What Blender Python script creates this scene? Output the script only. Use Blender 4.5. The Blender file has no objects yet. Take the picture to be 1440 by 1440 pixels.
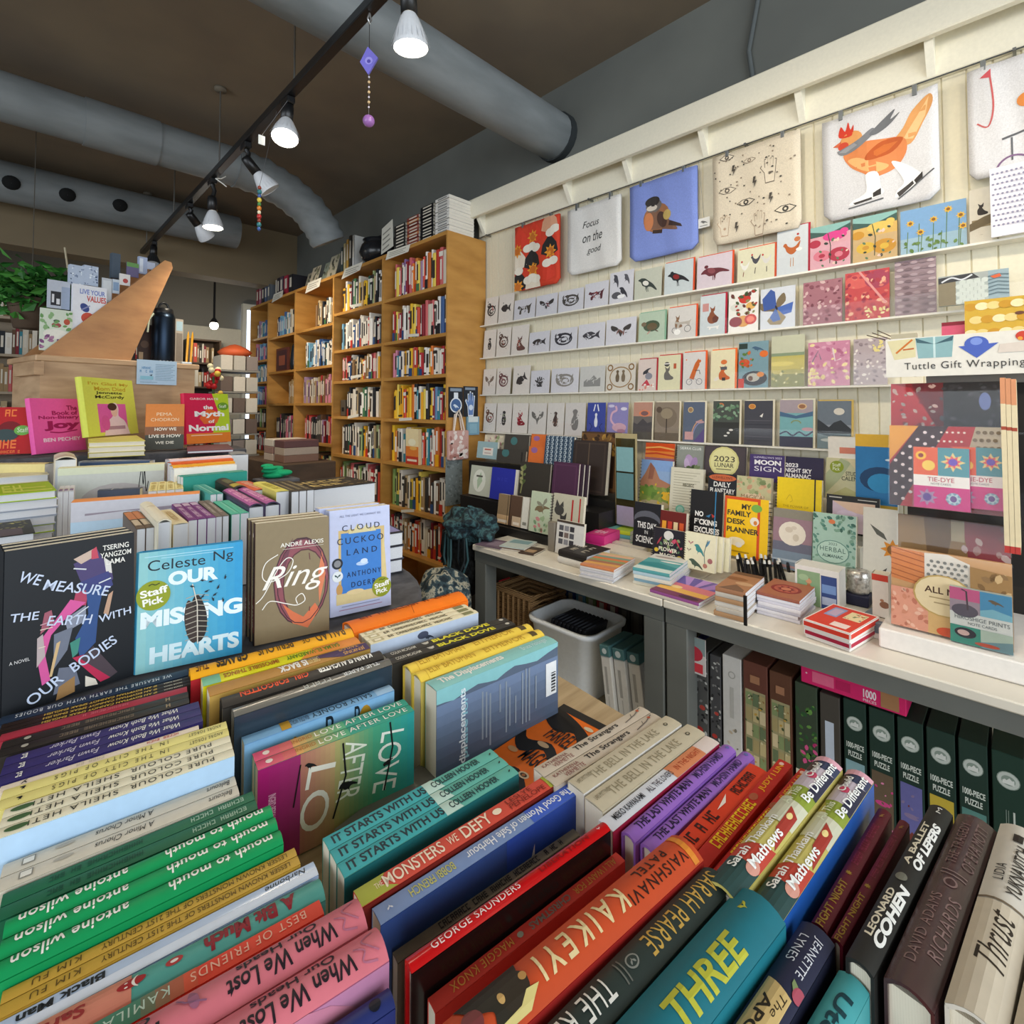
import bpy, math, random
from mathutils import Vector, Matrix
random.seed(11)
SC = bpy.context.scene
COL = SC.collection
# ------------------------------------------------------------------ camera
FPX, PITCH, CZ = 721.0, math.radians(1.7), 1.30
PV = 572 - FPX*math.tan(PITCH)
cd = bpy.data.cameras.new('camera'); cam = bpy.data.objects.new('camera', cd); COL.objects.link(cam)
cam.location = (0, 0, CZ); cam.rotation_euler = (math.radians(90)+PITCH, 0, math.radians(-45))
cd.sensor_width = 36; cd.lens = 36*FPX/1440; cd.shift_y = (PV-720)/1440; cd.clip_start = .02; cd.clip_end = 60
SC.camera = cam
# ------------------------------------------------------------------ world, daylight, exposure
wd = bpy.data.worlds.new('daylight'); SC.world = wd; wd.use_nodes = True
bg = wd.node_tree.nodes['Background']; bg.inputs[0].default_value = (.80, .90, 1.0, 1); bg.inputs[1].default_value = .42
def area(name, loc, rot, sx, sy, power, col):
    l = bpy.data.lights.new(name, 'AREA'); l.shape = 'RECTANGLE'; l.size = sx; l.size_y = sy; l.energy = power; l.color = col
    o = bpy.data.objects.new(name, l); COL.objects.link(o); o.location = loc; o.rotation_euler = [math.radians(a) for a in rot]
    return o
area('shop_window_daylight', (.2, -2.9, 1.9), (80, 0, 0), 4.4, 2.4, 105, (.86, .93, 1.0))
area('side_window_daylight', (-3.4, 1.0, 1.9), (80, 0, -90), 4.0, 2.0, 55, (.90, .95, 1.0))
SC.view_settings.view_transform = 'Standard'
try: SC.view_settings.look = 'None'
except Exception: pass
SC.view_settings.exposure = .55; SC.view_settings.gamma = 1; SC.view_settings.use_curve_mapping = False
# ------------------------------------------------------------------ rays from photograph pixels to real planes
_F = Vector((math.sqrt(.5), math.sqrt(.5), 0)); _R = Vector((math.sqrt(.5), -math.sqrt(.5), 0)); _U = Vector((0, 0, 1))
_FW = _F*math.cos(PITCH)+_U*math.sin(PITCH); _UP = -_F*math.sin(PITCH)+_U*math.cos(PITCH); CAM = Vector((0, 0, CZ))
def ray(p): return _FW+_R*((p[0]-720)/FPX)-_UP*((p[1]-PV)/FPX)
def PZ(p, z): d = ray(p); return CAM+d*((z-CZ)/d.z)
def PX(p, x): d = ray(p); return CAM+d*(x/d.x)
def PY(p, y): d = ray(p); return CAM+d*(y/d.y)
def PP(p, o, n): d = ray(p); return CAM+d*((o-CAM).dot(n)/d.dot(n))
def proj(P):
    d = P-CAM; w = d.dot(_FW); return 720+FPX*d.dot(_R)/w, PV-FPX*d.dot(_UP)/w
def YAT(u, X, z):
    """place along the card wall of pixel column u at distance X and height z"""
    v = 600
    for _ in range(6): p = PX((u, v), X); v = proj(Vector((X, p.y, z)))[1]
    return PX((u, v), X).y
# ------------------------------------------------------------------ materials
_M = {}
def lin(h):
    h = h.lstrip('#'); c = [int(h[i:i+2], 16)/255 for i in (0, 2, 4)]
    return [x/12.92 if x <= .04045 else ((x+.055)/1.055)**2.4 for x in c]
def M(h, kind='paper'):
    """one procedural material per colour and finish: principled shader with a fine mottled noise"""
    k = h+kind
    if k in _M: return _M[k]
    m = bpy.data.materials.new(kind+'_'+h); m.use_nodes = True; nt = m.node_tree; b = nt.nodes['Principled BSDF']; c = lin(h)
    rough = dict(paper=.5, gloss=.22, cloth=.9, matte=.85, metal=.35, plastic=.35, lamp=.3).get(kind, .5)
    b.inputs['Roughness'].default_value = rough
    if kind in ('paper', 'matte', 'cloth'): b.inputs['Specular IOR Level'].default_value = .3
    if kind == 'metal': b.inputs['Metallic'].default_value = .9
    if kind == 'lamp':
        b.inputs['Emission Color'].default_value = (*c, 1); b.inputs['Emission Strength'].default_value = 14
        b.inputs['Base Color'].default_value = (*c, 1); _M[k] = m; return m
    tc = nt.nodes.new('ShaderNodeTexCoord'); no = nt.nodes.new('ShaderNodeTexNoise'); mx = nt.nodes.new('ShaderNodeMix'); mx.data_type = 'RGBA'
    no.inputs['Scale'].default_value = 260 if kind == 'cloth' else 90; no.inputs['Detail'].default_value = 2
    v = .22 if kind == 'cloth' else .07
    mx.inputs[6].default_value = (*[x*(1-v) for x in c], 1); mx.inputs[7].default_value = (*[min(1, x*(1+v)) for x in c], 1)
    nt.links.new(tc.outputs['Object'], no.inputs['Vector']); nt.links.new(no.outputs[0], mx.inputs[0]); nt.links.new(mx.outputs[2], b.inputs['Base Color'])
    _M[k] = m; return m
def striped(name, a, b_, axis, scale, rough=.6, lo=.42, hi=.58, noise=.0):
    """pages, grooves, grain: two colours in bands along one object axis"""
    if name in _M: return _M[name]
    m = bpy.data.materials.new(name); m.use_nodes = True; nt = m.node_tree; b = nt.nodes['Principled BSDF']; b.inputs['Roughness'].default_value = rough
    tc = nt.nodes.new('ShaderNodeTexCoord'); w = nt.nodes.new('ShaderNodeTexWave'); w.bands_direction = axis; w.inputs['Scale'].default_value = scale
    w.inputs['Distortion'].default_value = noise; w.inputs['Detail'].default_value = 2
    r = nt.nodes.new('ShaderNodeValToRGB'); r.color_ramp.elements[0].position = lo; r.color_ramp.elements[1].position = hi
    r.color_ramp.elements[0].color = (*lin(a), 1); r.color_ramp.elements[1].color = (*lin(b_), 1)
    nt.links.new(tc.outputs['Object'], w.inputs['Vector']); nt.links.new(w.outputs[0], r.inputs[0]); nt.links.new(r.outputs[0], b.inputs['Base Color'])
    _M[name] = m; return m
def noisy(name, cols, scale, rough=.8, detail=4, stretch=(1, 1, 1), bump=0, metallic=0):
    """mottled material from a list of (position, colour)"""
    if name in _M: return _M[name]
    m = bpy.data.materials.new(name); m.use_nodes = True; nt = m.node_tree; b = nt.nodes['Principled BSDF']; b.inputs['Roughness'].default_value = rough; b.inputs['Metallic'].default_value = metallic
    tc = nt.nodes.new('ShaderNodeTexCoord'); mp = nt.nodes.new('ShaderNodeMapping'); mp.inputs['Scale'].default_value = stretch
    no = nt.nodes.new('ShaderNodeTexNoise'); no.inputs['Scale'].default_value = scale; no.inputs['Detail'].default_value = detail
    r = nt.nodes.new('ShaderNodeValToRGB'); e = r.color_ramp.elements
    while len(e) < len(cols): e.new(.5)
    for i, (p, c) in enumerate(cols): e[i].position = p; e[i].color = (*lin(c), 1)
    L = nt.links.new; L(tc.outputs['Object'], mp.inputs[0]); L(mp.outputs[0], no.inputs['Vector']); L(no.outputs[0], r.inputs[0]); L(r.outputs[0], b.inputs['Base Color'])
    if bump:
        bp = nt.nodes.new('ShaderNodeBump'); bp.inputs['Strength'].default_value = bump; bp.inputs['Distance'].default_value = .004; L(no.outputs[0], bp.inputs['Height']); L(bp.outputs[0], b.inputs['Normal'])
    _M[name] = m; return m
def glass(name='clear_acrylic', tint='ffffff', mixf=.012):
    if name in _M: return _M[name]
    m = bpy.data.materials.new(name); m.use_nodes = True; nt = m.node_tree; nt.nodes.clear()
    o = nt.nodes.new('ShaderNodeOutputMaterial'); t = nt.nodes.new('ShaderNodeBsdfTransparent'); g = nt.nodes.new('ShaderNodeBsdfGlossy'); x = nt.nodes.new('ShaderNodeMixShader')
    t.inputs[0].default_value = (*lin(tint), 1); g.inputs['Roughness'].default_value = .05; x.inputs[0].default_value = mixf
    nt.links.new(t.outputs[0], x.inputs[1]); nt.links.new(g.outputs[0], x.inputs[2]); nt.links.new(x.outputs[0], o.inputs[0])
    _M[name] = m; return m
PAGES = striped('page_edges', 'cfc6b0', 'f0ead8', 'Y', 420, .8, .2, .8)
# ------------------------------------------------------------------ mesh builder
class MB:
    def __init__(s): s.v = []; s.f = []; s.m = []; s.mats = []; s.sm = []
    def mi(s, m):
        if isinstance(m, str): m = M(m)
        for i, x in enumerate(s.mats):
            if x is m: return i
        s.mats.append(m); return len(s.mats)-1
    def add(s, vs, fs, m, smooth=False):
        b = len(s.v); s.v += [tuple(x) for x in vs]; i = s.mi(m)
        for f in fs: s.f.append([b+j for j in f]); s.m.append(i); s.sm.append(smooth)
    def box(s, a, b, m, mx=None, skip=()):
        x0, y0, z0 = a; x1, y1, z1 = b
        vs = [Vector(p) for p in ((x0,y0,z0),(x1,y0,z0),(x1,y1,z0),(x0,y1,z0),(x0,y0,z1),(x1,y0,z1),(x1,y1,z1),(x0,y1,z1))]
        if mx: vs = [mx@p for p in vs]
        s.add(vs, [(0,3,2,1),(4,5,6,7),(0,1,5,4),(1,2,6,5),(2,3,7,6),(3,0,4,7)], m)
    def bbox(s, a, b, m, r=.004, mx=None):
        """box with chamfered vertical and horizontal edges"""
        c = [(a[i]+b[i])/2 for i in range(3)]; h = [abs(b[i]-a[i])/2 for i in range(3)]; r = min(r, *[x*.45 for x in h]); vs = []; idx = {}
        for sx in (-1, 1):
            for sy in (-1, 1):
                for sz in (-1, 1):
                    for k in range(3):
                        q = [sx*(h[0]-(0 if k == 0 else r)), sy*(h[1]-(0 if k == 1 else r)), sz*(h[2]-(0 if k == 2 else r))]
                        idx[sx, sy, sz, k] = len(vs); p = Vector([c[i]+q[i] for i in range(3)]); vs.append(mx@p if mx else p)
        fs = []
        def ring(k, sg):
            o = [i for i in range(3) if i != k]; out = []
            for u, w in ((-1,-1),(1,-1),(1,1),(-1,1)):
                t = [0, 0, 0]; t[k] = sg; t[o[0]] = u; t[o[1]] = w; out.append(idx[t[0], t[1], t[2], k])
            flip = (k == 1) != (sg < 0)
            return out[::-1] if flip else out
        for k in range(3):
            for sg in (-1, 1): fs.append(ring(k, sg))
        for k in range(3):
            o = [i for i in range(3) if i != k]
            for u in (-1, 1):
                for w in (-1, 1):
                    def ix(sk, kk):
                        t = [0, 0, 0]; t[k] = sk; t[o[0]] = u; t[o[1]] = w; return idx[t[0], t[1], t[2], kk]
                    fs.append([ix(-1, o[0]), ix(1, o[0]), ix(1, o[1]), ix(-1, o[1])])
        for sx in (-1, 1):
            for sy in (-1, 1):
                for sz in (-1, 1): fs.append([idx[sx, sy, sz, k] for k in range(3)])
        s.add(vs, fs, m)
    def quad(s, a, b, c, d, m): s.add([a, b, c, d], [(0, 1, 2, 3)], m)
    def prism(s, pts, axis, m):
        """polygon pts (3-D) extruded by vector axis"""
        n = len(pts); ax = Vector(axis); vs = [Vector(p) for p in pts]+[Vector(p)+ax for p in pts]
        s.add(vs, [list(range(n))[::-1], list(range(n, 2*n))]+[(i, (i+1) % n, n+(i+1) % n, n+i) for i in range(n)], m)
    def tube(s, pts, r, m, n=8, cap=True, smooth=True):
        pts = [Vector(p) for p in pts]; vs = []; fs = []; R = r if isinstance(r, (list, tuple)) else [r]*len(pts); pu = None
        for i, p in enumerate(pts):
            t = (pts[min(i+1, len(pts)-1)]-pts[max(i-1, 0)]).normalized()
            if pu is None: u = t.cross(Vector((0, 0, 1)) if abs(t.z) < .9 else Vector((1, 0, 0))).normalized()
            else: u = (pu-t*pu.dot(t)).normalized()
            pu = u; w = t.cross(u)
            for k in range(n): a = 2*math.pi*k/n; vs.append(p+(u*math.cos(a)+w*math.sin(a))*R[i])
        for i in range(len(pts)-1):
            for k in range(n): fs.append((i*n+k, i*n+(k+1) % n, (i+1)*n+(k+1) % n, (i+1)*n+k))
        s.add(vs, fs, m, smooth)
        if cap: s.add([vs[k] for k in range(n)], [list(range(n))[::-1]], m); s.add(vs[-n:], [list(range(n))], m)
    def lathe(s, prof, m, n=20, mx=None, smooth=True):
        vs = []; fs = []
        for r, z in prof:
            for k in range(n):
                a = 2*math.pi*k/n; p = Vector((r*math.cos(a), r*math.sin(a), z)); vs.append(mx@p if mx else p)
        for i in range(len(prof)-1):
            for k in range(n): fs.append((i*n+k, i*n+(k+1) % n, (i+1)*n+(k+1) % n, (i+1)*n+k))
        s.add(vs, fs, m, smooth)
    def ball(s, c, r, m, n=12, sc=(1, 1, 1)):
        prof = [(max(1e-5, math.sin(math.pi*i/8)), -math.cos(math.pi*i/8)) for i in range(9)]
        s.lathe(prof, m, n, Matrix.Translation(Vector(c)) @ Matrix.Diagonal((r*sc[0], r*sc[1], r*sc[2], 1)))
    def mesh(s, name):
        me = bpy.data.meshes.new(name); me.from_pydata(s.v, [], s.f)
        for m in s.mats: me.materials.append(m)
        me.polygons.foreach_set('material_index', s.m); me.polygons.foreach_set('use_smooth', s.sm); me.update(); return me
    def build(s, name, parent=None, mx=None):
        o = bpy.data.objects.new(name, s.mesh(name)); COL.objects.link(o)
        if parent: o.parent = parent
        if mx is not None: o.matrix_world = mx
        return o
def tag(o, label, cat, group=None, kind=None):
    o['label'] = label; o['category'] = cat
    if group: o['group'] = group
    if kind: o['kind'] = kind
    return o
def struct(o): o['kind'] = 'structure'; return o
def root(name, label, cat, mx=None, group=None):
    o = bpy.data.objects.new(name, None); COL.objects.link(o); o.empty_display_size = .02
    if mx is not None: o.matrix_world = mx if isinstance(mx, Matrix) else Matrix.Translation(Vector(mx))
    return tag(o, label, cat, group)
def basis(o, x, y, z): return Matrix(((x[0], y[0], z[0], o[0]), (x[1], y[1], z[1], o[1]), (x[2], y[2], z[2], o[2]), (0, 0, 0, 1)))
# ------------------------------------------------------------------ lettering and pictures printed on flat faces
_TX = {}
def textgeo(st, bold=0, shear=0, sp=1):
    k = (st, bold, shear, sp)
    if k in _TX: return _TX[k]
    c = bpy.data.curves.new('lettering', 'FONT'); c.body = st; c.resolution_u = 4; c.offset = bold; c.shear = shear; c.space_character = sp; c.fill_mode = 'FRONT'
    o = bpy.data.objects.new('lettering', c); COL.objects.link(o); me = o.to_mesh()
    vs = [(v.co.x, v.co.y) for v in me.vertices]; fs = [list(p.vertices) for p in me.polygons]; o.to_mesh_clear()
    bpy.data.objects.remove(o); bpy.data.curves.remove(c)
    if vs:
        x0 = min(v[0] for v in vs); x1 = max(v[0] for v in vs); y0 = min(v[1] for v in vs); y1 = max(v[1] for v in vs)
        vs = [((x-x0)/max(1e-6, x1-x0), (y-y0)/max(1e-6, y1-y0)) for x, y in vs]; asp = (x1-x0)/max(1e-6, y1-y0)
    else: asp = 1
    _TX[k] = (vs, fs, asp); return _TX[k]
class Face:
    """printable face: origin, unit right, unit up, width, height; bulge = arch height across the face's up direction"""
    def __init__(s, o, ex, ey, w, h, bulge=0):
        s.o = Vector(o); s.ex = Vector(ex); s.ey = Vector(ey); s.w = w; s.h = h; s.n = s.ex.cross(s.ey); s.b = bulge; s.cuts = (1, 6 if bulge else 1)
    def at(s, a, b, e):
        z = 0
        if s.b and 0 <= b <= 1:
            k = min(5, int(b*6)); f0, f1 = 1-(k/3-1)**2, 1-((k+1)/3-1)**2; z = s.b*(f0+(f1-f0)*(b*6-k))
        return s.o+s.ex*(a*s.w)+s.ey*(b*s.h)+s.n*(e+z)
    def flip(s): return Face(s.o+s.ex*s.w+s.ey*s.h, -s.ex, -s.ey, s.w, s.h, s.b)
    def quarter(s): return Face(s.o+s.ey*s.h, -s.ey, s.ex, s.h, s.w)   # picture turned a quarter clockwise
SIL = {
 'bird': [(-.5,.05),(-.38,.18),(-.2,.22),(0,.12),(.25,-.02),(.5,-.28),(.46,-.33),(.2,-.2),(.02,-.25),(-.02,-.45),(-.06,-.25),(-.22,-.2),(-.34,-.02)],
 'fish': [(-.5,0),(-.3,.22),(0,.28),(.25,.12),(.48,.3),(.42,0),(.48,-.3),(.25,-.12),(0,-.28),(-.3,-.22)],
 'sit': [(-.18,-.5),(-.25,-.1),(-.12,.12),(-.2,.42),(-.05,.3),(.08,.3),(.2,.45),(.18,.15),(.1,.05),(.28,-.2),(.5,-.35),(.42,-.5)],
 'wing': [(0,-.4),(-.12,-.1),(-.45,.1),(-.5,.45),(-.2,.3),(0,.0),(.2,.3),(.5,.45),(.45,.1),(.12,-.1)],
 'quad': [(-.5,.1),(-.42,.32),(-.25,.22),(.3,.25),(.5,.42),(.42,.1),(.38,-.4),(.26,-.4),(.22,-.08),(-.18,-.08),(-.22,-.4),(-.36,-.4),(-.34,.0)],
 'coil': [(.5,.0),(.3,.4),(-.1,.46),(-.45,.2),(-.45,-.2),(-.1,-.46),(.3,-.38),(.34,-.2),(-.05,-.25),(-.25,-.05),(-.2,.18),(.05,.25),(.25,.1)],
 'tall': [(-.14,-.5),(-.22,-.1),(-.1,.2),(-.16,.4),(0,.5),(.16,.4),(.1,.2),(.22,-.1),(.14,-.5)],
 'mount': [(-.5,-.5),(-.5,-.1),(-.3,.12),(-.15,0),(.1,.4),(.3,.1),(.5,.2),(.5,-.5)],
 'leaf': [(-.5,0),(-.2,.2),(.2,.2),(.5,0),(.2,-.2),(-.2,-.2)],
 'star': [(math.cos(i*math.pi/8)*(.5 if i % 2 == 0 else .28), math.sin(i*math.pi/8)*(.5 if i % 2 == 0 else .28)) for i in range(16)],
 'hand': [(-.2,-.5),(-.25,-.1),(-.42,.12),(-.36,.2),(-.22,.08),(-.24,.4),(-.16,.42),(-.1,.12),(-.08,.5),(0,.5),(.02,.12),(.08,.46),(.16,.44),(.14,.1),(.22,.34),(.3,.32),(.24,-.1),(.18,-.5)],
 'feather': [(-.08,-.5),(-.2,-.3),(-.22,.1),(-.1,.42),(0,.5),(.1,.38),(.2,.05),(.18,-.3),(.06,-.5)],
 'body': [(-.5,-.5),(-.42,-.05),(-.2,.1),(-.12,.18),(-.16,.36),(-.08,.5),(.08,.5),(.16,.36),(.12,.18),(.2,.1),(.42,-.05),(.5,-.5)],
 'hen': [(-.5,.3),(-.42,.44),(-.3,.42),(-.22,.25),(0,.12),(.25,.2),(.5,.5),(.46,.2),(.34,-.05),(.15,-.28),(-.05,-.32),(-.28,-.12),(-.38,.15)],
}
_E0, _ES = .00022, .00007
def smooth(P, k=4):
    out = []; n = len(P)
    for j in range(n):
        p0, p1, p2, p3 = P[j-1], P[j], P[(j+1) % n], P[(j+2) % n]
        for s in range(k):
            t = s/k; out.append(tuple(.5*(2*p1[d]+(p2[d]-p0[d])*t+(2*p0[d]-5*p1[d]+4*p2[d]-p3[d])*t*t+(3*p1[d]-p0[d]-3*p2[d]+p3[d])*t**3) for d in (0, 1)))
    return out
SIL_S = {}
def clip(P):
    """printed shapes stop at the edge of the face they are printed on"""
    if all(0 <= a <= 1 and 0 <= b <= 1 for a, b in P): return P
    for ax, lo in ((0, 1), (0, 0), (1, 1), (1, 0)):
        Q = []; ins = (lambda p: p[ax] >= 0) if lo else (lambda p: p[ax] <= 1); v = 0.0 if lo else 1.0
        for i in range(len(P)):
            p, q = P[i], P[(i+1) % len(P)]
            if ins(p): Q.append(p)
            if ins(p) != ins(q):
                t = (v-p[ax])/(q[ax]-p[ax]); Q.append((p[0]+t*(q[0]-p[0]), p[1]+t*(q[1]-p[1])))
        P = Q
        if len(P) < 3: return []
    return P
def band(P, ax, lo, hi):
    for v, keep in ((lo, 1), (hi, 0)):
        Q = []
        for i in range(len(P)):
            p, q = P[i], P[(i+1) % len(P)]; a = p[ax] >= v if keep else p[ax] <= v; b = q[ax] >= v if keep else q[ax] <= v
            if a: Q.append(p)
            if a != b: t = (v-p[ax])/(q[ax]-p[ax]); Q.append((p[0]+t*(q[0]-p[0]), p[1]+t*(q[1]-p[1])))
        P = Q
        if len(P) < 3: return []
    return P
def emit(mb, fc, polys, c, e):
    """flat shapes laid on a face; on an arched or wavy face they are cut along its facets first"""
    cx, cy = fc.cuts
    for ax, n in ((0, cx), (1, cy)):
        if n < 2: continue
        out = []
        for P in polys:
            lo, hi = min(p[ax] for p in P), max(p[ax] for p in P); a, b = max(0, int(lo*n+1e-6)), min(n-1, int(hi*n-1e-6))
            if a >= b: out.append(P); continue
            for k in range(a, b+1):
                Q = band(P, ax, -9 if k == 0 else k/n, 9 if k == n-1 else (k+1)/n)
                if Q: out.append(Q)
        polys = out
    for P in polys: mb.add([fc.at(a, b, e) for a, b in P], [list(range(len(P)))], c)
def art(mb, fc, ops, lift=0):
    for i, op in enumerate(ops):
        k = op[0]; e = _E0+lift+_ES*i
        if k == 't':      # t, text, x0, x1, y0, y1, colour, [bold, shear, spacing, turn]
            _, st, x0, x1, y0, y1, c = op[:7]; ex = op[7] if len(op) > 7 else {}
            vs, fs, asp = textgeo(st, ex.get('b', 0), ex.get('i', 0), ex.get('s', 1)); W = (x1-x0); H = (y1-y0); r = ex.get('r', 0)
            if r: cx = (x0+x1)/2*fc.w; cy = (y0+y1)/2*fc.h; ca, sa = math.cos(math.radians(r)), math.sin(math.radians(r))
            P = []
            for a, b in vs:
                if r:
                    dx = (a-.5)*W*fc.w; dy = (b-.5)*H*fc.h
                    P.append(((cx+dx*ca-dy*sa)/fc.w, (cy+dx*sa+dy*ca)/fc.h))
                else: P.append((x0+a*W, y0+b*H))
            if fc.cuts == (1, 1): mb.add([fc.at(a, b, e) for a, b in P], fs, c)
            else: emit(mb, fc, [[P[i] for i in f] for f in fs], c, e)
        elif k == 'r':    # r, x0, y0, x1, y1, colour
            _, x0, y0, x1, y1, c = op
            emit(mb, fc, [[(x0, y0), (x1, y0), (x1, y1), (x0, y1)]], c, e)
        elif k == 'e':    # e, cx, cy, rx, ry, colour (radii as shares of the width)
            _, cx, cy, rx, ry, c = op[:6]; n = 18; a = fc.w/fc.h; ro = math.radians(op[6]) if len(op) > 6 else 0
            P = []
            for j in range(n):
                t = 2*math.pi*j/n; dx = rx*math.cos(t); dy = ry*math.sin(t)
                P.append((cx+dx*math.cos(ro)-dy*math.sin(ro), cy+(dx*math.sin(ro)+dy*math.cos(ro))*a))
            P = clip(P)
            if P: emit(mb, fc, [P], c, e)
        elif k in 'pq':    # p, points, colour (q: the same with a smooth outline)
            P = clip(smooth(op[1]) if k == 'q' else list(op[1]))
            if P: emit(mb, fc, [P], op[2], e)
        elif k == 's':    # s, silhouette, cx, cy, sx, sy, colour, [turn]  (sizes as shares of the width)
            _, nm, cx, cy, sx, sy, c = op[:7]; ro = math.radians(op[7]) if len(op) > 7 else 0; a = fc.w/fc.h; P = []
            if nm not in SIL_S: SIL_S[nm] = SIL[nm] if nm in ('star', 'mount', 'leaf', 'hand') else smooth(SIL[nm], 3)
            for x, y in SIL_S[nm]:
                dx, dy = x*sx, y*sy; P.append((cx+dx*math.cos(ro)-dy*math.sin(ro), cy+(dx*math.sin(ro)+dy*math.cos(ro))*a))
            P = clip(P)
            if P: emit(mb, fc, [P], c, e)
        elif k == 'z':    # z, x0, x1, y0, y1, colour : lettering too small or worn to read
            _, x0, x1, y0, y1, c = op; rr = random.Random(round(x0*997+x1*131+y0*37)); n = max(2, int((x1-x0)*fc.w/((y1-y0)*fc.h*.62+1e-6))); w = (x1-x0)/n; P = []
            for j in range(n):
                if rr.random() < .13: continue
                a = x0+w*j; b = a+w*.78; t = w*.2; s_ = (y1-y0)*.2; h = (y0, y1); q = rr.randrange(4)
                P.append([(a, h[0]), (a+t, h[0]), (a+t, h[1]), (a, h[1])])
                if q in (0, 2): P.append([(b-t, h[0]), (b, h[0]), (b, h[1]), (b-t, h[1])])
                if q != 2: P.append([(a+t, h[1]-s_), (b-t*(q == 0), h[1]-s_), (b-t*(q == 0), h[1]), (a+t, h[1])])
                if q != 1: m = (h[0]+h[1]-s_)/2; P.append([(a+t, m), (b-t*(q in (0, 2)), m), (b-t*(q in (0, 2)), m+s_), (a+t, m+s_)])
                if q in (1, 3): P.append([(a+t, h[0]), (b, h[0]), (b, h[0]+s_), (a+t, h[0]+s_)])
            emit(mb, fc, P, c, e)
        elif k == 'g':    # g, x0, y0, x1, y1, colour, colour, steps, axis : printed colour blend
            _, x0, y0, x1, y1, c0, c1, n, ax = op
            for j in range(n):
                t = j/max(1, n-1); c = ''.join('%02x' % round(int(c0[2*q:2*q+2], 16)*(1-t)+int(c1[2*q:2*q+2], 16)*t) for q in range(3)); a, b = j/n, (j+1)/n
                art(mb, fc, [('r', x0+(x1-x0)*a, y0, x0+(x1-x0)*b, y1, c) if ax == 'x' else ('r', x0, y0+(y1-y0)*a, x1, y0+(y1-y0)*b, c)], lift+_ES*i)
        elif k == 'l':    # l, points, width (share of the width), colour
            _, pts, w, c = op
            if 3 < len(pts) < 12:      # rounded pen strokes
                R_ = []
                for j in range(len(pts)-1):
                    p0, p1, p2, p3 = pts[max(0, j-1)], pts[j], pts[j+1], pts[min(len(pts)-1, j+2)]
                    for s_ in range(5):
                        t = s_/5; R_.append(tuple(.5*(2*p1[d]+(p2[d]-p0[d])*t+(2*p0[d]-5*p1[d]+4*p2[d]-p3[d])*t*t+(3*p1[d]-p0[d]-3*p2[d]+p3[d])*t**3) for d in (0, 1)))
                pts = R_+[pts[-1]]
            Q = [(min(1, max(0, a))*fc.w, min(1, max(0, b))*fc.h) for a, b in pts]; h = w*fc.w/2; vs = []
            for j, q in enumerate(Q):
                a, b = Q[max(j-1, 0)], Q[min(j+1, len(Q)-1)]; tx, ty = b[0]-a[0], b[1]-a[1]; d = math.hypot(tx, ty) or 1; vs += [((q[0]+ty/d*h)/fc.w, (q[1]-tx/d*h)/fc.h), ((q[0]-ty/d*h)/fc.w, (q[1]+tx/d*h)/fc.h)]
            emit(mb, fc, [[vs[2*j], vs[2*j+2], vs[2*j+3], vs[2*j+1]] for j in range(len(Q)-1)], c, e)
        elif k == 'x':    # x, n, seed, x0, y0, x1, y1, colours, size  : scattered leaf-like print
            _, n, sd, x0, y0, x1, y1, cs, sz = op; rr = random.Random(sd); a = fc.w/fc.h
            for j in range(n):
                cx = rr.uniform(x0, x1); cy = rr.uniform(y0, y1); ro = rr.uniform(0, 6.28); s1 = sz*rr.uniform(.6, 1.3); P = []
                for x, y in SIL['leaf']:
                    dx, dy = x*s1, y*s1*1.4; X = cx+dx*math.cos(ro)-dy*math.sin(ro); Y = cy+(dx*math.sin(ro)+dy*math.cos(ro))*a
                    P.append((min(1, max(0, X)), min(1, max(0, Y))))
                emit(mb, fc, [P], cs[j % len(cs)], e+_ES*.3*(j % 4))
def T(st, x0, x1, y0, y1, c, **k): return ('t', st, x0, x1, y0, y1, c, k)
def arc(cx, cy, rx, ry, a0, a1, n=16): return [(cx+rx*math.cos(math.radians(a0+(a1-a0)*i/n)), cy+ry*math.sin(math.radians(a0+(a1-a0)*i/n))) for i in range(n+1)]
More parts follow.
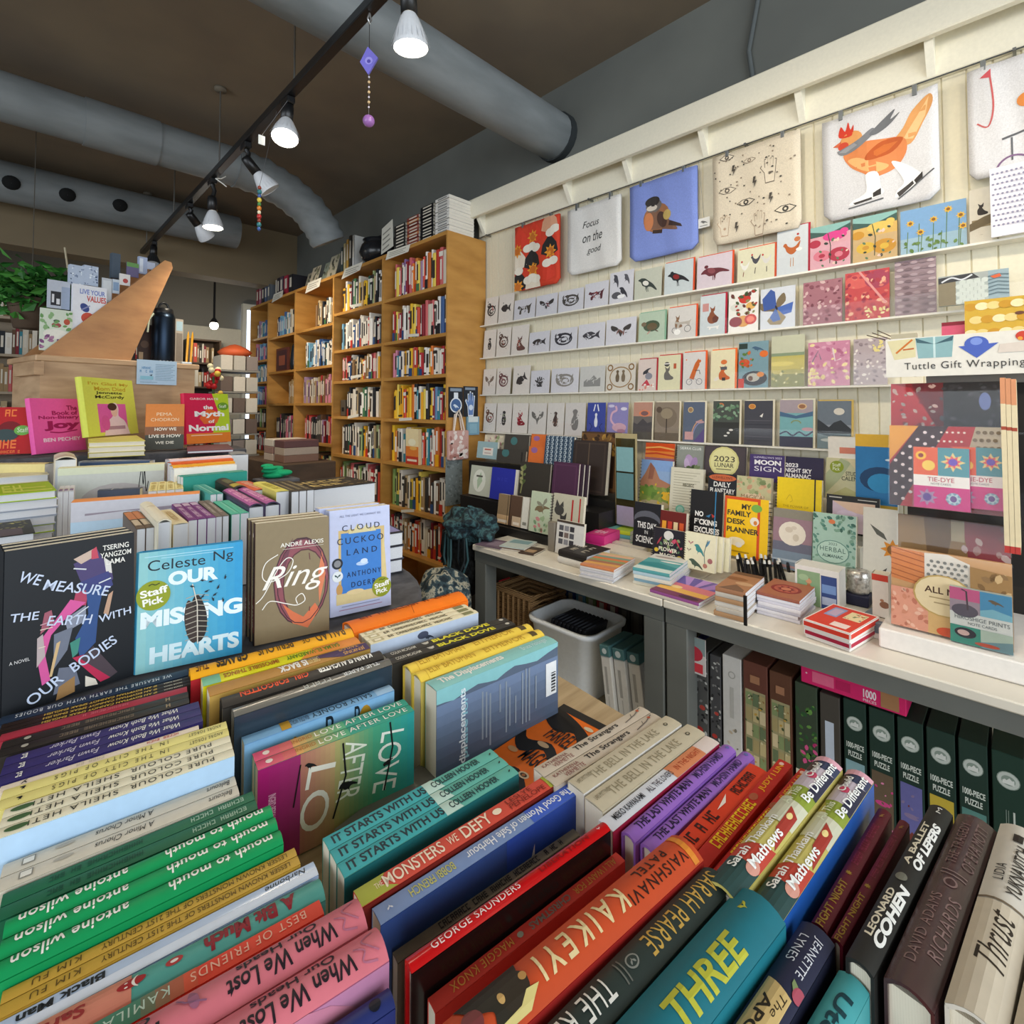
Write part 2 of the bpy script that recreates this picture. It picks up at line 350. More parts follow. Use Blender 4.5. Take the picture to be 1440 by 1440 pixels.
# ------------------------------------------------------------------ books
ORD = ['first', 'second', 'third', 'fourth', 'fifth', 'sixth', 'seventh', 'eighth', 'ninth', 'tenth', '11th', '12th', '13th', '14th', '15th', '16th', '17th', '18th', '19th', '20th', '21st', '22nd', '23rd', '24th', '25th', '26th', '27th', '28th', '29th', '30th']
def book(label, mx, L, Tk, W, col, hard=0, sp=(), flip=0, near=(), turn='lie', nc=None, grp=None, page=None, name=None, sticker=None, cat='book', fc=None, finish='paper'):
    """canonical book: x along the spine 0..L, y through the thickness 0..Tk (near cover at y=0), z from the fore-edge 0 to the spine W"""
    r = root(name or ('hardcover_book' if hard else 'paperback_book'), label, cat, mx, grp)
    ct = .0022 if hard else .0007; ov = .003 if hard else .0004; cm = M(col, finish); nm = M(nc, finish) if nc else cm; fm = M(fc, finish) if fc else cm
    b = (.20 if hard else .05)*Tk; b = min(b, .009); mb = MB()
    mb.box((0, 0, 0), (L, ct, W-.001), nm); mb.box((0, Tk-ct, 0), (L, Tk, W-.001), fm)
    n = 6; P = []; Q = []
    for i in range(n+1):
        y = Tk*i/n; z = W+b*(1-(2*i/n-1)**2); P.append((y, z)); Q.append((ct+(Tk-2*ct)*i/n, z-max(ct, .001)))
    vs = []
    for x in (0, L): vs += [(x, y, z) for y, z in P]+[(x, y, z) for y, z in Q]
    N = n+1; fs = []
    mb.add([(x, y, z) for x in (0, L) for y, z in P], [(i, i+1, N+i+1, N+i)[::-1] for i in range(n)], cm, True)
    for i in range(n): fs += [(N+i, N+i+1, 3*N+i+1, 3*N+i), (i, i+1, N+i+1, N+i), (2*N+i, 2*N+i+1, 3*N+i+1, 3*N+i)[::-1]]
    fs += [(0, 2*N, 3*N, N), (n, N+n, 3*N+n, 2*N+n)]
    mb.add(vs, fs, cm, False)
    f = Face((0, 0, W), (1, 0, 0), (0, 1, 0), L, Tk, b)
    if sp: art(mb, f.flip() if flip else f, sp, .00015)
    if turn == 'lie': nf = Face((0, 0, 0), (1, 0, 0), (0, 0, 1), L, W)
    elif turn == 'stand': nf = Face((0, 0, W), (0, 0, -1), (1, 0, 0), W, L)      # spine on the viewer's left
    elif turn == 'standr': nf = Face((L, 0, 0), (0, 0, 1), (-1, 0, 0), W, L)     # spine on the viewer's right
    elif turn == 'flip': nf = Face((L, 0, W), (-1, 0, 0), (0, 0, -1), L, W)
    if near: art(mb, nf, near)
    mb.build('cover', r, mx)
    pb = MB(); pb.box((ov, ct, ov), (L-ov, Tk-ct, W-max(ct, .001)-.0005), page or PAGES); pb.build('page_block', r, mx)
    if sticker:
        sb = MB(); cx, cy, rr_, txt = sticker; a = nf.w/nf.h; k = 28
        sb.add([nf.at(cx+rr_*math.cos(2*math.pi*i/k), cy+rr_*math.sin(2*math.pi*i/k)*a, .0016) for i in range(k)], [list(range(k))], '8f9a1d')
        sb.add([nf.at(cx+rr_*1.0*math.cos(2*math.pi*(i//2)/k), cy+rr_*math.sin(2*math.pi*(i//2)/k)*a, .0016 if i % 2 else .0002) for i in range(2*k)], [(2*i, 2*i+1, (2*i+3) % (2*k), (2*i+2) % (2*k)) for i in range(k)], '8f9a1d')
        art(sb, nf, [T(txt[0], cx-rr_*.78, cx+rr_*.85, cy-.0*a, cy+rr_*.5*a, 'f4f4ea', b=.03, r=8), T(txt[1], cx-rr_*.62, cx+rr_*.6, cy-rr_*.62*a, cy-rr_*.12*a, 'f4f4ea', b=.03, r=8),
                     ('l', [(cx-rr_*.3, cy+rr_*.68*a), (cx-rr_*.1, cy+rr_*.78*a), (cx+.1*rr_, cy+rr_*.7*a), (cx+.35*rr_, cy+rr_*.8*a)], rr_*.07, '3c4410')], .0016)
        o = sb.build('sticker', r, mx); o['label'] = 'round olive green staff pick sticker'
    return r
LOG = []; _C = dict(n=None, c=None, e=None)
def COLUMN(n, ang=None):
    """start a column of books standing side by side, listed from the back towards the front"""
    _C.update(n=n, c=None, e=None if ang is None else ang)
def B(label, q, z, col, base=.752, n=1, L=None, **k):
    """n identical books side by side, spines up; q = near-left, near-right, far-left, far-right corners of the spines' top in the photograph"""
    z_in = z; nl, nr, fl, fr = [PZ(p, z) for p in q]
    e = ((nr-nl)+(fr-fl)).normalized(); y = Vector((-e.y, e.x, 0)); a = ((nl.dot(e)+fl.dot(e))/2); b = ((nr.dot(e)+fr.dot(e))/2)
    c = ((nl+nr)/2).dot(y); d = ((fl+fr)/2).dot(y); LL = b-a; Tk = (d-c)/n
    if L: a = b-L; LL = L
    if _C['n']:
        if _C['e'] is None: _C['e'] = e
        else:      # keep neighbours within a degree of each other, and their faces apart
            h = math.atan2(e.y, e.x); h0 = math.atan2(_C['e'].y, _C['e'].x); h = max(h0-math.radians(1.2), min(h0+math.radians(1.2), h))
            mid = (nl+nr+fl+fr)/4; e = Vector((math.cos(h), math.sin(h), 0)); y = Vector((-e.y, e.x, 0)); _C['e'] = e
            a = (nl.dot(e)+fl.dot(e))/2; b = (nr.dot(e)+fr.dot(e))/2; LL = b-a; c = ((nl+nr)/2).dot(y); d = ((fl+fr)/2).dot(y)
            if L: a = b-L; LL = L
        if _C['c'] is not None:
            pa, pb = _C['c']; lim = min(pa.dot(y), pb.dot(y))-.0004
            while d > lim and z < min(.925, z_in+.035):      # a slightly wider book stands clear of the one behind it
                z += .001; nl, nr, fl, fr = [PZ(p, z) for p in q]; a = (nl.dot(e)+fl.dot(e))/2; b = (nr.dot(e)+fr.dot(e))/2; LL = b-a; c = ((nl+nr)/2).dot(y); d = ((fl+fr)/2).dot(y)
                if L: a = b-L; LL = L
            if d > lim:
                T0 = d-c; d = lim; c = min(c, d-.72*T0)
        Tk = (d-c)/n; _C['c'] = (e*a+y*c, e*b+y*c)
    LOG.append((label[:40], round(LL, 3), round(Tk, 3), round(z, 3)))
    out = []
    for i in range(n):
        o = e*a+y*(c+Tk*i); o.z = base
        lb = label[i] if isinstance(label, (list, tuple)) else (label.replace('{o}', ORD[i]) if n > 1 else label)
        kk = dict(k); g = kk.pop('grp', None) or (('copies of the '+label.split(',')[0]) if n > 1 and isinstance(label, str) else None)
        if i and 'near' in kk: kk.pop('near')
        out.append(book(lb, basis(o, e, y, Vector((0, 0, 1))), LL, max(.004, Tk-.0008), z-base, col, grp=g, **kk))
    return out
def stand_frame(bl, br, tl, z, tilt):
    """frame of something standing on height z and leaning back: from its bottom corners and its upper left corner in the photograph"""
    p = PZ(bl, z); q = PZ(br, z); e = (q-p); w = e.length; e.normalize(); h = Vector((-e.y, e.x, 0)); t = math.radians(tilt)
    up = Vector((0, 0, 1))*math.cos(t)+h*math.sin(t); n = e.cross(up); hh = (PP(tl, p, n)-p).dot(up)
    return p, e, up, w, hh
def SB(label, bl, br, tl, z, tilt, Tk, col, n=1, spine='left', dx=0, **k):
    """standing book(s) facing the viewer, n copies one behind another"""
    p, e, up, w, h = stand_frame(bl, br, tl, z, tilt); back = up.cross(e)*-1; back = e.cross(up)*-1
    LOG.append((label[:40] if isinstance(label, str) else label[0][:40], round(w, 3), round(h, 3)))
    for i in range(n):
        lb = label[i] if isinstance(label, (list, tuple)) else label
        o = p+Vector((back.x, back.y, 0)).normalized()*(Tk/math.cos(math.radians(tilt))*i)+e*(dx*i)+_U*(Tk*math.sin(math.radians(tilt)))
        if spine == 'left': mx = basis(o+e*w, up, back, -e); tn = 'stand'
        else: mx = basis(o+up*h, -up, back, e); tn = 'standr'
        kk = dict(k)
        if i:
            kk.pop('sticker', None); kk.pop('near', None)
        book(lb, mx, h, Tk-.0008, w, col, turn=tn, **kk)
    return p, e, up, w, h
def FL(label, mx, Ln, Tk, W, col, spine='far', **k):
    """book lying flat: mx places x = viewer's right, y = away, z = up with the origin at the near left bottom corner"""
    r3 = mx.to_3x3(); ex, ey, ez = r3.col[0], r3.col[1], r3.col[2]; o = mx.translation
    if spine == 'far': m = basis(o+ez*Tk, ex, -ez, ey); t = 'lie'
    elif spine == 'near': m = basis(o+ez*Tk+ex*Ln+ey*W, -ex, -ez, -ey); t = 'flip'
    return book(label, m, Ln, Tk, W, col, turn=t, **k)
# ================================================================== the room
WX, ZC = 2.07, 3.0
CREAM, DARK = 'e3dcc4', '464b4c'
def shell(name, a, b, m):
    q = MB(); q.box(a, b, m); return struct(q.build(name))
floor_m = noisy('floor_boards', [(.3, '8f836d'), (.5, 'b3a78f'), (.7, 'c4b9a2')], 3, .45, 5, (1, 9, 1))
shell('floor', (-4.5, -3.2, -.06), (3.2, 9.6, 0), floor_m)
ceil_m = noisy('ceiling_paint', [(.35, '75695a'), (.65, '827562')], 2.2, .9, 3)
shell('ceiling', (-4.5, -3.2, ZC), (3.2, 9.6, ZC+.08), ceil_m)
# wall_right: cream beadboard below, dark paint above
w = MB(); ys = [-1.3]; P = []
sp_ = .0594; y = 2.36
while y > -1.3: P += [(WX, y), (WX, y-sp_+.006), (WX+.005, y-sp_+.003)]; y -= sp_
P.append((WX, y)); vs = []; 
for X, Y in P: vs += [(X, Y, 0), (X, Y, 2.5)]
w.add(vs, [(2*i, 2*i+2, 2*i+3, 2*i+1) for i in range(len(P)-1)], CREAM)
w.box((WX+.006, -1.3, 0), (WX+.1, 2.36, 2.5), CREAM)
struct(w.build('wall_right'))
dark_m = noisy('dark_wall_paint', [(.35, '666965'), (.65, '70736e')], 2.5, .8, 3)
shell('wall_upper', (WX, -1.3, 2.5), (WX+.1, 5.1, ZC), dark_m)
shell('wall_side', (WX, 2.36, 0), (WX+.1, 5.1, 2.5), dark_m)
shell('wall_far', (-4.5, 7.6, 0), (3.2, 7.7, ZC), M('7d7a72', 'matte'))
shell('wall_far_side', (2.9, 5.1, 0), (3.0, 7.6, ZC), M('b9b4a6', 'matte'))
# lowered beam across the shop and plain band of far wall
shell('trim_1', (-4.5, 5.1, 2.46), (2.07, 5.3, ZC), noisy('beam_paint', [(.3, '75674f'), (.7, '857559')], 1.5, .75, 3))
shell('trim_2', (1.35, 7.55, 0), (2.85, 7.6, 2.35), M('cfcabb', 'matte'))
# white ledge with brackets along the top of the beadboard
t = MB(); t.bbox((1.955, -1.3, 2.42), (1.985, 2.33, 2.53), 'ece6d2', .004); t.box((1.985, -1.3, 2.5), (WX, 2.33, 2.525), 'ece6d2'); struct(t.build('trim_3'))
t = MB(); t.bbox((2.045, -1.3, 2.33), (2.0699, 2.33, 2.5), 'ece6d2', .003); struct(t.build('trim_4'))
for yb in (2.27, 1.61, 1.26, .90, .54, .175, -.19):
    t = MB(); t.prism([(2.045, yb, 2.5), (1.985, yb, 2.5), (1.985, yb, 2.435), (2.045, yb, 2.335)], (0, .022, 0), 'f1ecda'); struct(t.build('trim_bracket'))
q = MB(); q.tube([(2.035, y_, 2.322) for y_ in (2.3, 1.6, .9, .2, -.6, -1.25)], .0022, M('55585a', 'metal'), 6)
for y_ in (2.25, 1.5, .75, 0, -.75): q.box((2.03, y_-.004, 2.318), (2.0695, y_+.004, 2.327), M('8a8c8c', 'metal'))
tag(q.build('hanging_wire'), 'thin grey wire strung under the white ledge to hold hanging cushion covers', 'wire')
# window far away beyond the bookcases
wf = MB()
for a, b in (((2.31, 7.46, .7), (2.36, 7.54, 2.7)), ((2.6, 7.46, .7), (2.65, 7.54, 2.7)), ((2.36, 7.46, 2.62), (2.6, 7.54, 2.7)), ((2.36, 7.46, .7), (2.6, 7.54, .8)), ((2.36, 7.47, 1.55), (2.6, 7.53, 1.6))): wf.box(a, b, 'd8d8d0')
wo = struct(wf.build('window_1'))
g = MB(); g.box((2.36, 7.5, .8), (2.6, 7.51, 2.62), M('cfe4ff', 'lamp')); go = g.build('window_pane', wo); go['kind'] = 'structure'
_M['cfe4fflamp'].node_tree.nodes['Principled BSDF'].inputs['Emission Strength'].default_value = 2.2
# ducts
duct_m = noisy('grey_duct_paint', [(.3, '6d7375'), (.7, '82888a')], 6, .6, 4, (.6, 2, 2))
def duct(name, label, pts, r, extra=None, n=20):
    rt = root(name, label, 'duct', pts[0]); q = MB(); q.tube(pts, r, duct_m, n)
    q.build('duct_tube', rt, Matrix()); return rt
d1 = duct('ceiling_duct', 'wide grey round air duct under the ceiling ending at the wall above the white ledge', [(-3.6, 1.72, 2.79), (2.062, 1.72, 2.72)], .118)
q = MB(); q.tube([(2.03, 1.72, 2.7205), (2.0695, 1.72, 2.72)], .126, M('33383a', 'matte'), 20); q.build('end_collar', d1, Matrix())
q = MB(); q.tube([(.35, 1.72, 2.765), (.37, 1.72, 2.765)], .122, duct_m, 20); q.build('joint_band', d1, Matrix())
d2 = duct('ceiling_duct', 'grey round air duct behind the widest one, with a ribbed elbow turning down', [(-3.6, 3.42, 2.78), (1.0, 3.42, 2.78)], .115)
pts = [(1.0, 3.42, 2.78), (1.16, 3.42, 2.77), (1.32, 3.42, 2.72), (1.46, 3.42, 2.64), (1.56, 3.42, 2.53), (1.62, 3.42, 2.42)]
pp = []; rr = []
for i in range(len(pts)-1):
    for k in range(4):
        pp.append(Vector(pts[i]).lerp(Vector(pts[i+1]), k/4)); rr.append(.112 if k % 2 else .123)
q = MB(); q.tube(pp, rr, duct_m, 20); q.build('ribbed_elbow', d2, Matrix())
q = MB(); q.tube([(.28, 3.42, 2.78), (.6, 3.42, 2.78)], .121, duct_m, 20); q.build('joint_band', d2, Matrix())
d3 = duct('ceiling_duct', 'grey round air duct farthest back with a row of dark round outlets', [(-3.6, 4.78, 2.8), (1.42, 4.78, 2.8)], .135)
for px in ((16, 257), (95, 274), (169, 289)):
    c = PY(px, 4.78-.13); q = MB(); q.lathe([(.001, .012), (.04, .012), (.046, 0)], M('141617', 'matte'), 16, Matrix.Translation(c) @ Matrix.Rotation(math.radians(115), 4, 'X')); q.build('outlet', d3, Matrix())
q = MB(); q.tube([(WX-.012, .72, 2.53), (WX-.012, .74, 2.7), (WX-.012, .70, 2.9), (WX-.012, .69, 3.0)], .009, M('5d6364', 'matte'), 8)
tag(q.build('cable_conduit'), 'thin grey cable running up the dark wall from the white ledge to ceiling', 'cable')
# ------------------------------------------------------------------ track lighting
TXX, TZZ = .80, 2.56
tr = root('lighting_track', 'long black lighting track hung under the ceiling on thin rods', 'lighting track', (TXX, 3.0, TZZ))
q = MB(); q.bbox((TXX-.018, -1.2, TZZ-.017), (TXX+.018, 5.05, TZZ+.017), M('17181a', 'plastic'), .003); q.build('rail', tr, Matrix())
for y_ in (1.06, 2.02, 3.0, 4.0, 4.9):
    q = MB(); q.tube([(TXX, y_, TZZ+.017), (TXX, y_, 2.999)], .004, M('9a9a96', 'metal'), 6); q.lathe([(.001, 2.999), (.03, 2.998), (.03, 2.985), (.006, 2.98)], M('6e675a', 'matte'), 12, Matrix.Translation((TXX, y_, 0))); q.build('hanging_rod', tr, Matrix())
def spot(label, y, aim, on=1, drop=.11, energy=30, white=1, sz=.05):
    base = Vector((TXX, y, TZZ-.017)); d = Vector(aim).normalized(); piv = base+Vector((0, 0, -drop))+d*.03
    r = root('track_spotlight', label, 'spotlight', base, 'spotlights on the lighting track')
    q = MB(); q.bbox((TXX-.016, y-.035, TZZ-.045), (TXX+.016, y+.035, TZZ-.0171), M('141517', 'plastic'), .004); q.build('track_adapter', r, Matrix())
    q = MB(); q.tube([base+Vector((0, 0, -.025)), base+Vector((.012, 0, -drop*.6)), piv-d*.02], .011, M('141517', 'plastic'), 8); q.build('arm', r, Matrix())
    zq = d.to_track_quat('Z', 'Y').to_matrix().to_4x4(); mx = Matrix.Translation(piv) @ zq
    q = MB(); q.lathe([(.001, -.035), (.02, -.035), (.023, -.02), (.024, .045), (.001, .045)], M('141517', 'plastic'), 16, mx); q.build('socket', r, Matrix())
    fin = M('d5d8dc' if white else '2a2b2d', 'plastic'); q = MB(); q.lathe([(.02, .046), (.028, .06), (.042, .095), (sz, .13), (sz*.98, .138)], fin, 20, mx)
    for k in range(20):
        a = 2*math.pi*k/20; u = Vector((math.cos(a), math.sin(a), 0)); w_ = Vector((-u.y, u.x, 0))*.0015
        q.add([mx@(u*.026+w_+Vector((0, 0, .055))), mx@(u*(sz+.005)+w_+Vector((0, 0, .128))), mx@(u*(sz+.005)-w_+Vector((0, 0, .128))), mx@(u*.026-w_+Vector((0, 0, .055)))], [(0, 1, 2, 3)], fin)
    q.build('bulb_shell', r, Matrix())
    q = MB(); q.lathe([(.001, .136), (sz*.93, .136)], M('fff2d8', 'lamp') if on else M('b9c0c8', 'gloss'), 20, mx); q.build('lens', r, Matrix())
    if on:
        l = bpy.data.lights.new('spot_beam', 'SPOT'); l.energy = energy; l.color = (1, .86, .66); l.spot_size = math.radians(105); l.spot_blend = .7; l.shadow_soft_size = .05
        lo = bpy.data.objects.new('spot_beam', l); COL.objects.link(lo); lo.matrix_world = Matrix.Translation(piv+d*.16) @ (-d).to_track_quat('Z', 'Y').to_matrix().to_4x4()
    return r
spot('lit spotlight with white finned bulb close overhead, shining by the purple hanging crystal', 1.22, (.1, .05, -1), 1, .045, 13)
spot('lit spotlight next along the track, its glowing bulb turned towards the room', 2.08, (-.18, -.3, -1), 1, .03, 13)
spot('unlit spotlight with grey ribbed bulb angled towards the bookcases', 2.58, (.65, -.15, -.8), 0, .07)
spot('lit spotlight pointing straight down from a twisted white tie', 3.12, (.03, -.05, -1), 1, .10, 18)
spot('lit spotlight tilted towards the bookcases, second to last on the track', 3.6, (.7, .3, -.7), 1, .06, 30)
spot('black unlit spotlight at the far end above the sloping wooden panel', 4.62, (-.1, -.4, -1), 0, .035, 0, 0)
for i, (y_, am) in enumerate(((.62, (1, .0, -.75)), (.1, (1, .1, -.9)), (-.45, (.8, .55, -.8)))):
    spot('spotlight overhead aimed at the card wall, '+ORD[i]+' beyond the picture top', y_, am, 1, .08, 8)
q = MB(); c = Vector((TXX, 3.06, TZZ-.03)); q.tube([c+Vector((0, 0, 0)), c+Vector((.03, .01, .012)), c+Vector((.05, .0, .028))], .003, 'e8e8e0', 6); q.tube([c, c+Vector((.03, -.01, -.02)), c+Vector((.045, -.03, -.04))], .003, 'e8e8e0', 6)
tag(q.build('cable_tie'), 'white twisted tie on the track above the straight-down spotlight', 'tie')
# hanging ornaments
r = root('hanging_crystal', 'purple diamond pendant with beads and glass ball hanging from the track', 'ornament', (TXX, 1.35, 2.53))
hp = Vector((TXX, 1.435, TZZ-.02))
q = MB(); q.tube([hp+Vector((0, 0, .0)), hp+Vector((.006, 0, -.02)), hp+Vector((0, 0, -.035)), hp+Vector((-.006, 0, -.02)), hp], .003, M('c8c8c8', 'metal'), 6); q.tube([hp+Vector((0, 0, -.035)), hp+Vector((0, 0, -.115))], .0012, '3a3a3a', 5); q.build('hook_and_cord', r, Matrix())
e1_ = _R; c = hp+Vector((0, 0, -.155)); q = MB(); q.prism([c+_R*.028+_U*.010-_F*.004, c+_R*-.004+_U*.045-_F*.004, c-_R*.028-_U*.004-_F*.004, c-_R*.002-_U*.043-_F*.004], _F*.008, '7f78d8'); art(q, Face(c-_R*.02-_U*.02-_F*.0042, _R, _U, .04, .04), [('e', .5, .5, .3, .3, 'a7a0ee'), ('e', .5, .45, .15, .15, '5a50b0')]); q.build('diamond', r, Matrix())
q = MB()
for k in range(7): q.ball(hp+Vector((0, 0, -.205-.016*k)), .0045 if k % 2 else .003, 'd6b78a' if k % 2 else 'e9e0ea', 8)
q.tube([hp+Vector((0, 0, -.195)), hp+Vector((0, 0, -.325))], .0008, '777070', 5); q.build('bead_string', r, Matrix())
q = MB(); q.ball(hp+Vector((0, 0, -.345)), .0185, M('9d6bb0', 'gloss'), 14); q.build('glass_ball', r, Matrix())
r = root('bead_strand', 'strand of multicoloured beads hanging from the track behind the second lamp', 'ornament', (TXX, 2.08, 2.5))
hp = PY((365, 262), 2.2); cs = ['8a3a2a', '2d6f74', '3a5a9a', 'd8c04a', '4a8a4a', 'd07a2a', 'e4d8b8', 'b02a2a']
q = MB(); q.tube([(TXX, 2.2, TZZ-.017), hp, hp-Vector((0, 0, .19))], .0009, '555555', 5); q.build('cord', r, Matrix())
for k in range(11): q = MB(); q.ball(hp-Vector((0, 0, .006+.017*k)), .0095 if k % 2 else .0075, M(cs[k % 8], 'gloss'), 8, (1, 1, 1.1)); q.build('bead', r, Matrix())
q = MB(); c = PY((368, 197), 2.05); q.box(c-Vector((.012, .001, .018)), c+Vector((.012, .001, .018)), 'd8dcdc'); q.tube([c+Vector((0, 0, .018)), (TXX, 2.05, TZZ-.017)], .0008, '777777', 5); tag(q.build('paper_tag'), 'small white paper tag hanging below the second lamp on the track', 'tag')
# ================================================================== the tilted foreground table
AX = math.radians(6.9); E1 = Vector((math.cos(AX), -math.sin(AX), 0)); E2 = Vector((math.sin(AX), math.cos(AX), 0))
def TF(z=0): return basis(Vector((0, 0, z)), E1, E2, Vector((0, 0, 1)))
wood_t = noisy('pale_table_wood', [(.3, 'a08a68'), (.55, 'b8a27e'), (.75, 'c5b08c')], 4, .5, 5, (1, 14, 14))
r = root('display_table', 'pale wooden display table covered in rows of spine-up books', 'table', TF())
q = MB(); q.bbox((-1.05, -.06, .715), (.735, 0.94, .75), wood_t, .003, TF()); q.build('tabletop', r, TF() @ Matrix())
r.children[0].matrix_world = Matrix()
q = MB(); q.box((-1.0, -.03, .63), (.70, -.01, .715), wood_t, TF()); q.box((-1.0, .92, .63), (.70, .94, .715), wood_t, TF()); q.box((.68, -.01, .63), (.70, .92, .715), wood_t, TF()); q.build('apron', r, Matrix())
for x in (-.98, .65):
    for y in (-.01, .885): q = MB(); q.box((x, y, .0), (x+.05, y+.05, .63), wood_t, TF()); q.build('leg', r, Matrix())
def q4(a, b, c, d): return (a, b, c, d)
HZ, PBZ = .905, .89
dk, wh = '1a1a1c', 'f2efe6'
COLUMN('L')
# ---- left column, back to front (texts read from the far side, so they are upside down)
B('navy paperback with tiny white spine dots just before the standing display books', q4((0,1020),(265,949),(0,1008),(263,941)), .895, '24344a', sp=[T('WE MEASURE THE EARTH WITH OUR BODIES', .1, .93, .3, .72, 'dfe4e8', s=1.3)], flip=1)
B('dark brown paperback with gold spine lettering, {o} of three before the navy one', q4((0,1032),(268,966),(0,1020),(267,950)), .893, '2b1d18', n=3, sp=[T('IF AN EGYPTIAN CANNOT SPEAK ENGLISH', .2, .8, .2, .8, 'd9b24a', b=.02), T('NOOR NAGA', .05, .16, .3, .7, 'e8dcc0')], flip=1)
B('thin crimson paperback between brown and black ones at the left', q4((0,1044),(264,972),(0,1032),(262,966)), .892, 'b13545', sp=[('z', .35, .6, .3, .65, 'd8707a')], flip=1)
B('black-brown paperback with faded tan lettering, {o} of a pair beside purple copies', q4((0,1065),(266,988),(0,1044),(264,972)), .891, '2c2622', n=2, sp=[('z', .08, .18, .25, .8, 'a08a68'), ('z', .3, .72, .3, .72, '7a6a58'), ('e', .88, .5, .018, .018, 'b8b0a0')], flip=1)
B('deep purple paperback with white script spine, {o} of three from the front', q4((0,1106),(288,1012),(4,1066),(276,987)), .892, '322a66', n=3, sp=[T('What We Both Know', .13, .51, .22, .8, wh, i=.35), T('Fawn Parker', .55, .8, .22, .8, 'cfc9d8', i=.35), ('z', .9, .93, .3, .8, wh)], flip=1)
B('thin cream and peach paperback between purple and yellow copies', q4((0,1113),(281,1026),(0,1107),(278,1019)), .890, 'ecdcc8', sp=[('z', .12, .3, .25, .75, 'c8685a'), ('z', .5, .66, .25, .8, 'cfc4b0'), T('y', .88, .91, .2, .8, dk)], flip=1)
B('pale yellow paperback with spaced dark lettering, {o} of a pair', q4((0,1139),(324,1034),(0,1113),(316,1014)), .893, 'e8dc88', n=2, sp=[T('ANDRE FORGET', .03, .2, .3, .7, '5c5a3c', s=1.3), T('IN THE CITY OF PIGS', .3, .8, .25, .72, '5a5434', s=1.6), ('s', 'sit', .92, .5, .03, .03, dk)], flip=1)
B('cream paperback with black capitals and olive ovals, {o} of three', q4((0,1180),(328,1062),(0,1139),(324,1034)), .895, 'e9e2c6', n=3, nc='b4d3ee', sp=[T('PURE COLOUR', .1, .49, .25, .78, '3a3a30', s=1.2), T('SHEILA HETI', .54, .89, .25, .78, '3a3a30', s=1.2), ('e', .93, .5, .045, .02, '46663e')], flip=1, near=[('e', .30, .3, .30, .14, '54805a'), ('r', 0, 0, 1, .35, 'd2e4f2'), ('e', .55, .6, .3, .06, 'c6dff4')])
B('grey-beige paperback with thin black lettering, {o} of a pair beside dark green ones', q4((0,1254),(338,1116),(0,1218),(328,1091)), .880, 'd2cab8', n=2, sp=[T('Belcourt', .03, .15, .3, .75, '3a3830', i=.25), T('A Minor Chorus', .4, .65, .3, .75, '3a3830', i=.25), ('r', .88, .2, .93, .75, '8a867a'), ('r', .885, .28, .925, .68, 'e8e4d8'), ('e', .77, .4, .04, .012, 'b0aa9c')], flip=1)
B('dark green paperback with faint lettering, {o} of a pair behind bright green copies', q4((0,1295),(366,1136),(0,1259),(351,1113)), .879, '1d6b4b', n=2, sp=[('z', .05, .3, .3, .72, '9fc0aa'), ('z', .5, .85, .3, .7, '10513a')], flip=1)
B('bright green book with big white lowercase spine, {o} of three from the front', q4((0,1384),(407,1180),(0,1295),(370,1137)), .885, '0f9a58', n=3, hard=1, sp=[T('mouth to mouth', .04, .46, .2, .8, wh, b=.015, s=1.05), T('antoine wilson', .6, .96, .2, .8, wh, b=.015, s=1.05)], flip=1)
B('golden tan paperback with brown capitals on the spine, {o} of a pair', q4((0,1433),(426,1213),(0,1395),(410,1193)), .872, 'c9a13f', n=2, sp=[T('LESSER KNOWN MONSTERS OF THE 21ST CENTURY', .04, .72, .25, .75, '5e4718'), T('KIM FU', .78, .92, .25, .75, '5e4718', s=1.2)], flip=1)
B('glossy pale blue-white paperback with small black lettering beside golden copies', q4((0,1470),(447,1230),(0,1435),(441,1211)), .874, 'c3d6f2', finish='gloss', sp=[T('Narbonne', .04, .2, .15, .5, '22262c', i=.2), T('Black Man', .72, .95, .15, .6, '22262c', b=.03), ('r', 0, .55, 1, 1, 'dfe8f6')], flip=1, L=.21)
B('teal and salmon hardcover with blurred dark red letters and sad-face ovals', q4((54,1478),(458,1271),(54,1441),(448,1232)), .874, '57a59a', hard=1, sp=[('r', .62, 0, .98, 1, 'd98a72'), T('A Bit Much', .1, .41, .2, .8, '8f2430', b=.05), ('e', .5, .5, .026, .014, 'b33a3a'), ('e', .5, .5, .012, .006, 'f0e6dc'), ('e', .62, .5, .04, .016, 'a52428'), T(':(', .6, .64, .32, .68, 'f0e6dc', r=180), T('Sarah J.', .74, .94, .25, .7, '9a3030', b=.03)], flip=1, L=.215)
B('orange-red paperback with pale capitals fading to green, between teal and pink', q4((54,1516),(457,1283),(54,1480),(447,1266)), .870, 'ee4a34', sp=[('g', .42, 0, .62, 1, 'e05a3c', '4c8a70', 5, 'x'), ('r', .62, 0, 1, 1, '4c8a70'), T('BEST OF FRIENDS', .06, .44, .22, .72, 'f6c0a8', s=1.2), T('KAMILA SHAMSIE', .5, .9, .22, .72, 'c8e0d0', s=1.2)], flip=1, L=.21)
PK = [T('When We Lost', .09, .40, .46, .86, '241a22', b=.02), T('Our Heads', .14, .37, .12, .4, '241a22', b=.01), ('l', [(.02, .2), (.06, .35), (.04, .6), (.02, .75)], .005, 'b06a80'), ('l', [(.03, .9), (.07, .8), (.06, .6), (.09, .45)], .005, 'b06a80'), ('s', 'feather', .48, .4, .06, .06, 'a0607c', 190), ('l', [(.45, .6), (.5, .4), (.52, .2)], .005, '8a5a7a'), T('Heather', .56, .78, .46, .86, '241a22', b=.02), T("O'Neill", .58, .74, .12, .4, '241a22', b=.02)]
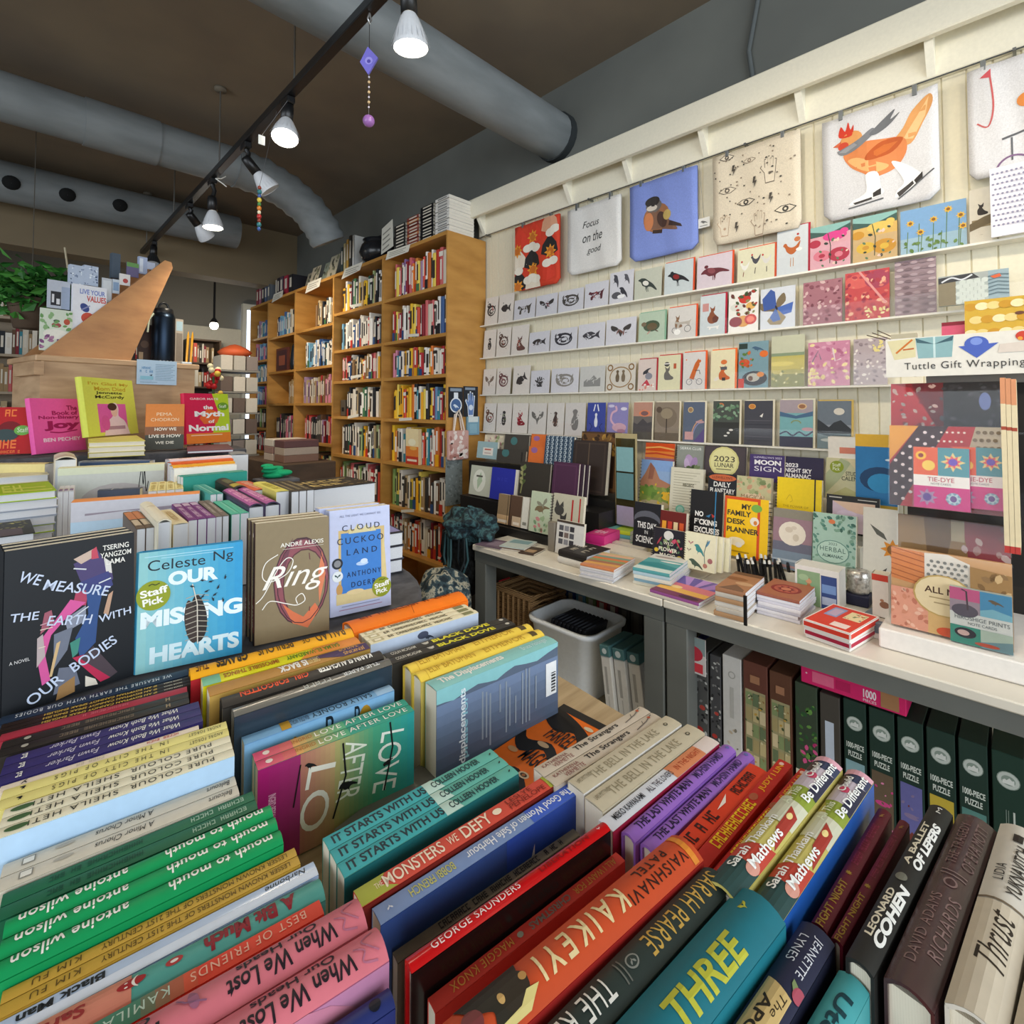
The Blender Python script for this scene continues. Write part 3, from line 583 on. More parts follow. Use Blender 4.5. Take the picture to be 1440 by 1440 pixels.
B('thick pink hardcover with black gothic lettering, the one farther from the table front', q4((302,1440),(518,1304),(240,1408),(498,1264)), .900, 'd67480', hard=1, sp=PK, flip=1, L=.235)
B('thick pink hardcover with black gothic lettering and purple-shaded cover, nearest the table front', q4((310,1504),(555,1348),(302,1441),(519,1305)), .900, 'd67480', hard=1, sp=PK, flip=1, nc='b47a9a', L=.235, near=[('e', .2, .8, .2, .2, 'a86a98'), ('e', .7, .7, .25, .2, 'c07a90')])
B('navy hardcover corner below the pink pair at the bottom edge', q4((420,1500),(560,1424),(400,1470),(548,1398)), .870, '24306c', hard=1, L=.2, flip=1, sp=[('e', .06, .5, .02, .02, '0c1020')])
COLUMN('M')
# ---- middle column behind
B('yellow-orange hardcover with red boards and dark spine capitals', q4((270,957),(497,896),(264,941),(490,885)), .905, 'f3ac18', hard=1, nc='b5202a', sp=[T('BALLAD', .05, .25, .2, .8, '5a4416', b=.02), T('OF', .29, .34, .3, .7, '5a4416'), T('PERILOUS', .4, .62, .2, .75, '5a4416', b=.02), T('GRAVES', .68, .86, .2, .8, '3a2c10', b=.04), T('THE', .9, .97, .2, .75, '5a2c10')], flip=1)
B('lime yellow paperback with green and orange ends and tiny lettering', q4((288,967),(508,903),(280,953),(498,897)), .902, 'e8e01a', sp=[('r', 0, 0, .3, 1, 'e89038'), ('p', [(.3, 0), (.3, 1), (.42, 1)], 'e89038'), ('r', .9, 0, 1, 1, '7fbf9a'), T('SALMA EL-WARDANY', .14, .5, .25, .75, '5b8a1a', b=.02), T('IMPOSSIBLE THINGS', .55, .88, .25, .75, 'b0641a', b=.02)], flip=1)
B('tan and purple paperback with white block letters beside the dark thriller', q4((297,981),(521,910),(289,967),(509,903)), .900, 'b8863c', sp=[('p', [(0, .2), (.35, .1), (.5, 0), (.2, 1), (0, 1)], '4a3458'), T('JENKINS', .03, .18, .5, .9, 'e8b04a'), T('TAYLOR', .06, .2, .1, .45, 'e8b04a'), T('IS BACK', .42, .6, .15, .85, wh, b=.04), T('CARRIE SOTO', .34, .42, .2, .8, 'f2e0a0')], flip=1, nc='c8a050')
B('dark charcoal hardcover with orange and white capitals on the spine', q4((314,997),(541,925),(308,982),(529,917)), .905, '34302c', hard=1, sp=[T('KARIN SLAUGHTER', .07, .44, .22, .75, wh, b=.03), T('GIRL, FORGOTTEN', .5, .9, .22, .75, 'e0522a', b=.02)], flip=1)
B('smoky grey-blue hardcover with faint silver capitals and cloudy cover', q4((333,1011),(547,933),(323,998),(545,926)), .903, '6d6a62', hard=1, nc='2a3946', finish='gloss', sp=[T('THE PAPER', .08, .34, .25, .75, 'cfd0cc', b=.02), ('z', .42, .6, .25, .75, 'b0b0a8')], flip=1, near=[('e', .6, .55, .25, .08, '3f5a70'), ('e', .75, .4, .2, .09, '1e2a34'), ('e', .35, .45, .2, .06, '4a6a82'), ('e', .25, .75, .18, .05, '324a5c')])
B('light blue paperback with mustard figures and black letters, behind the sunset-coloured pair', q4((344,1047),(553,972),(339,1037),(548,962)), .872, '86b8e0', sp=[T('SALLY ROONEY', .16, .58, .2, .8, '1e2a38', s=1.1), ('r', 0, 0, .13, 1, 'a8cbe8'), ('r', .72, 0, .78, 1, 'c89a30'), T('BEAUTIFUL WORLD', .6, .72, .2, .8, '3a4a60')], flip=1, near=[('e', .78, .7, .06, .16, 'c09028'), ('s', 'tall', .3, .72, .1, .22, 'c09028'), T('B', .5, .56, .7, .98, '15202c'), T('R', .7, .75, .72, .98, '15202c'), ('r', 0, 0, .25, .5, 'b8862c')])
LV = [('g', 0, 0, .24, 1, 'a8186c', 'a0306a', 4, 'x'), ('g', .24, 0, .45, 1, 'b87868', 'c0a070', 7, 'x'), ('g', .45, 0, .7, 1, 'b0a86c', '58a078', 8, 'x'), ('g', .7, 0, 1, 1, '48a07c', '2c9c98', 6, 'x'),
      T('INGRID PERSAUD', .0, .16, .55, .62, 'f0b8d0', r=-90, b=.02), T('LO', .15, .53, .35, .64, 'f4f0e2', r=-100), T('AFTER', .38, .74, .5, .75, 'eef0e0', r=-100), T('LOVE', .62, 1.0, .42, .7, 'f2f4ea', r=-100),
      ('l', [(.5, .95), (.52, .6), (.44, .2)], .012, dk), ('l', [(.82, .98), (.84, .7), (.78, .25)], .012, dk), ('s', 'bird', .53, .5, .11, .13, dk, 20), ('s', 'bird', .3, .86, .07, .07, dk), ('l', [(.24, .9), (.2, .5)], .008, dk), ('s', 'bird', .8, .55, .06, .1, dk, 60)]
B('sunset-gradient teal paperback with white spine capitals, {o} of a pair', q4((358,1084),(582,1001),(358,1059),(568,982)), .872, '2f9d86', n=2, sp=[('g', 0, 0, .22, 1, 'e0507a', 'dc6a6a', 3, 'x'), ('g', .22, 0, .55, 1, 'd8a05a', '58ac80', 8, 'x'), T('LOVE AFTER LOVE', .36, .96, .22, .78, wh, s=1.1), ('e', .07, .5, .02, .02, 'f6e8e0'), T('INGRID', .22, .34, .3, .7, 'b06a2a')], near=LV, nc='2c9c92')
COLUMN('N')
# ---- back right of the foreground table
B('orange hardcover with curved glossy jacket and fine dark script, farthest back', q4((497,891),(651,846),(482,876),(645,832)), .905, 'f47a16', hard=1, sp=[('z', .1, .9, .5, .85, '7a2c08'), ('l', [(.5, .1), (.52, .5), (.6, .8)], .004, 'a04008')])
B('cream paperback with tan spine labels, {o} of three behind the charcoal pair', q4((524,905),(672,862),(501,892),(653,849)), .893, 'efe6c4', n=3, nc='c4d2e6', sp=[('r', .03, .15, .12, .85, 'c8bc90'), ('r', .05, .3, .1, .7, 'f4eed4'), ('z', .16, .75, .25, .75, '6a6246'), ('r', .86, .15, .96, .85, '8a8a62')], near=[('r', 0, .72, 1, .78, 'aab4c4'), ('s', 'bird', .5, .9, .1, .08, '404858'), ('e', .45, .93, .05, .03, '4a5064')])
B('charcoal paperback with yellow capitals on its spine, {o} of a pair', q4((553,931),(727,879),(534,919),(709,869)), .893, '3a3834', n=2, sp=[T('COLIN MCADAM', .04, .22, .25, .7, 'd8d4c8', b=.01), ('e', .3, .5, .022, .018, 'b8b4a8'), ('s', 'wing', .3, .5, .05, .04, 'cfcbbf'), T('BLACK DOVE', .35, .83, .2, .8, 'e6dc3c', b=.04), ('e', .95, .5, .018, .016, 'c8c4b8')])
B('yellow book with pale embossed capitals, {o} of a pair', q4((599,958),(764,895),(560,938),(738,878)), .893, 'f0cf50', n=2, hard=1, sp=[T('ELIF BATUMAN', .08, .42, .25, .7, 'c2962a'), T('EITHER/OR', .5, .84, .25, .7, 'c2962a'), ('r', .9, .2, .95, .8, '5a4a2a'), ('l', [(.06, 0), (.06, 1)], .003, 'c8a030')], nc='e8cc68')
DSP = [('p', [(0, .86), (.06, .855), (.12, .84), (.2, .87), (.3, .9), (.38, .875), (.45, .86), (.52, .9), (.6, .93), (.7, .9), (.8, .88), (.9, .92), (1, .95), (1, 1), (0, 1)], '8cc8cc'), ('g', 0, 0, 1, .84, '4a566a', '7488a8', 8, 'y'), T('praise for', .02, .4, .48, .56, '8ec4d4', r=90, b=.02), T('the displacements', -.1, .48, .38, .48, 'e4eef4', r=90, b=.02)]
for k, (xx, y0, y1) in enumerate(((.33, .3, .8), (.36, .3, .78), (.39, .2, .75), (.47, .5, .8), (.52, .25, .8), (.55, .3, .72), (.6, .3, .6), (.66, .25, .82), (.69, .25, .85), (.72, .25, .84), (.78, .35, .72))): DSP.append(('r', xx, y0, xx+.012, y1, '8f9cab'))
DSP += [('r', .88, .42, .98, .8, 'eef2f4')]+[('r', .93, .44+.012*i, .97, .45+.012*i, '20242a') for i in range(20) if i % 3]
B('tall grey-blue paperback with aqua spine and white back-cover text, barcode showing', q4((617,975),(782,900),(599,959),(764,894)), .895, '8fc9c4', nc='5c6b80', sp=[T('The Displacements', .06, .55, .2, .8, wh, b=.03), T('Bruce Holsinger', .72, .95, .25, .75, 'd8eef0')], near=DSP[1:2]+DSP[:1]+DSP[2:])
# flat books on the table
def flat_px(label, nl, fl, nr, z, Tk, col, ops, turn=0, **k):
    """flat book from three corners of its top (near left, far left, near right) at height z"""
    a, b, c_ = PZ(nl, z), PZ(fl, z), PZ(nr, z); ey = (b-a); W = ey.length; ey.normalize(); ex = Vector((ey.y, -ey.x, 0)); Ln = (c_-a).dot(ex)
    LOG.append((label[:40], round(Ln, 3), round(W, 3)))
    return FL(label, basis(Vector((a.x, a.y, z-Tk)), ex, ey, Vector((0, 0, 1))), Ln, Tk, W, col, near=ops, **k)
TIG = [('q', [(0, .1), (.2, .2), (.5, .1), (.8, .2), (1, .12), (1, .2), (.6, .3), (.3, .24), (0, .2)], '1c1814'), ('q', [(0, .5), (.3, .42), (.6, .52), (1, .4), (1, .48), (.6, .6), (.2, .54), (0, .6)], '1c1814'), ('q', [(0, .8), (.4, .72), (.7, .78), (1, .68), (1, .8), (.5, .9), (0, .93)], '1c1814'), ('r', 0, .93, 1, 1, '26221e'), ('e', .75, .28, .1, .07, 'd8c0a0'), ('e', .75, .28, .065, .04, '3a2a1c'), ('e', .75, .28, .03, .03, 'a86a3a'), ('e', .5, .56, .12, .06, 'd0b088'), ('e', .82, .88, .1, .05, 'd8c8a8'), ('e', .2, .4, .1, .06, 'c89868'),
       T('PORTRAIT', .30, .98, .03, .2, dk, b=.01), T('MAGGIE', .4, .95, .36, .5, dk, b=.01), T('FARRELL', .35, .95, .62, .76, dk, b=.01)]
flat_px('orange and black striped book lying flat beside the tall grey-blue one', (640, 1092), (793, 990), (745, 1108), .775, .024, 'ea7016', TIG)
flat_px('grey book lying flat with a magenta mark, below the flamingo-cover paperbacks', (470, 1166), (590, 1075), (640, 1130), .772, .02, '77756e', [('p', [(.3, .55), (.6, .6), (.62, .8), (.32, .75)], 'b02870'), ('p', [(.42, .6), (.5, .62), (.46, .75)], '77756e'), ('z', .3, .45, .2, .4, '2a2824'), ('p', [(.88, .3), (.94, .55), (.97, .3)], 'e8e4d4')])
COLUMN('F')
# ---- front middle
SW = [('r', 0, 0, .53, 1, '3aa6aa'), ('p', [(.53, 0), (.63, 0), (.59, 1), (.53, 1)], 'bcd8cc'), T('IT STARTS WITH US', .03, .53, .2, .8, '16323c', b=.03), T('COLLEEN HOOVER', .57, .88, .25, .75, '1e3c40', b=.02), ('s', 'leaf', .965, .5, .025, .02, '2c3c34', 40)]
B('teal paperback with bold navy spine capitals, {o} of three from the front', q4((490,1233),(729,1087),(448,1181),(689,1053)), .885, '63b3a4', n=3, sp=SW, nc='1d6d70')
B('coral red paperback with quirky cream capitals and olive ends', q4((509,1272),(796,1098),(492,1249),(786,1082)), .888, 'd6503f', sp=[('p', [(0, 0), (.14, 0), (.08, .5), (.12, 1), (0, 1)], 'a8ac40'), ('r', .9, 0, 1, 1, 'a8ac40'), T('THE', .065, .095, .35, .65, 'f2dcc0'), T('MONSTERS', .10, .35, .15, .85, 'f4e2c8', b=.01), T('WE', .375, .42, .25, .75, 'f4e2c8', i=.2), T('DEFY', .44, .58, .12, .88, 'f4e2c8', b=.01), ('e', .62, .5, .022, .016, 'f4e2c8'), T('LESLYE', .68, .82, .52, .85, '7a2418'), T('PENELOPE', .68, .88, .12, .45, '7a2418'), ('z', .92, .97, .25, .75, '8a2a18')], nc='7a241c')
B('slate blue paperback with sailing-blue cover and white serif lettering reversed', q4((538,1301),(821,1110),(520,1277),(802,1100)), .885, '7f97c4', sp=[('r', 0, 0, .3, 1, '4465c8'), T('The Good Women of Safe Harbour', .04, .62, .25, .78, 'eef0f4', b=.01), T('BOBBI FRENCH', .68, .87, .25, .75, 'c8c46a', b=.01), ('s', 'wing', .95, .5, .02, .02, 'e8eaf0')], flip=1, nc='36528f', near=[('r', .55, 0, 1, 1, '2f4fa8'), ('r', 0, 0, .3, .7, '4e5874'), ('p', [(.04, 0), (.08, .7), (.14, .1)], '262c3c'), ('p', [(.16, 0), (.2, .75), (.26, .1)], '323a50'), ('p', [(.3, .45), (.42, .6), (.42, .25), (.3, .2)], 'cfc6ca'), ('p', [(.58, .3), (.7, .85), (.7, .35)], 'ddd8dc'), ('p', [(.44, 0), (.5, .6), (.56, .7), (.56, 0)], '2a3f80'), ('e', .1, .3, .03, .02, 'b8a82c')])
B('khaki grey paperback with black letters sunk between the blue and glossy red ones', q4((560,1350),(818,1176),(548,1338),(806,1166)), .862, '6d6654', sp=[('z', .2, .9, .2, .8, '1c1a14')])
B('glossy bright red and black hardcover with thin white capitals', q4((580,1368),(859,1168),(568,1349),(845,1155)), .90, 'c4060f', hard=1, finish='gloss', nc='15100f', fc='c4060f', sp=[T('GEORGE SAUNDERS', .09, .49, .3, .78, 'f2dcd8', s=1.1), T('LIBERATION', .6, .88, .3, .75, '8a040a'), ('s', 'wing', .95, .5, .018, .014, 'f0d0d0')], page='ddd8cc')
B('thin red paperback with gold spine capitals beside the orange hardcover', q4((616,1424),(878,1210),(597,1404),(866,1198)), .872, 'd4453a', sp=[T('ALL I WANT FOR', .04, .3, .25, .78, 'd8a04a'), T('CHRISTMAS', .33, .55, .25, .78, '8a7a70', b=.02), ('e', .6, .5, .014, .012, 'a8a898'), T('MAGGIE KNOX', .64, .92, .2, .78, 'd89a4a', s=1.1)], flip=1)
KK = [T('VAISHNAVI', .05, .34, .56, .82, '3a1a12', s=1.2, b=.01), T('PATEL', .11, .27, .2, .46, '3a1a12', s=1.2, b=.01), T('KAIKEYI', .35, .71, .22, .78, 'e6cf9a', s=1.4, b=.015), ('r', .02, .02, .045, .98, 'e08a30'), ('s', 'body', .85, .42, .18, .15, '2e2a22'), ('e', .80, .48, .05, .05, '342c22'), ('p', [(.73, .7), (.78, .93), (.86, .93), (.88, .84), (.8, .8), (.77, .66)], 'd8c880'), ('e', .76, .42, .012, .012, 'c89858'), ('e', .84, .5, .01, .014, 'd0a868'), ('e', .93, .5, .03, .03, '7a3a3a')]
B('thick orange-red hardcover with gold lettering and a dark head motif', q4((640,1535),(984,1214),(560,1487),(949,1170)), .905, 'cc4f28', hard=1, sp=KK, flip=1, nc='b02c28', L=.245)
B('dark green-black hardcover with thin gold and white capitals', q4((800,1512),(1027,1250),(775,1430),(990,1218)), .900, '2e3a36', hard=1, sp=[T('SARAH PEARSE', .02, .41, .22, .8, 'd0a850', s=1.1), ('e', .48, .5, .024, .02, '8a8c84'), ('e', .48, .5, .019, .015, '2e3a36'), ('s', 'wing', .48, .5, .02, .02, '8a8c84'), ('r', .515, .2, .52, .8, '6a6c64'), ('r', .53, .2, .535, .8, '6a6c64'), T('THE RETREAT', .58, .98, .2, .8, 'eceae0', s=1.1)], flip=1, L=.235)
B('thick teal hardcover with big olive capitals', q4((996,1440),(1107,1301),(866,1440),(1036,1246)), .905, '1b6f7c', hard=1, sp=[('s', 'wing', .92, .62, .035, .03, 'b8b63a'), T('THREE', .46, .80, .12, .6, 'b9b83c', b=.03), T('VALERIE', .1, .4, .12, .5, 'e4ecec')], L=.235)
B('navy hardcover with yellow label and white author capitals, between teal books', q4((1128,1408),(1176,1327),(1029,1440),(1124,1296)), .880, '23263f', hard=1, nc='191a2c', sp=[T('JEANETTE', .04, .21, .55, .82, 'd8dae0', s=1.1), T('LYNES', .06, .18, .2, .46, 'd8dae0', s=1.1), ('p', [(.27, .1), (.95, .05), (.95, .9), (.29, .85)], 'cdb074'), T('The', .3, .38, .6, .78, '3a2e1a', i=.2), T('APOTHECARY', .33, .86, .25, .55, '2a2214', b=.02), ('s', 'leaf', .25, .8, .05, .04, '7a8a5a', 30), ('e', .26, .92, .025, .015, 'a84a5a')], flip=1, L=.23)
B('bright teal book with dark rounded lettering, low beside the black-and-white one', q4((1160,1510),(1227,1399),(1110,1478),(1177,1364)), .868, '4aa3a6', hard=1, sp=[T('Utopia', .08, .4, .2, .8, '123c44', b=.03, s=1.05), ('z', .5, .95, .3, .7, '123c44')], flip=1, L=.22)
B('small bright red book corner by the brown hardcover at the bottom edge', q4((1310,1466),(1325,1432),(1262,1448),(1276,1420)), .84, 'd8391f', L=.16)
COLUMN('R')
# ---- front right
B('pinkish beige paperback with black script title and twigs, {o} of a pair', q4((790,1105),(929,1010),(742,1081),(902,994)), .890, 'c9bba8', n=2, sp=[T('KATHERENA', .04, .24, .52, .8, '8a4a44'), T('VERMETTE', .1, .26, .15, .45, '8a4a44'), T('The Strangers', .3, .7, .25, .8, '2a2624', b=.01), ('l', [(.76, .3), (.88, .5), (.97, .85)], .006, '6a6058'), ('l', [(.84, .45), (.86, .75)], .005, '6a6058'), ('e', .93, .7, .012, .012, 'b85a3a')])
BL = [T('LARS MYTTING', .03, .14, .5, .75, '8a7f66'), T('THE BELL IN THE LAKE', .13, .79, .25, .72, '9a8f74', s=1.05), ('e', .9, .5, .018, .014, '4a4438'), ('e', .9, .5, .01, .007, 'b0a68c')]
B('sand beige paperback with tone-on-tone capitals, the one beside the script-titled pair', q4((824,1116),(958,1017),(799,1101),(932,1005)), .893, 'c9bea4', sp=BL, nc='e8e6e2')
B('sand beige paperback with tone-on-tone capitals, the one by the white and red book', q4((847,1140),(991,1033),(822,1122),(966,1016)), .893, 'c9bea4', sp=BL, nc='c9bea4')
B('white to orange paperback with crimson cover and small black capitals', q4((863,1170),(1010,1046),(840,1152),(993,1034)), .885, 'dfe2ea', nc='a3203f', sp=[('r', .55, 0, 1, 1, 'dc8a5e'), ('r', .85, 0, 1, 1, 'e4d4cc'), T('MIEKO KAWAKAMI', .06, .3, .3, .7, '24242c', b=.01), T('ALL THE LOVERS', .34, .56, .3, .7, '3a2a30'), T('IN THE NIGHT', .6, .84, .3, .7, 'b4401c')])
LW = [T('THE LAST WHITE MAN', .07, .55, .22, .78, '2a1a40', b=.02), T('MOHSIN HAMID', .6, .89, .22, .78, '3a2a58', b=.01), ('e', .97, .5, .012, .012, '6a6ab0')]
B('violet hardcover with dark purple capitals, the one beside the crimson-edged book', q4((893,1186),(1034,1058),(873,1169),(1017,1046)), .885, '9a6ac6', hard=1, sp=LW)
B('violet hardcover with dark purple capitals, the one beside the flame red book', q4((920,1200),(1062,1067),(899,1188),(1042,1056)), .885, '9a6ac6', hard=1, sp=LW)
B('flame red book with black brush letters and a white crescent', q4((983,1194),(1079,1085),(957,1172),(1052,1073)), .880, 'e0401e', sp=[('z', .1, .3, .2, .8, '3a0c08'), ('z', .34, .5, .2, .8, '3a0c08'), ('p', [(.52, .5), (.66, .75), (.6, .45)], 'f6e8dc'), ('z', .7, .92, .25, .75, '3a0c08')], L=.2)
ZZ = [('z', .17, .57, .15, .85, 'f4c81a'), ('e', .6, .6, .03, .02, 'b05a3a'), T('JUDY I LIN', .67, .95, .25, .75, 'f0a81e', b=.02), ('e', .96, .6, .014, .012, 'f0c8c0')]
B('red book with thick yellow letters, the one beside the flame red book', q4((994,1217),(1117,1077),(979,1202),(1092,1066)), .885, 'c8261c', sp=ZZ, L=.205)
B('red book with thick yellow letters, the one beside the bright patchwork-cover pair', q4((1023,1226),(1143,1090),(1008,1214),(1126,1078)), .883, 'c8261c', sp=ZZ, L=.205)
BW = [('r', 0, 0, .16, 1, '2b4a48'), ('r', .16, 0, .3, 1, 'c04434'), ('p', [(.3, 0), (.44, 0), (.42, 1), (.24, 1)], 'c9bc68'), ('r', .44, 0, .62, 1, 'd3d2b8'), ('p', [(.6, 0), (.72, 0), (.72, 1), (.6, .6)], '8f9f38'), ('r', .72, 0, .9, 1, 'c9bcc6'), ('r', .9, 0, 1, 1, '38405c'), ('p', [(.3, .05), (.52, .1), (.56, .45), (.4, .4)], 'a8382c'), ('e', .16, .2, .035, .02, 'd89a88'), ('e', .5, .3, .02, .01, 'f0d890'), ('p', [(.68, 0), (.9, 0), (.88, .3), (.7, .35)], '2a2c44'), ('e', .82, .6, .025, .02, 'd0486a'), ('e', .9, .85, .05, .02, '4a3430'), ('p', [(.97, 0), (1, 0), (1, 1), (.95, 1)], 'e0a8b4'),
      T('Sarah Thankam', .1, .46, .55, .86, 'fbfbf4', b=.02), T('Mathews', .16, .4, .12, .42, 'fbfbf4', b=.02), T('All This', .56, .7, .55, .85, 'e8ecd0', b=.01), T('Could', .8, .93, .55, .85, 'fbfbf4', b=.02), T('Be Different', .64, .97, .12, .42, 'fbfbf4', b=.02)]
B('hardcover with colourful patchwork jacket and white serif lettering, beside the red pair', q4((1052,1250),(1186,1083),(1029,1200),(1147,1065)), .900, 'c9bc68', hard=1, sp=BW, L=.235)
B('hardcover with colourful patchwork jacket and white serif lettering, showing its blue side', q4((1106,1292),(1227,1102),(1060,1255),(1193,1083)), .900, 'c9bc68', hard=1, sp=BW, nc='2a62b8', finish='gloss', L=.235)
FN = [T('FIGHT NIGHT', .0, .33, .25, .78, 'a8842c', b=.02), ('s', 'star', .39, .5, .03, .03, 'a8842c'), ('z', .45, .84, .25, .75, '8a2440'), ('s', 'bird', .93, .5, .04, .03, '9a6a30')]
B('maroon hardcover with dull gold capitals, the one beside the blue-sided patchwork book', q4((1163,1311),(1255,1145),(1139,1297),(1233,1137)), .885, '6a1526', hard=1, sp=FN)
B('maroon hardcover with dull gold capitals, the one beside the black book', q4((1183,1330),(1281,1160),(1169,1319),(1262,1152)), .885, '6a1526', hard=1, sp=FN)
B('black hardcover with bold white slanted capitals on its spine', q4((1230,1371),(1342,1145),(1186,1348),(1305,1133)), .900, '262624', hard=1, sp=[T('LEONARD', .12, .38, .54, .84, 'f0e8d0', b=.03, i=.15), T('COHEN', .1, .42, .1, .48, 'f8f8f2', b=.05, i=.15), ('e', .46, .6, .022, .018, '77776a'), T('A BALLET', .54, .85, .56, .84, 'f0e8d0', b=.03, i=.15), T('OF LEPERS', .54, .86, .12, .46, 'f8f8f2', b=.05, i=.15), T('M', .94, .98, .4, .6, 'e8e8e0')])
B('thick dark brown hardcover with faint thin capitals and shiny edge', q4((1312,1426),(1404,1171),(1243,1374),(1344,1144)), .900, '43292a', hard=1, finish='gloss', sp=[T('DAVID ADAMS', .1, .45, .55, .8, '8a6e6a', s=1.15), T('RICHARDS', .16, .46, .14, .42, '8a6e6a', s=1.15), ('e', .53, .5, .025, .02, '8a706c'), ('e', .53, .5, .018, .014, '43292a'), ('r', .57, .2, .575, .8, '8a706c'), ('r', .59, .2, .595, .8, '8a706c'), T('THE TRAGEDY', .64, .93, .55, .8, '7a5f5c', s=1.1), T('OF EVA MOTT', .64, .95, .14, .42, '7a5f5c', s=1.1)])
TH = [('r', .0, .0, .5, 1, 'd6c9b2'), ('r', .505, 0, .515, 1, '7a6a54'), T('Thrust', .2, .46, .2, .75, '33291f', i=.5), T('LIDIA', .62, .72, .6, .82, '2c2620', s=1.1), T('YUKNAVITCH', .56, .86, .2, .5, '2c2620', b=.01), ('r', .88, .4, .93, .62, '2c2620')]
B('cream hardcover with large flowing script, beside the thick dark brown one', q4((1402,1478),(1478,1183),(1338,1402),(1397,1161)), .900, 'd9d2c4', hard=1, sp=TH)
B('cream hardcover with large flowing script, the outer one at the table corner', q4((1500,1530),(1560,1230),(1412,1480),(1484,1186)), .900, 'd9d2c4', hard=1, sp=TH)

COLUMN(None)
# ================================================================== the taller cloth-covered table behind
cloth_m = noisy('grey_cloth', [(.35, '47474b'), (.65, '5c5c61')], 30, .95, 4)
r = root('display_table', 'taller display table under a dark grey cloth, holding pale paperbacks and standing books', 'table', TF())
MA0, MA1, MC0, MC1, MZ = -1.0, .609, .962, 2.88, .88
FOOT = [(MA0, MC0), (.48, MC0), (.53, 1.0), (.575, 1.08), (MA1, 1.21), (MA1, MC1), (MA0, MC1)]
q = MB(); q.prism([TF() @ Vector((x, y, MZ-.03)) for x, y in FOOT], (0, 0, .026), wood_t); q.build('tabletop', r, Matrix())
for x in (MA0+.02, MA1-.13):
    for y in (MC0+.12, MC1-.1): q = MB(); q.box((x, y, 0), (x+.05, y+.05, MZ-.03), wood_t, TF()); q.build('leg', r, Matrix())
q = MB(); per = []
for i in range(len(FOOT)):
    a_, b_ = Vector(FOOT[i]), Vector(FOOT[(i+1) % len(FOOT)]); k_ = max(1, int((b_-a_).length/.06)); d_ = (b_-a_).normalized()
    for j in range(k_): per.append((a_.lerp(b_, j/k_), Vector((d_.y, -d_.x)), i == 0))
n = len(per); vs = []; tf = TF()
for k, (z, o) in enumerate(((MZ, -.003), (MZ-.006, .003), (MZ-.2, .012), (MZ-.5, .024), (.06, .034))):
    for i, (p_, nn, fr) in enumerate(per):
        w_ = 0 if fr else abs(math.sin(i*1.9)*.014+math.sin(i*.77)*.012)*k/4
        p2 = p_+nn*((0 if fr else o)+w_); vs.append(tf @ Vector((p2.x, p2.y, z)))
q.add(vs, [(k*n+i, k*n+(i+1) % n, (k+1)*n+(i+1) % n, (k+1)*n+i) for k in range(4) for i in range(n)], cloth_m, True); q.add(vs[:n], [list(range(n))], cloth_m)
tag(q.build('tablecloth'), 'dark grey cloth draped over the taller display table', 'tablecloth')
q = MB(); q.bbox((MA0+.05, 2.62, MZ+.001), (.5, 2.86, 1.108), cloth_m, .006, TF()); tag(q.build('display_riser'), 'grey cloth-covered riser under the bright books before the wooden podium', 'riser')
NS = MZ+.002
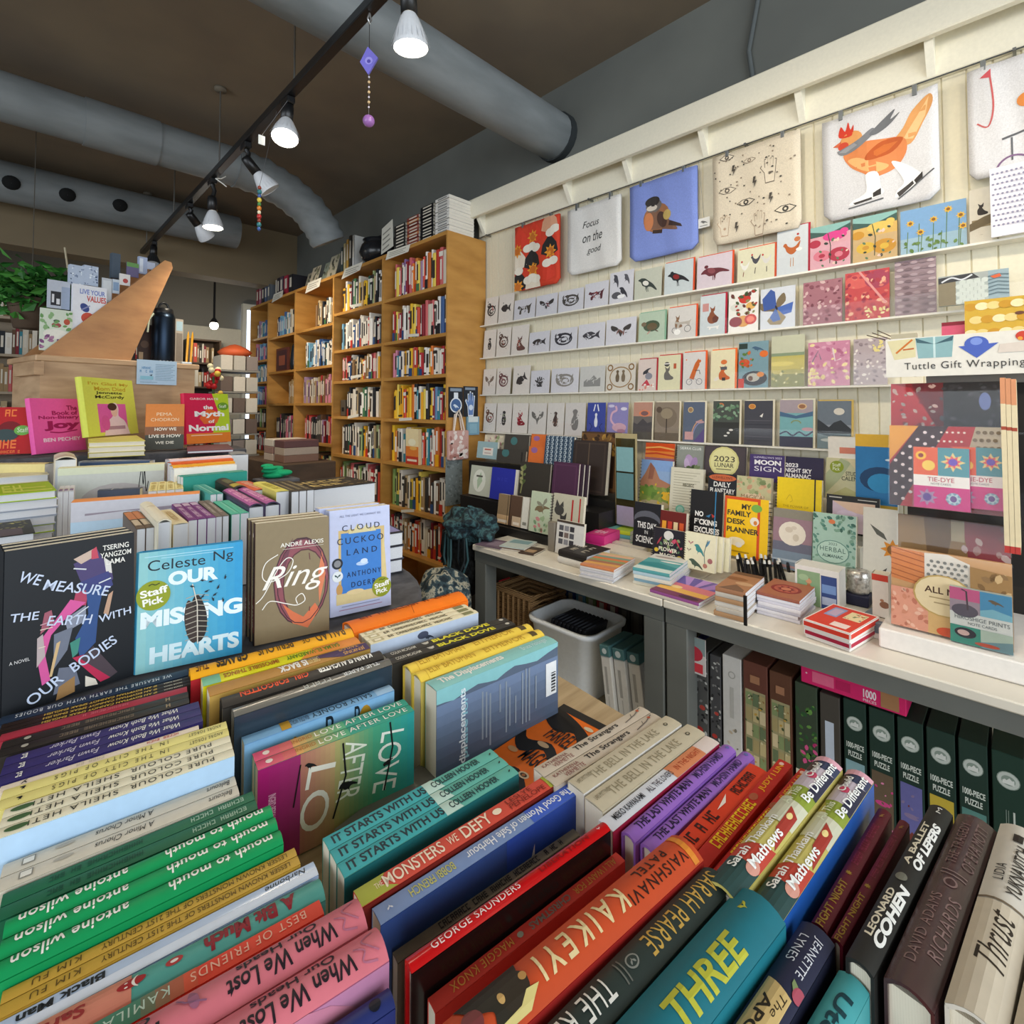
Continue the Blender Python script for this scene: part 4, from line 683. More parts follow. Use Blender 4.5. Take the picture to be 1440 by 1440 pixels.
# ---- the four titles standing at its front edge
WM = [('p', [(.5, .85), (.62, .88), (.68, .93), (.74, .84), (.8, .8), (.82, .7), (.74, .62), (.6, .66), (.55, .74)], '4a3f6e'), ('p', [(.5, .88), (.66, .93), (.68, .88), (.56, .84)], 'c8b0a0'), ('p', [(.64, .86), (.7, .86), (.68, .94), (.64, .92)], 'c2485c'), ('p', [(.74, .86), (.8, .82), (.81, .74), (.76, .76)], 'd8d4d0'),
      ('p', [(.55, .72), (.78, .76), (.82, .66), (.72, .6), (.55, .64)], '3a3f7a'), ('p', [(.52, .66), (.62, .66), (.6, .56), (.5, .58)], 'b0405e'), ('p', [(.48, .62), (.6, .58), (.44, .5), (.34, .42), (.3, .3), (.34, .14), (.28, .12), (.24, .3), (.28, .42), (.4, .54)], 'd4589a'),
      ('p', [(.6, .66), (.74, .66), (.7, .5), (.68, .3), (.56, .22), (.52, .36), (.62, .5)], '2f4f86'), ('p', [(.44, .5), (.6, .56), (.6, .46), (.46, .42)], '8a90a0'), ('p', [(.26, .44), (.36, .5), (.34, .58), (.29, .57)], 'a05868'), ('p', [(.24, .42), (.28, .44), (.3, .3), (.24, .24)], 'b8a8a8'), ('p', [(.36, .42), (.5, .44), (.46, .3), (.36, .2)], '6f7686'), ('p', [(.38, .36), (.41, .37), (.35, .16), (.33, .16)], 'd0b080'),
      ('p', [(.48, .34), (.56, .36), (.54, .26), (.5, .24)], '3f8a7a'), ('p', [(.5, .24), (.62, .24), (.8, .04), (.72, .03)], 'c02850'), ('p', [(.56, .22), (.66, .28), (.86, .06), (.8, .04)], '4c3f46'), ('p', [(.4, .2), (.52, .18), (.56, .06), (.36, .04)], '6a7080'), ('p', [(.4, .08), (.52, .12), (.52, .02), (.38, .0)], 'a07a4a'), ('p', [(.6, .1), (.68, .06), (.7, .02), (.6, .03)], 'e4dccc'), ('p', [(.78, .6), (.82, .62), (.78, .46), (.74, .48)], 'c09a80'),
      ('l', [(.5, .82), (.6, .8)], .012, 'd8dce0'), ('l', [(.7, .69), (.8, .71)], .012, 'd8dce0'), ('l', [(.5, .5), (.62, .55)], .01, 'd8dce0'), ('l', [(.26, .5), (.35, .51)], .008, 'd0a8b0'), ('l', [(.26, .47), (.35, .47)], .008, 'e0d0c0'), ('l', [(.25, .36), (.3, .36)], .008, 'e0d0c0'),
      T('TSERING', .73, .95, .905, .94, 'f0eee6', b=.01), T('YANGZOM', .71, .97, .855, .89, 'f0eee6', b=.01), T('LAMA', .76, .92, .805, .84, 'f0eee6', b=.01), T('WE', .1, .27, .775, .84, 'c8d4ea', r=-26, b=.01), T('MEASURE', .27, .8, .655, .72, 'c8d4ea', r=-21, b=.01), T('THE', .05, .25, .55, .6, 'c8d4ea', r=-8, b=.01), T('EARTH', .31, .65, .46, .52, 'c8d4ea', r=-14, b=.01), T('WITH', .7, .97, .43, .48, 'c8d4ea', r=4, b=.01), T('BODIES', .47, .86, .2, .265, 'c8d4ea', r=27, b=.01), T('OUR', .16, .44, .06, .125, 'c8d4ea', r=32, b=.01), T('A NOVEL', .05, .19, .3, .32, 'd8d8d8')]
SB(['black book with a collage figure and white curved title, front of three copies', 'black book, second of the three copies behind the collage figure cover', 'black book, last of the three copies behind the collage figure cover'], (0,1012), (188,951), (9,777), NS, 4, .022, '10151b', n=3, near=WM, fc='23282f')
OM = [('g', 0, 0, 1, 1, '8cc4c6', '2c98cc', 12, 'x'), T('Celeste', .08, .62, .835, .925, '16222c'), T('Ng', .7, .9, .83, .94, '16222c'), ('r', .05, .955, .9, .96, 'b8e0ee'), ('r', .2, .935, .7, .939, 'b8e0ee'), T('OUR', .27, .75, .69, .81, 'e4f2f6', b=.05), T('MISSING', .03, 1.0, .36, .5, 'e4f2f6', b=.05), T('HEARTS', .12, .97, .06, .2, 'cfe6ec', b=.05),
      ('s', 'feather', .56, .38, .42, .5, '26201e', 3), ('s', 'feather', .5, .36, .3, .46, '3c302a', 8)]+[('l', [(.44, .2+.045*i), (.55, .22+.045*i), (.66, .2+.045*i)], .008, 'b0a898') for i in range(9)]+[('l', [(.56, .16), (.55, .5), (.5, .68)], .01, 'd8d0c0')]+[('s', 'bird', x, y, .05, .05, '16222c', 15*i) for i, (x, y) in enumerate(((.5, .66), (.6, .7), (.68, .68), (.64, .6), (.72, .56), (.6, .56), (.75, .62), (.82, .7), (.8, .5), (.7, .52)))]
SB('bright blue hardcover with a dark feather and bold white title, round sticker on it', (190,952), (340,920), (193,781), NS, 6, .026, '3fa4cf', near=OM, fc='2a88b4', hard=1, sticker=(.14, .63, .155, ('Staff', 'Pick')))
RG = [('e', .62, .47, .38, .62, '4a2c34'), ('e', .62, .47, .365, .6, '8e4f58'), ('e', .66, .44, .3, .5, '5a3238'), ('e', .66, .44, .285, .48, '8a7a5c'), ('p', [(.36, .3), (.5, .12), (.7, .06), (.86, .2), (.8, .26), (.64, .16), (.5, .22)], 'd8744c'), ('p', [(.86, .25), (.95, .5), (.9, .7), (.84, .5)], 'd8805a'), ('p', [(.32, .4), (.38, .7), (.5, .85), (.42, .66)], '70404c'), ('l', arc(.62, .47, .33, .36, 20, 330), .012, '4a2c34'), ('l', [(.72, .2), (.76, .45), (.72, .7)], .012, '6a3a3e'), ('e', .66, .44, .2, .36, '8a7a5c'),
      T('ANDRÉ ALEXIS', .33, .92, .775, .82, 'f0ece0', b=.01), ('r', .36, .755, .92, .759, 'c8c0b0'), T('Ring', .1, .98, .38, .62, 'f6f2e8', i=.45), ('l', [(.02, .34), (.12, .4), (.3, .6), (.42, .68), (.5, .65), (.42, .55), (.2, .5), (.1, .55), (.14, .66), (.3, .72)], .012, 'f6f2e8'), ('l', [(.1, .28), (.2, .34), (.4, .3), (.55, .27), (.66, .3), (.62, .36), (.54, .33), (.56, .28)], .012, 'f6f2e8')]
RS = [('r', .62, 0, 1, 1, '6a2a20'), ('r', .9, 0, 1, 1, '241c1a'), T('RING', .68, .86, .25, .75, 'e4d8cc', s=1.2), T('ANDRE ALEXIS', .26, .56, .28, .72, 'b8a8a0'), ('e', .1, .5, .02, .03, 'e0d0c4')]
SB(['olive brown paperback with a copper ring and white script title, front of three', 'olive brown paperback, second of the three copies showing dark red spines', 'olive brown paperback, last of the three copies showing dark red spines'], (357,910), (463,887), (361,738), NS, 4, .023, '3a201c', n=3, nc='8a7a5c', near=RG, fc='8a7a5c', sp=RS, flip=1, dx=-.004)
CL = [('r', .14, .12, .9, .8, 'd2b87c'), ('r', .18, .2, .84, .77, '3b80cf'), ('p', [(.84, .2), (.86, .62), (.88, .72), (.9, .62), (.94, .2)], 'dcc88c'), ('e', .15, .24, .05, .09, 'c89a58'), ('r', .1, .1, .86, .2, 'd8c690'), ('e', .4, .2, .14, .04, 'e0cc98'), ('p', [(.3, .76), (.33, .82), (.36, .77), (.45, .85), (.52, .78), (.6, .84), (.66, .77), (.72, .82), (.76, .76)], 'd9cf9e'), ('e', .52, .46, .1, .035, 'b8d4f4'), ('e', .55, .48, .06, .04, 'd4e6fa'),
      T('ALL THE LIGHT WE CANNOT SEE', .16, .84, .925, .945, '6a7090'), T('CLOUD', .2, .82, .79, .845, '23283a', s=1.5), T('CUCKOO', .12, .88, .665, .725, '23283a', s=1.4), T('LAND', .27, .77, .555, .61, '14203c', s=1.6), T('ANTHONY', .27, .83, .345, .395, '14203c', s=1.4), T('DOERR', .34, .74, .245, .295, '14203c', s=1.4), ('e', .12, .49, .085, .085, '1f242c'), ('e', .12, .49, .055, .055, '8a8c90'), ('e', .12, .37, .085, .085, 'e4ecf0'), ('s', 'wing', .12, .37, .09, .07, '2a4a4a'), ('r', .18, .075, .8, .082, '8890b0'), ('r', .14, .045, .84, .052, 'a8809a')]
SB(['lavender paperback with a blue panel and tan border, front copy with round sticker', 'lavender paperback, the copy right behind the blue panel cover'], (464,871), (550,852), (459,721), NS, 4, .034, 'c3cbe8', n=2, near=CL, fc='c3cbe8', dx=-.012, sticker=(.84, .2, .16, ('Staff', 'Pick')))
# ---- rows of paperbacks with their page ends towards the viewer
def BE(label, nL, nR, fL, fR, z, col, **k): return B(label, (nR, fR, nL, fL), z, col, base=k.pop('base', NS), **k)
WP = striped('white_page_ends', 'b9bcc2', 'eef0f2', 'Y', 500, .8, .15, .7)
pw = dict(page=WP)
BE('brown and orange spined paperback, {o} of a pair beside the rounded cream hardcover', (192,744), (217,741), (172,721), (195,718), 1.05, '6a5a4c', n=2, sp=[('r', .5, 0, .95, 1, 'c8825a'), ('r', .15, .1, .45, .9, 'c8b8a0')], **pw)
BE('cream hardcover with rounded spine standing between the brown and cream paperbacks', (221,735), (241,732), (196,709), (214,707), 1.065, 'e6dfc8', hard=1, sp=[('r', .7, .2, .72, .8, 'b8a888')], **pw)
BE('thick cream paperback beside the rounded cream hardcover', (243,738), (265,735), (222,719), (241,716), 1.05, 'e8dcb8', sp=[('z', .15, .85, .3, .7, 'c8a868')], **pw)
BE('purple-spined paperback, {o} of three counted from the grey ones', (266,732), (302,727), (240,710), (276,705), 1.05, '7e3f86', n=3, sp=[('z', .1, .7, .3, .75, 'e0c8dc'), ('r', .78, .1, .95, .9, 'c9b4cc')], **pw)
BE('grey-brown paperback, {o} of a pair between purple and mint spines', (303,727), (322,724.5), (278,705), (294,703), 1.05, '7a7068', n=2, sp=[('z', .2, .8, .3, .7, 'd0c8bc')], **pw)
BE('mint green paperback, {o} of a pair at the end of its row', (325,724), (350,720), (300,706), (321,703), 1.05, '5cc0a4', n=2, sp=[('r', .1, .2, .9, .4, '8ad4be')], **pw)
BE('purple hardcover with pink spine lettering, {o} of a pair behind the mint ones', (352,714), (391,708), (312,693), (350,686), 1.06, '4a3f5c', n=2, hard=1, sp=[('r', 0, .1, 1, .9, 'b0609a'), ('z', .1, .9, .25, .75, 'e8a8c8')], **pw)
BE('coral orange paperback behind the purple hardcovers', (358,690), (381,687), (328,679), (349,676), 1.066, 'dc6a48', sp=[('z', .1, .9, .3, .7, 'f4c8b0')], **pw)
BE('yellow-topped pale paperback beside the row of dark ones', (388,692), (407,690), (356,679), (373,677), 1.075, 'e2d870', sp=[('z', .2, .8, .25, .75, 'b0a440')], **pw)
BE('dark brown paperback, {o} of three beside the big black pile', (411,692), (440,688), (378,679), (404,674.5), 1.075, '4a443c', n=3, sp=[('z', .1, .9, .3, .7, 'b0a078')], **pw)
BE('dark-jacketed hardcover with cream label end, behind the purple-pink pair', (327,688.5), (348,686), (303,677), (322,674), 1.065, '3c3630', hard=1, sp=[('r', .05, .15, .3, .85, 'b8a848'), ('r', .4, .2, .8, .8, '6a6a4a')], **pw)
BE('teal paperback, {o} of a pair beside the yellow spines', (297,696), (312,693), (272,683), (287,680), 1.064, '4aa89c', n=2, sp=[('r', .1, .2, .9, .5, '8accc0')], **pw)
BE('pale yellow paperback, {o} of four behind the light blue back cover', (203,692), (262,686), (215,679), (252,675), 1.06, 'ecdf9c', n=4, sp=[('z', .1, .6, .25, .75, 'c0a850'), ('r', .75, .2, .9, .8, 'c8a860')], **pw)
B('long paperback with orange spine and light blue back cover text', ((104,707),(281,694),(104,702),(281,690)), 1.06, 'ef9a5a', base=NS, nc='bcd6e8', near=[('r', 0, .72, 1, 1, 'd0cfd6'), ('p', [(.1, .8), (.4, .83), (.7, .8), (.95, .84), (.95, .86), (.1, .83)], '9a8f9a')]+[('r', .15+.06*i, .1, .175+.06*i, .25+.07*(i % 4), '8a9cb0') for i in range(5)]+[('r', .5+.055*i, .1, .52+.055*i, .3+.06*(i % 3), '8a9cb0') for i in range(8)], **pw)
BE('slim white paperback with purple spine mark, {o} of three at the row end', (80,694), (103,692), (84,684), (106,682), 1.06, 'e4e2e6', n=3, L=.13, sp=[('r', .05, .15, .35, .85, '8a6a9a'), ('r', .4, .15, .45, .85, 'c8b06a')], **pw)
B('dark grey and blue art book lying behind the light blue back cover', ((140,690),(200,687),(140,688),(198,685)), 1.045, '4c5466', base=NS, nc='4c5466', sp=[('r', .3, 0, .34, 1, 'a8a8a8'), ('e', .5, .5, .05, .03, 'c8c0b8')])
B('wide white book with pale grey-green cover and black script mark', ((84,659),(232,652),(84,657),(232,650)), 1.105, 'e8e2b4', base=NS, nc='c9ccc4', near=[('e', .55, .5, .35, .2, 'b8b2b0'), ('l', [(.74, .55), (.77, .95), (.79, .7), (.8, .95), (.82, .6), (.84, .75)], .008, dk), ('r', 0, .9, 1, 1, 'd8dcc0')], **pw)
B('dark blue picture book with round painted figures on its cover', ((116,651),(213,648),(116,649.5),(213,646.5)), 1.112, '5a6a86', base=NS, nc='39506e', near=[('e', .2, .86, .08, .09, 'c0a070'), ('e', .36, .84, .08, .1, 'b8605a'), ('e', .55, .85, .09, .09, '9a7ab0'), ('e', .75, .84, .08, .1, '7a9ac0'), ('e', .9, .86, .06, .08, 'd0b080')])
BE('cream hardcover with rounded spine end beside the blue picture book', (76,648), (108,644), (76,641), (103,637.5), 1.13, 'ded2bc', hard=1, base=NS, sp=[('r', .3, 0, .34, 1, 'b04a3a')], **pw)
COLUMN('E')
for i, (c_, lb) in reversed(list(enumerate((('f4f1ea', 'white paperback'), ('f2b02c', 'golden yellow paperback'), ('e8682a', 'orange paperback'), ('f6dede', 'pinkish white paperback'))))):
    v = 660-4.2*i; B(lb+' in the bright spine rows below the red and lime cover', ((242-i*2,v),(332-i*3,v-6),(241-i*2,v-1.6),(331-i*3,v-7.6)), 1.10+.004*i, c_, base=NS, sp=[('z', .1, .5, .3, .7, 'c8803a')], **pw)
COLUMN(None)
BE('grey-topped paperback end at the far corner of the bright rows', (330,645), (354,642), (322,637), (342,634), 1.11, '8a8c90', L=.15, **pw)
B('teal-spined book, {o} of a pair behind the coral paperback', ((255,671),(345,663),(252,668.5),(341,660.5)), 1.085, '2f9a8c', base=NS, n=2, sp=[('z', .1, .6, .3, .7, '9ad8cc'), ('r', .7, .1, .95, .9, '6ab09a')], **pw)
for u0, u1, v, c_, lb in ((-8, 71, 653, 'e4d490', 'butter yellow'), (118, 212, 649.3, 'a8b4c0', 'pale slate')):
    B(lb+' paperback at the foot of the grey riser under the bright standing books', ((u0,v),(u1,v-.7),(u0,v-2),(u1,v-2.7)), 1.10, c_, base=NS, sp=[('z', .1, .6, .3, .7, 'f4ecd8')], **pw)
# bright green cloth and the thick dark pile
q = MB(); c = PZ((387,672), 1.02); 
for k in range(7):
    q.ball(c+Vector((random.uniform(-.03, .03), random.uniform(-.03, .03), .012+.006*k)), .04-.003*k, M('19a06c', 'cloth'), 10, (1.1, .9, .35))
o = tag(q.build('green_cloth'), 'bunched bright green cloth behind the dark brown paperbacks', 'cloth')
q = MB(); q.bbox(Vector((c.x-.07, c.y-.07, NS)), Vector((c.x+.07, c.y+.05, 1.02)), cloth_m, .004); tag(q.build('display_box'), 'grey box under the bunched green cloth', 'box')
def pile(label, nl, nr, fl, z, n, Tk, cols, ops=None, names=None, page=WP, grp=None, spine='far', top_extra=None, jit=.004, hard=1, nm=None, bz=None):
    """n flat books on top of one another, top one at height z"""
    for i in range(n):
        zt = z-Tk*i; a, b, c_ = PZ(nl, z), PZ(fl, z), PZ(nr, z); ey = (b-a); W = ey.length; ey.normalize(); ex = Vector((ey.y, -ey.x, 0)); Ln = (c_-a).dot(ex)
        rr = random.Random(i*7+n); o = a+ex*rr.uniform(-jit, jit)*(i > 0)+ey*rr.uniform(-jit, jit)*(i > 0); o.z = zt-Tk
        FL((label[min(i, 1)] if isinstance(label, tuple) else label).replace('{o}', ORD[i]+' from top') if n > 1 else label, basis(o, ex, ey, Vector((0, 0, 1))), Ln, Tk-.0008, W, cols[i % len(cols)], spine=spine, near=(ops or []) if i == 0 else [], page=page, hard=hard, grp=grp or ('books in one pile') if n > 1 else None, name=nm)
    LOG.append((label[0], round(Ln, 3), round(W, 3), 'bottom', round(z-n*Tk, 3)))
pile(('thick black flat book with gold cover lettering, topmost of its pile of three', 'thick black flat book, {o} of the pile under gold lettering'), (441,688), (510,674), (402,678), 1.07, 3, .062, ['2a2622'], [('z', .05, .75, .55, .8, 'c8b070'), ('z', .1, .6, .2, .42, 'c8b070'), ('x', 14, 3, .5, .1, .98, .9, ['a89060', '8a7a58'], .1)], grp='thick black books in a pile')
pile(('lime green flat book topping the tall white-paged pile', 'white-paged flat book, {o} of the pile under the lime green one'), (-30,698), (79,688), (-30,684), 1.07, 8, .023, ['a4c41c', 'c8ccd4', '9aa4b4', 'b8c0cc'], [('z', .3, .6, .2, .8, 'd4e060'), ('r', .3, .1, .96, .2, 'd4e060'), ('r', .3, .4, .9, .5, 'cfdc58')], grp='books in the lime green pile')
pile('flat dark book with gold mottled cover below the lime pile', (-20,757), (53,757), (-20,737), 1.0, 1, .118, ['2c2a26'], [('x', 30, 5, .05, .4, .9, .95, ['b8b060', '8a8a4a', 'd0c880'], .12), ('r', 0, 0, .75, .45, '5a4a52')])
pile('cream flat book, {o} of the pile behind the lime green one', (-30,673), (72,669), (-30,667), 1.072, 6, .025, ['e0d6b4', 'e8e0c8'], [], grp='cream flat books behind the lime pile')
pile('dark-covered white flat book, {o}, pile at the grey cloth corner', (520,754), (568,747), (500,742), .985, 3, .034, ['26262e', '3c3c48', '2a2a30'], [('r', .05, .1, .95, .9, '8a88b8')], grp='flat books at the grey cloth corner')
# ---- bright books standing along the back
RB = 1.11
def back(label, bl, br, tl, z, tilt, Tk, col, near, **k): return SB(label, bl, br, tl, z, tilt, Tk, col, near=near, **k)
back('red paperback with orange lettering and green oval sticker, farthest along the back row', (-14,641), (46,639), (-14,574), RB, 10, .022, 'b8161c', [('e', .4, .5, .3, .3, '7a1018'), ('z', .1, .72, .8, .95, 'ee7a3a'), ('e', .3, .4, .3, .2, '3a4a4a'), ('e', .7, .5, .2, .16, '6fae4a'), T('Staff', .58, .84, .46, .56, 'dff0d0'), ('z', .1, .62, .12, .3, 'f07a3c'), ('z', .2, .7, .02, .08, 'f07a3c')])
back('hot pink book with dark pink title lettering', (51,640), (122,633), (47,561), RB, 9, .02, 'ee5ca8', [T('The', .68, .9, .78, .87, 'a0185a', b=.03), T('Book of', .38, .9, .69, .77, 'a0185a', b=.03), T('Non-Binary', .12, .92, .6, .68, 'a0185a', b=.03), T('Joy', .2, .92, .4, .58, 'a0185a', b=.05), ('l', [(.3, .38), (.5, .36), (.7, .38), (.85, .4)], .02, 'a0185a'), T('BEN PECHEY', .16, .9, .2, .27, 'fbd8ea', b=.03)])
MD = [('r', .22, .06, .78, .55, 'e060a8'), T("I'm Glad My", .1, .9, .86, .93, 'c8a82c', b=.02), T('Mom Died', .2, .82, .78, .85, 'c8a82c', b=.02), T('Jennette', .22, .74, .71, .77, '3a3414', b=.02), T('McCurdy', .2, .78, .63, .7, '3a3414', b=.02), ('s', 'body', .55, .24, .46, .48, 'e8d0d4'), ('e', .53, .44, .07, .09, 'e8c0ac'), ('e', .5, .5, .09, .05, '4a2c24'), ('r', .32, .1, .72, .16, 'b08a96'), ('e', .34, .22, .08, .1, 'd85a9c')]
back('lime yellow hardcover with a pink portrait panel, on a small book pile', (125,616), (195,610), (118,531), 1.172, 8, .026, 'd6dc58', MD, hard=1)
pile('cream flat book under the lime yellow hardcover, {o} of three', (124,622), (199,616), (124,614), 1.17, 3, .0195, ['d9cf6a', 'e8dcb0', 'cfc45c'], page=None, grp='flat books under the lime yellow hardcover')
back('orange to dark paperback with pale capitals, beside the red and green one', (203,634), (258,632), (198,569), RB, 9, .018, 'd9823a', [('r', 0, 0, 1, .32, '4a4a40'), ('r', 0, .32, 1, .5, '8a5a3c'), T('PEMA', .28, .68, .74, .81, 'f2d8b0'), T('CHODRON', .14, .86, .62, .69, 'f2d8b0'), T('HOW WE', .24, .8, .41, .48, 'f2ead8', b=.02), T('LIVE IS HOW', .1, .92, .26, .33, 'f2ead8', b=.02), T('WE DIE', .26, .74, .12, .18, 'f2ead8', b=.02)])
back('red and lime hardcover with white title lettering and green oval sticker', (263,626), (325,622), (257,554), 1.125, 8, .03, 'd81e4c', [('p', [(.5, .0), (1, 0), (1, 1), (.62, 1), (.75, .6)], 'b9d02c'), ('r', 0, 0, 1, .2, 'e8802c'), ('p', [(.3, .5), (.5, .7), (.8, .6), (.7, .4), (.4, .38)], 'e86a2c'), T('GABOR MATE', .12, .76, .87, .91, 'f8e0d8', b=.01), T('the', .4, .62, .68, .76, 'fbf6f0', b=.03), T('Myth', .2, .88, .5, .64, 'fbf6f0', b=.04), T('of', .5, .64, .4, .47, 'fbf6f0', b=.02), T('Normal', .06, .96, .24, .37, 'fbf6f0', b=.04), ('e', .86, .74, .13, .09, '6a9a2a'), T('Staff', .77, .94, .71, .77, 'eef4e0'), ('r', .1, .15, .8, .17, 'f2c8a0')], hard=1)
pile('white flat book under the red and lime hardcover', (263,634), (326,629), (263,626), 1.123, 1, .012, ['6a3a4a'])
# ================================================================== wooden podium and what stands on it
wood_p = noisy('podium_plywood', [(.3, 'a98662'), (.55, 'c19e78'), (.8, 'cfae88')], 3, .5, 6, (2, 2, 9))
wood_s = noisy('warm_plywood', [(.3, 'a5744a'), (.55, 'b88555'), (.8, 'c4935f')], 2.5, .5, 5, (3, 3, 8))
PT = 1.532
a = PZ((50, 498), PT); b = PZ((281, 513), PT); ex = (b-a).normalized(); ey = Vector((-ex.y, ex.x, 0)); PWID = (b-a).length
pm = basis(Vector((a.x, a.y, 0)), ex, ey, Vector((0, 0, 1)))
r = root('podium', 'tall pale plywood podium behind the bright standing books', 'podium', pm)
q = MB(); q.bbox((0, 0, PT-.028), (PWID, .42, PT), wood_p, .004, pm); q.build('top', r, Matrix())
q = MB(); q.box((.02, .012, .02), (PWID-.02, .03, PT-.028), wood_p, pm); q.build('front_panel', r, Matrix())
for x in (.02, PWID-.038): q = MB(); q.box((x, .03, .02), (x+.018, .41, PT-.028), wood_p, pm); q.build('side_panel', r, Matrix())
q = MB(); q.box((.02, .0, PT-.09), (.03, .012, PT-.028), wood_p, pm); q.box((-.004, .0, PT-.09), (.02, .3, PT-.03), wood_p, pm); q.build('bracket', r, Matrix())
# sloping side panel of the card rack on top
q = MB(); y0 = .03; P = []
nrm = -ey; o = a+ey*y0
for p in ((56, 497), (232, 366), (241, 369), (243, 377), (184, 503)): P.append(PP(p, o, nrm))
P[0].z = max(P[0].z, PT+.001); P[-1].z = PT+.001; P[0].z = PT+.001
q.prism(P, ey*.014, wood_s)
rk = root('card_rack', 'plywood card rack with a large sloping side panel standing on the podium', 'rack', o); q.build('side_panel', rk, Matrix())
q = MB(); q.prism([p+ey*.26 for p in P], ey*.014, wood_s); q.build('side_panel', rk, Matrix())
for k in range(3):
    t0 = (k+.6)/3.6; c0 = P[0].lerp(P[1], t0); c1 = P[0].lerp(P[1], t0+.16); bz = c0.copy()
    q = MB(); q.prism([c0-_U*.05+ey*.0142, c0-_U*.042+ey*.0142, c1-_U*.062+ey*.0142, c1-_U*.07+ey*.0142], ey*.245, wood_s); q.build('shelf', rk, Matrix())
# cards and boxed sets in the rack: built at their own places behind the sloping panel
def upright(label, px, depth, col, ops=(), name='greeting_card', cat='card', th=.006, grp=None, gloss=None, zmin=None):
    """upright flat thing facing the shop; px = left, top, right, bottom; depth behind the podium front"""
    l, t, r_, bt = px; oo = a+ey*depth; p = PP((l, bt), oo, nrm); p2 = PP((r_, bt), oo, nrm); p3 = PP((l, t), oo, nrm); w = (p2-p).dot(ex); h = p3.z-p.z
    if zmin is not None: h += p.z-zmin; p.z = zmin
    f = Face(p, ex, _U, w, h); q = MB(); mx = basis(p, ex, ey, _U); q.box((0, 0, 0), (w, th, h), col, mx); art(q, f, ops)
    return tag(q.build(name), label, cat, grp)
upright('paperback with a lipstick-like drawing and red title lettering in the rack', (101,398,149,470), .06, 'e6e8ee', [T('LIVE YOUR', .2, .95, .82, .92, '7a8ac8', b=.03), T('VALUES', .4, .98, .68, .8, 'c8504a', b=.03), ('e', .35, .55, .17, .12, '3a4a8a', -60), ('e', .45, .35, .2, .2, 'c8503c', -50), ('r', .5, .0, .95, .2, 'c8503c'), ('l', [(.25, .5), (.5, .6)], .04, '8a90b8')], 'paperback_book', 'book', .02)
upright('card pack with mushrooms and leaves on pale green at the rack bottom', (55,432,101,492), .055, 'd3dccb', [('e', .5, .62, .15, .1, 'a04a4a'), ('e', .5, .72, .1, .06, '4a5a4a'), ('e', .5, .4, .4, .2, 'e8e6da'), ('x', 16, 4, .0, .5, 1, 1, ['6a9a5a', '8ab07a'], .2), ('x', 12, 8, .0, .0, 1, .35, ['7a4a7a', 'a87a9a'], .2), ('e', .82, .72, .1, .12, 'b8543c')])
upright('clear box of cards with black and white pictures in the rack', (66,392,98,432), .085, 'b9bfcb', [('r', .15, .1, .6, .6, '2a2a30'), ('r', .2, .2, .3, .5, 'd8d8dc'), ('r', .4, .15, .55, .35, 'd8d8dc'), ('r', .62, 0, 1, .8, '9aa6bc')])
for i, (l, t, r_, b_) in enumerate(((98,371,118,399), (118,372,138,400))): upright(('pale blue patterned card box at the rack top, the '+('outer', 'inner')[i]+' of two'), (l, t, r_, b_), .12, 'b7c4d8', [('x', 18, i+1, .05, .05, .95, .95, ['e8f0f8', '7a8aa8', '4a5a7a'], .18)], th=.03, grp='pale blue card boxes')
upright('grey-white card standing in the rack between the box and the sloping edge', (143,390,157,424), .1, 'c3c9d0', [('r', .1, .1, .9, .9, 'd3d9de')])
upright('pale card with blue picture in the rack near the sloping edge', (158,392,168,412), .1, 'c9d4e0', [('r', .1, .2, .9, .8, '8aa4c4')])
upright('white card with a red heart motif in the rack near the sloping edge', (168,384,183,400), .1, 'e2e0de', [('e', .55, .4, .25, .25, 'b8504c')])
upright('dark slate card box sticking up at the rack back', (157,355,169,390), .2, '4d5a68', th=.03)
upright('green and purple card near the rack top', (178,368,195,388), .16, '6a6488', [('r', 0, .7, 1, 1, '6a9a5a')])
upright('pale blue card box near the rack top', (195,360,207,384), .18, 'a8b6d4', [('r', .1, .1, .5, .9, 'd8e2f0')], th=.02)
upright('blue-white card beside the tip of the sloping panel', (207,368,218,378), .18, 'b8c4dc')
# bottle, candles, notes
c = PP((229, 505), a+ey*.16, nrm); c.z = PT; bs = .85
bm = Matrix.Translation(c); r = root('water_bottle', 'black insulated water bottle with a loop lid on the podium', 'bottle', c)
bk = M('24303f', 'metal'); bh = PP((229, 441), a+ey*.16, nrm).z-PT; rw = (PP((244, 470), a+ey*.16, nrm)-PP((213, 470), a+ey*.16, nrm)).length/2
q = MB(); q.lathe([(.001, .001), (rw*.92, .001), (rw, .01), (rw, bh*.9), (rw*.86, bh), (.001, bh)], bk, 24, bm); q.build('bottle_body', r, Matrix())
q = MB(); q.lathe([(rw*.82, bh), (rw*.82, bh+.02), (rw*.7, bh+.028), (.001, bh+.028)], M('15181c', 'plastic'), 20, bm); q.tube([c+_U*(bh+.026)+ex*(.024*math.cos(t))+_U*(.034*math.sin(t)) for t in [math.pi*i/10 for i in range(11)]], .006, M('15181c', 'plastic'), 8); q.build('loop_lid', r, Matrix())
q = MB(); art(q, Face(c-ey*(rw+.0008)-ex*rw*.7+_U*.012, ex, _U, rw*1.4, .01), [T('- - - - -', 0, 1, .3, .7, 'a8b0b8')]); q.build('base_mark', r, Matrix())
q = MB(); q.tube([c+_U*(bh*.98)+ex*-rw*.9, c+_U*(bh*.85)-ex*(rw+.02)-ey*.01, c+_U*(bh*.6)-ex*(rw+.026)-ey*.01], .005, 'b9c4ae', 8); q.build('strap', r, Matrix())
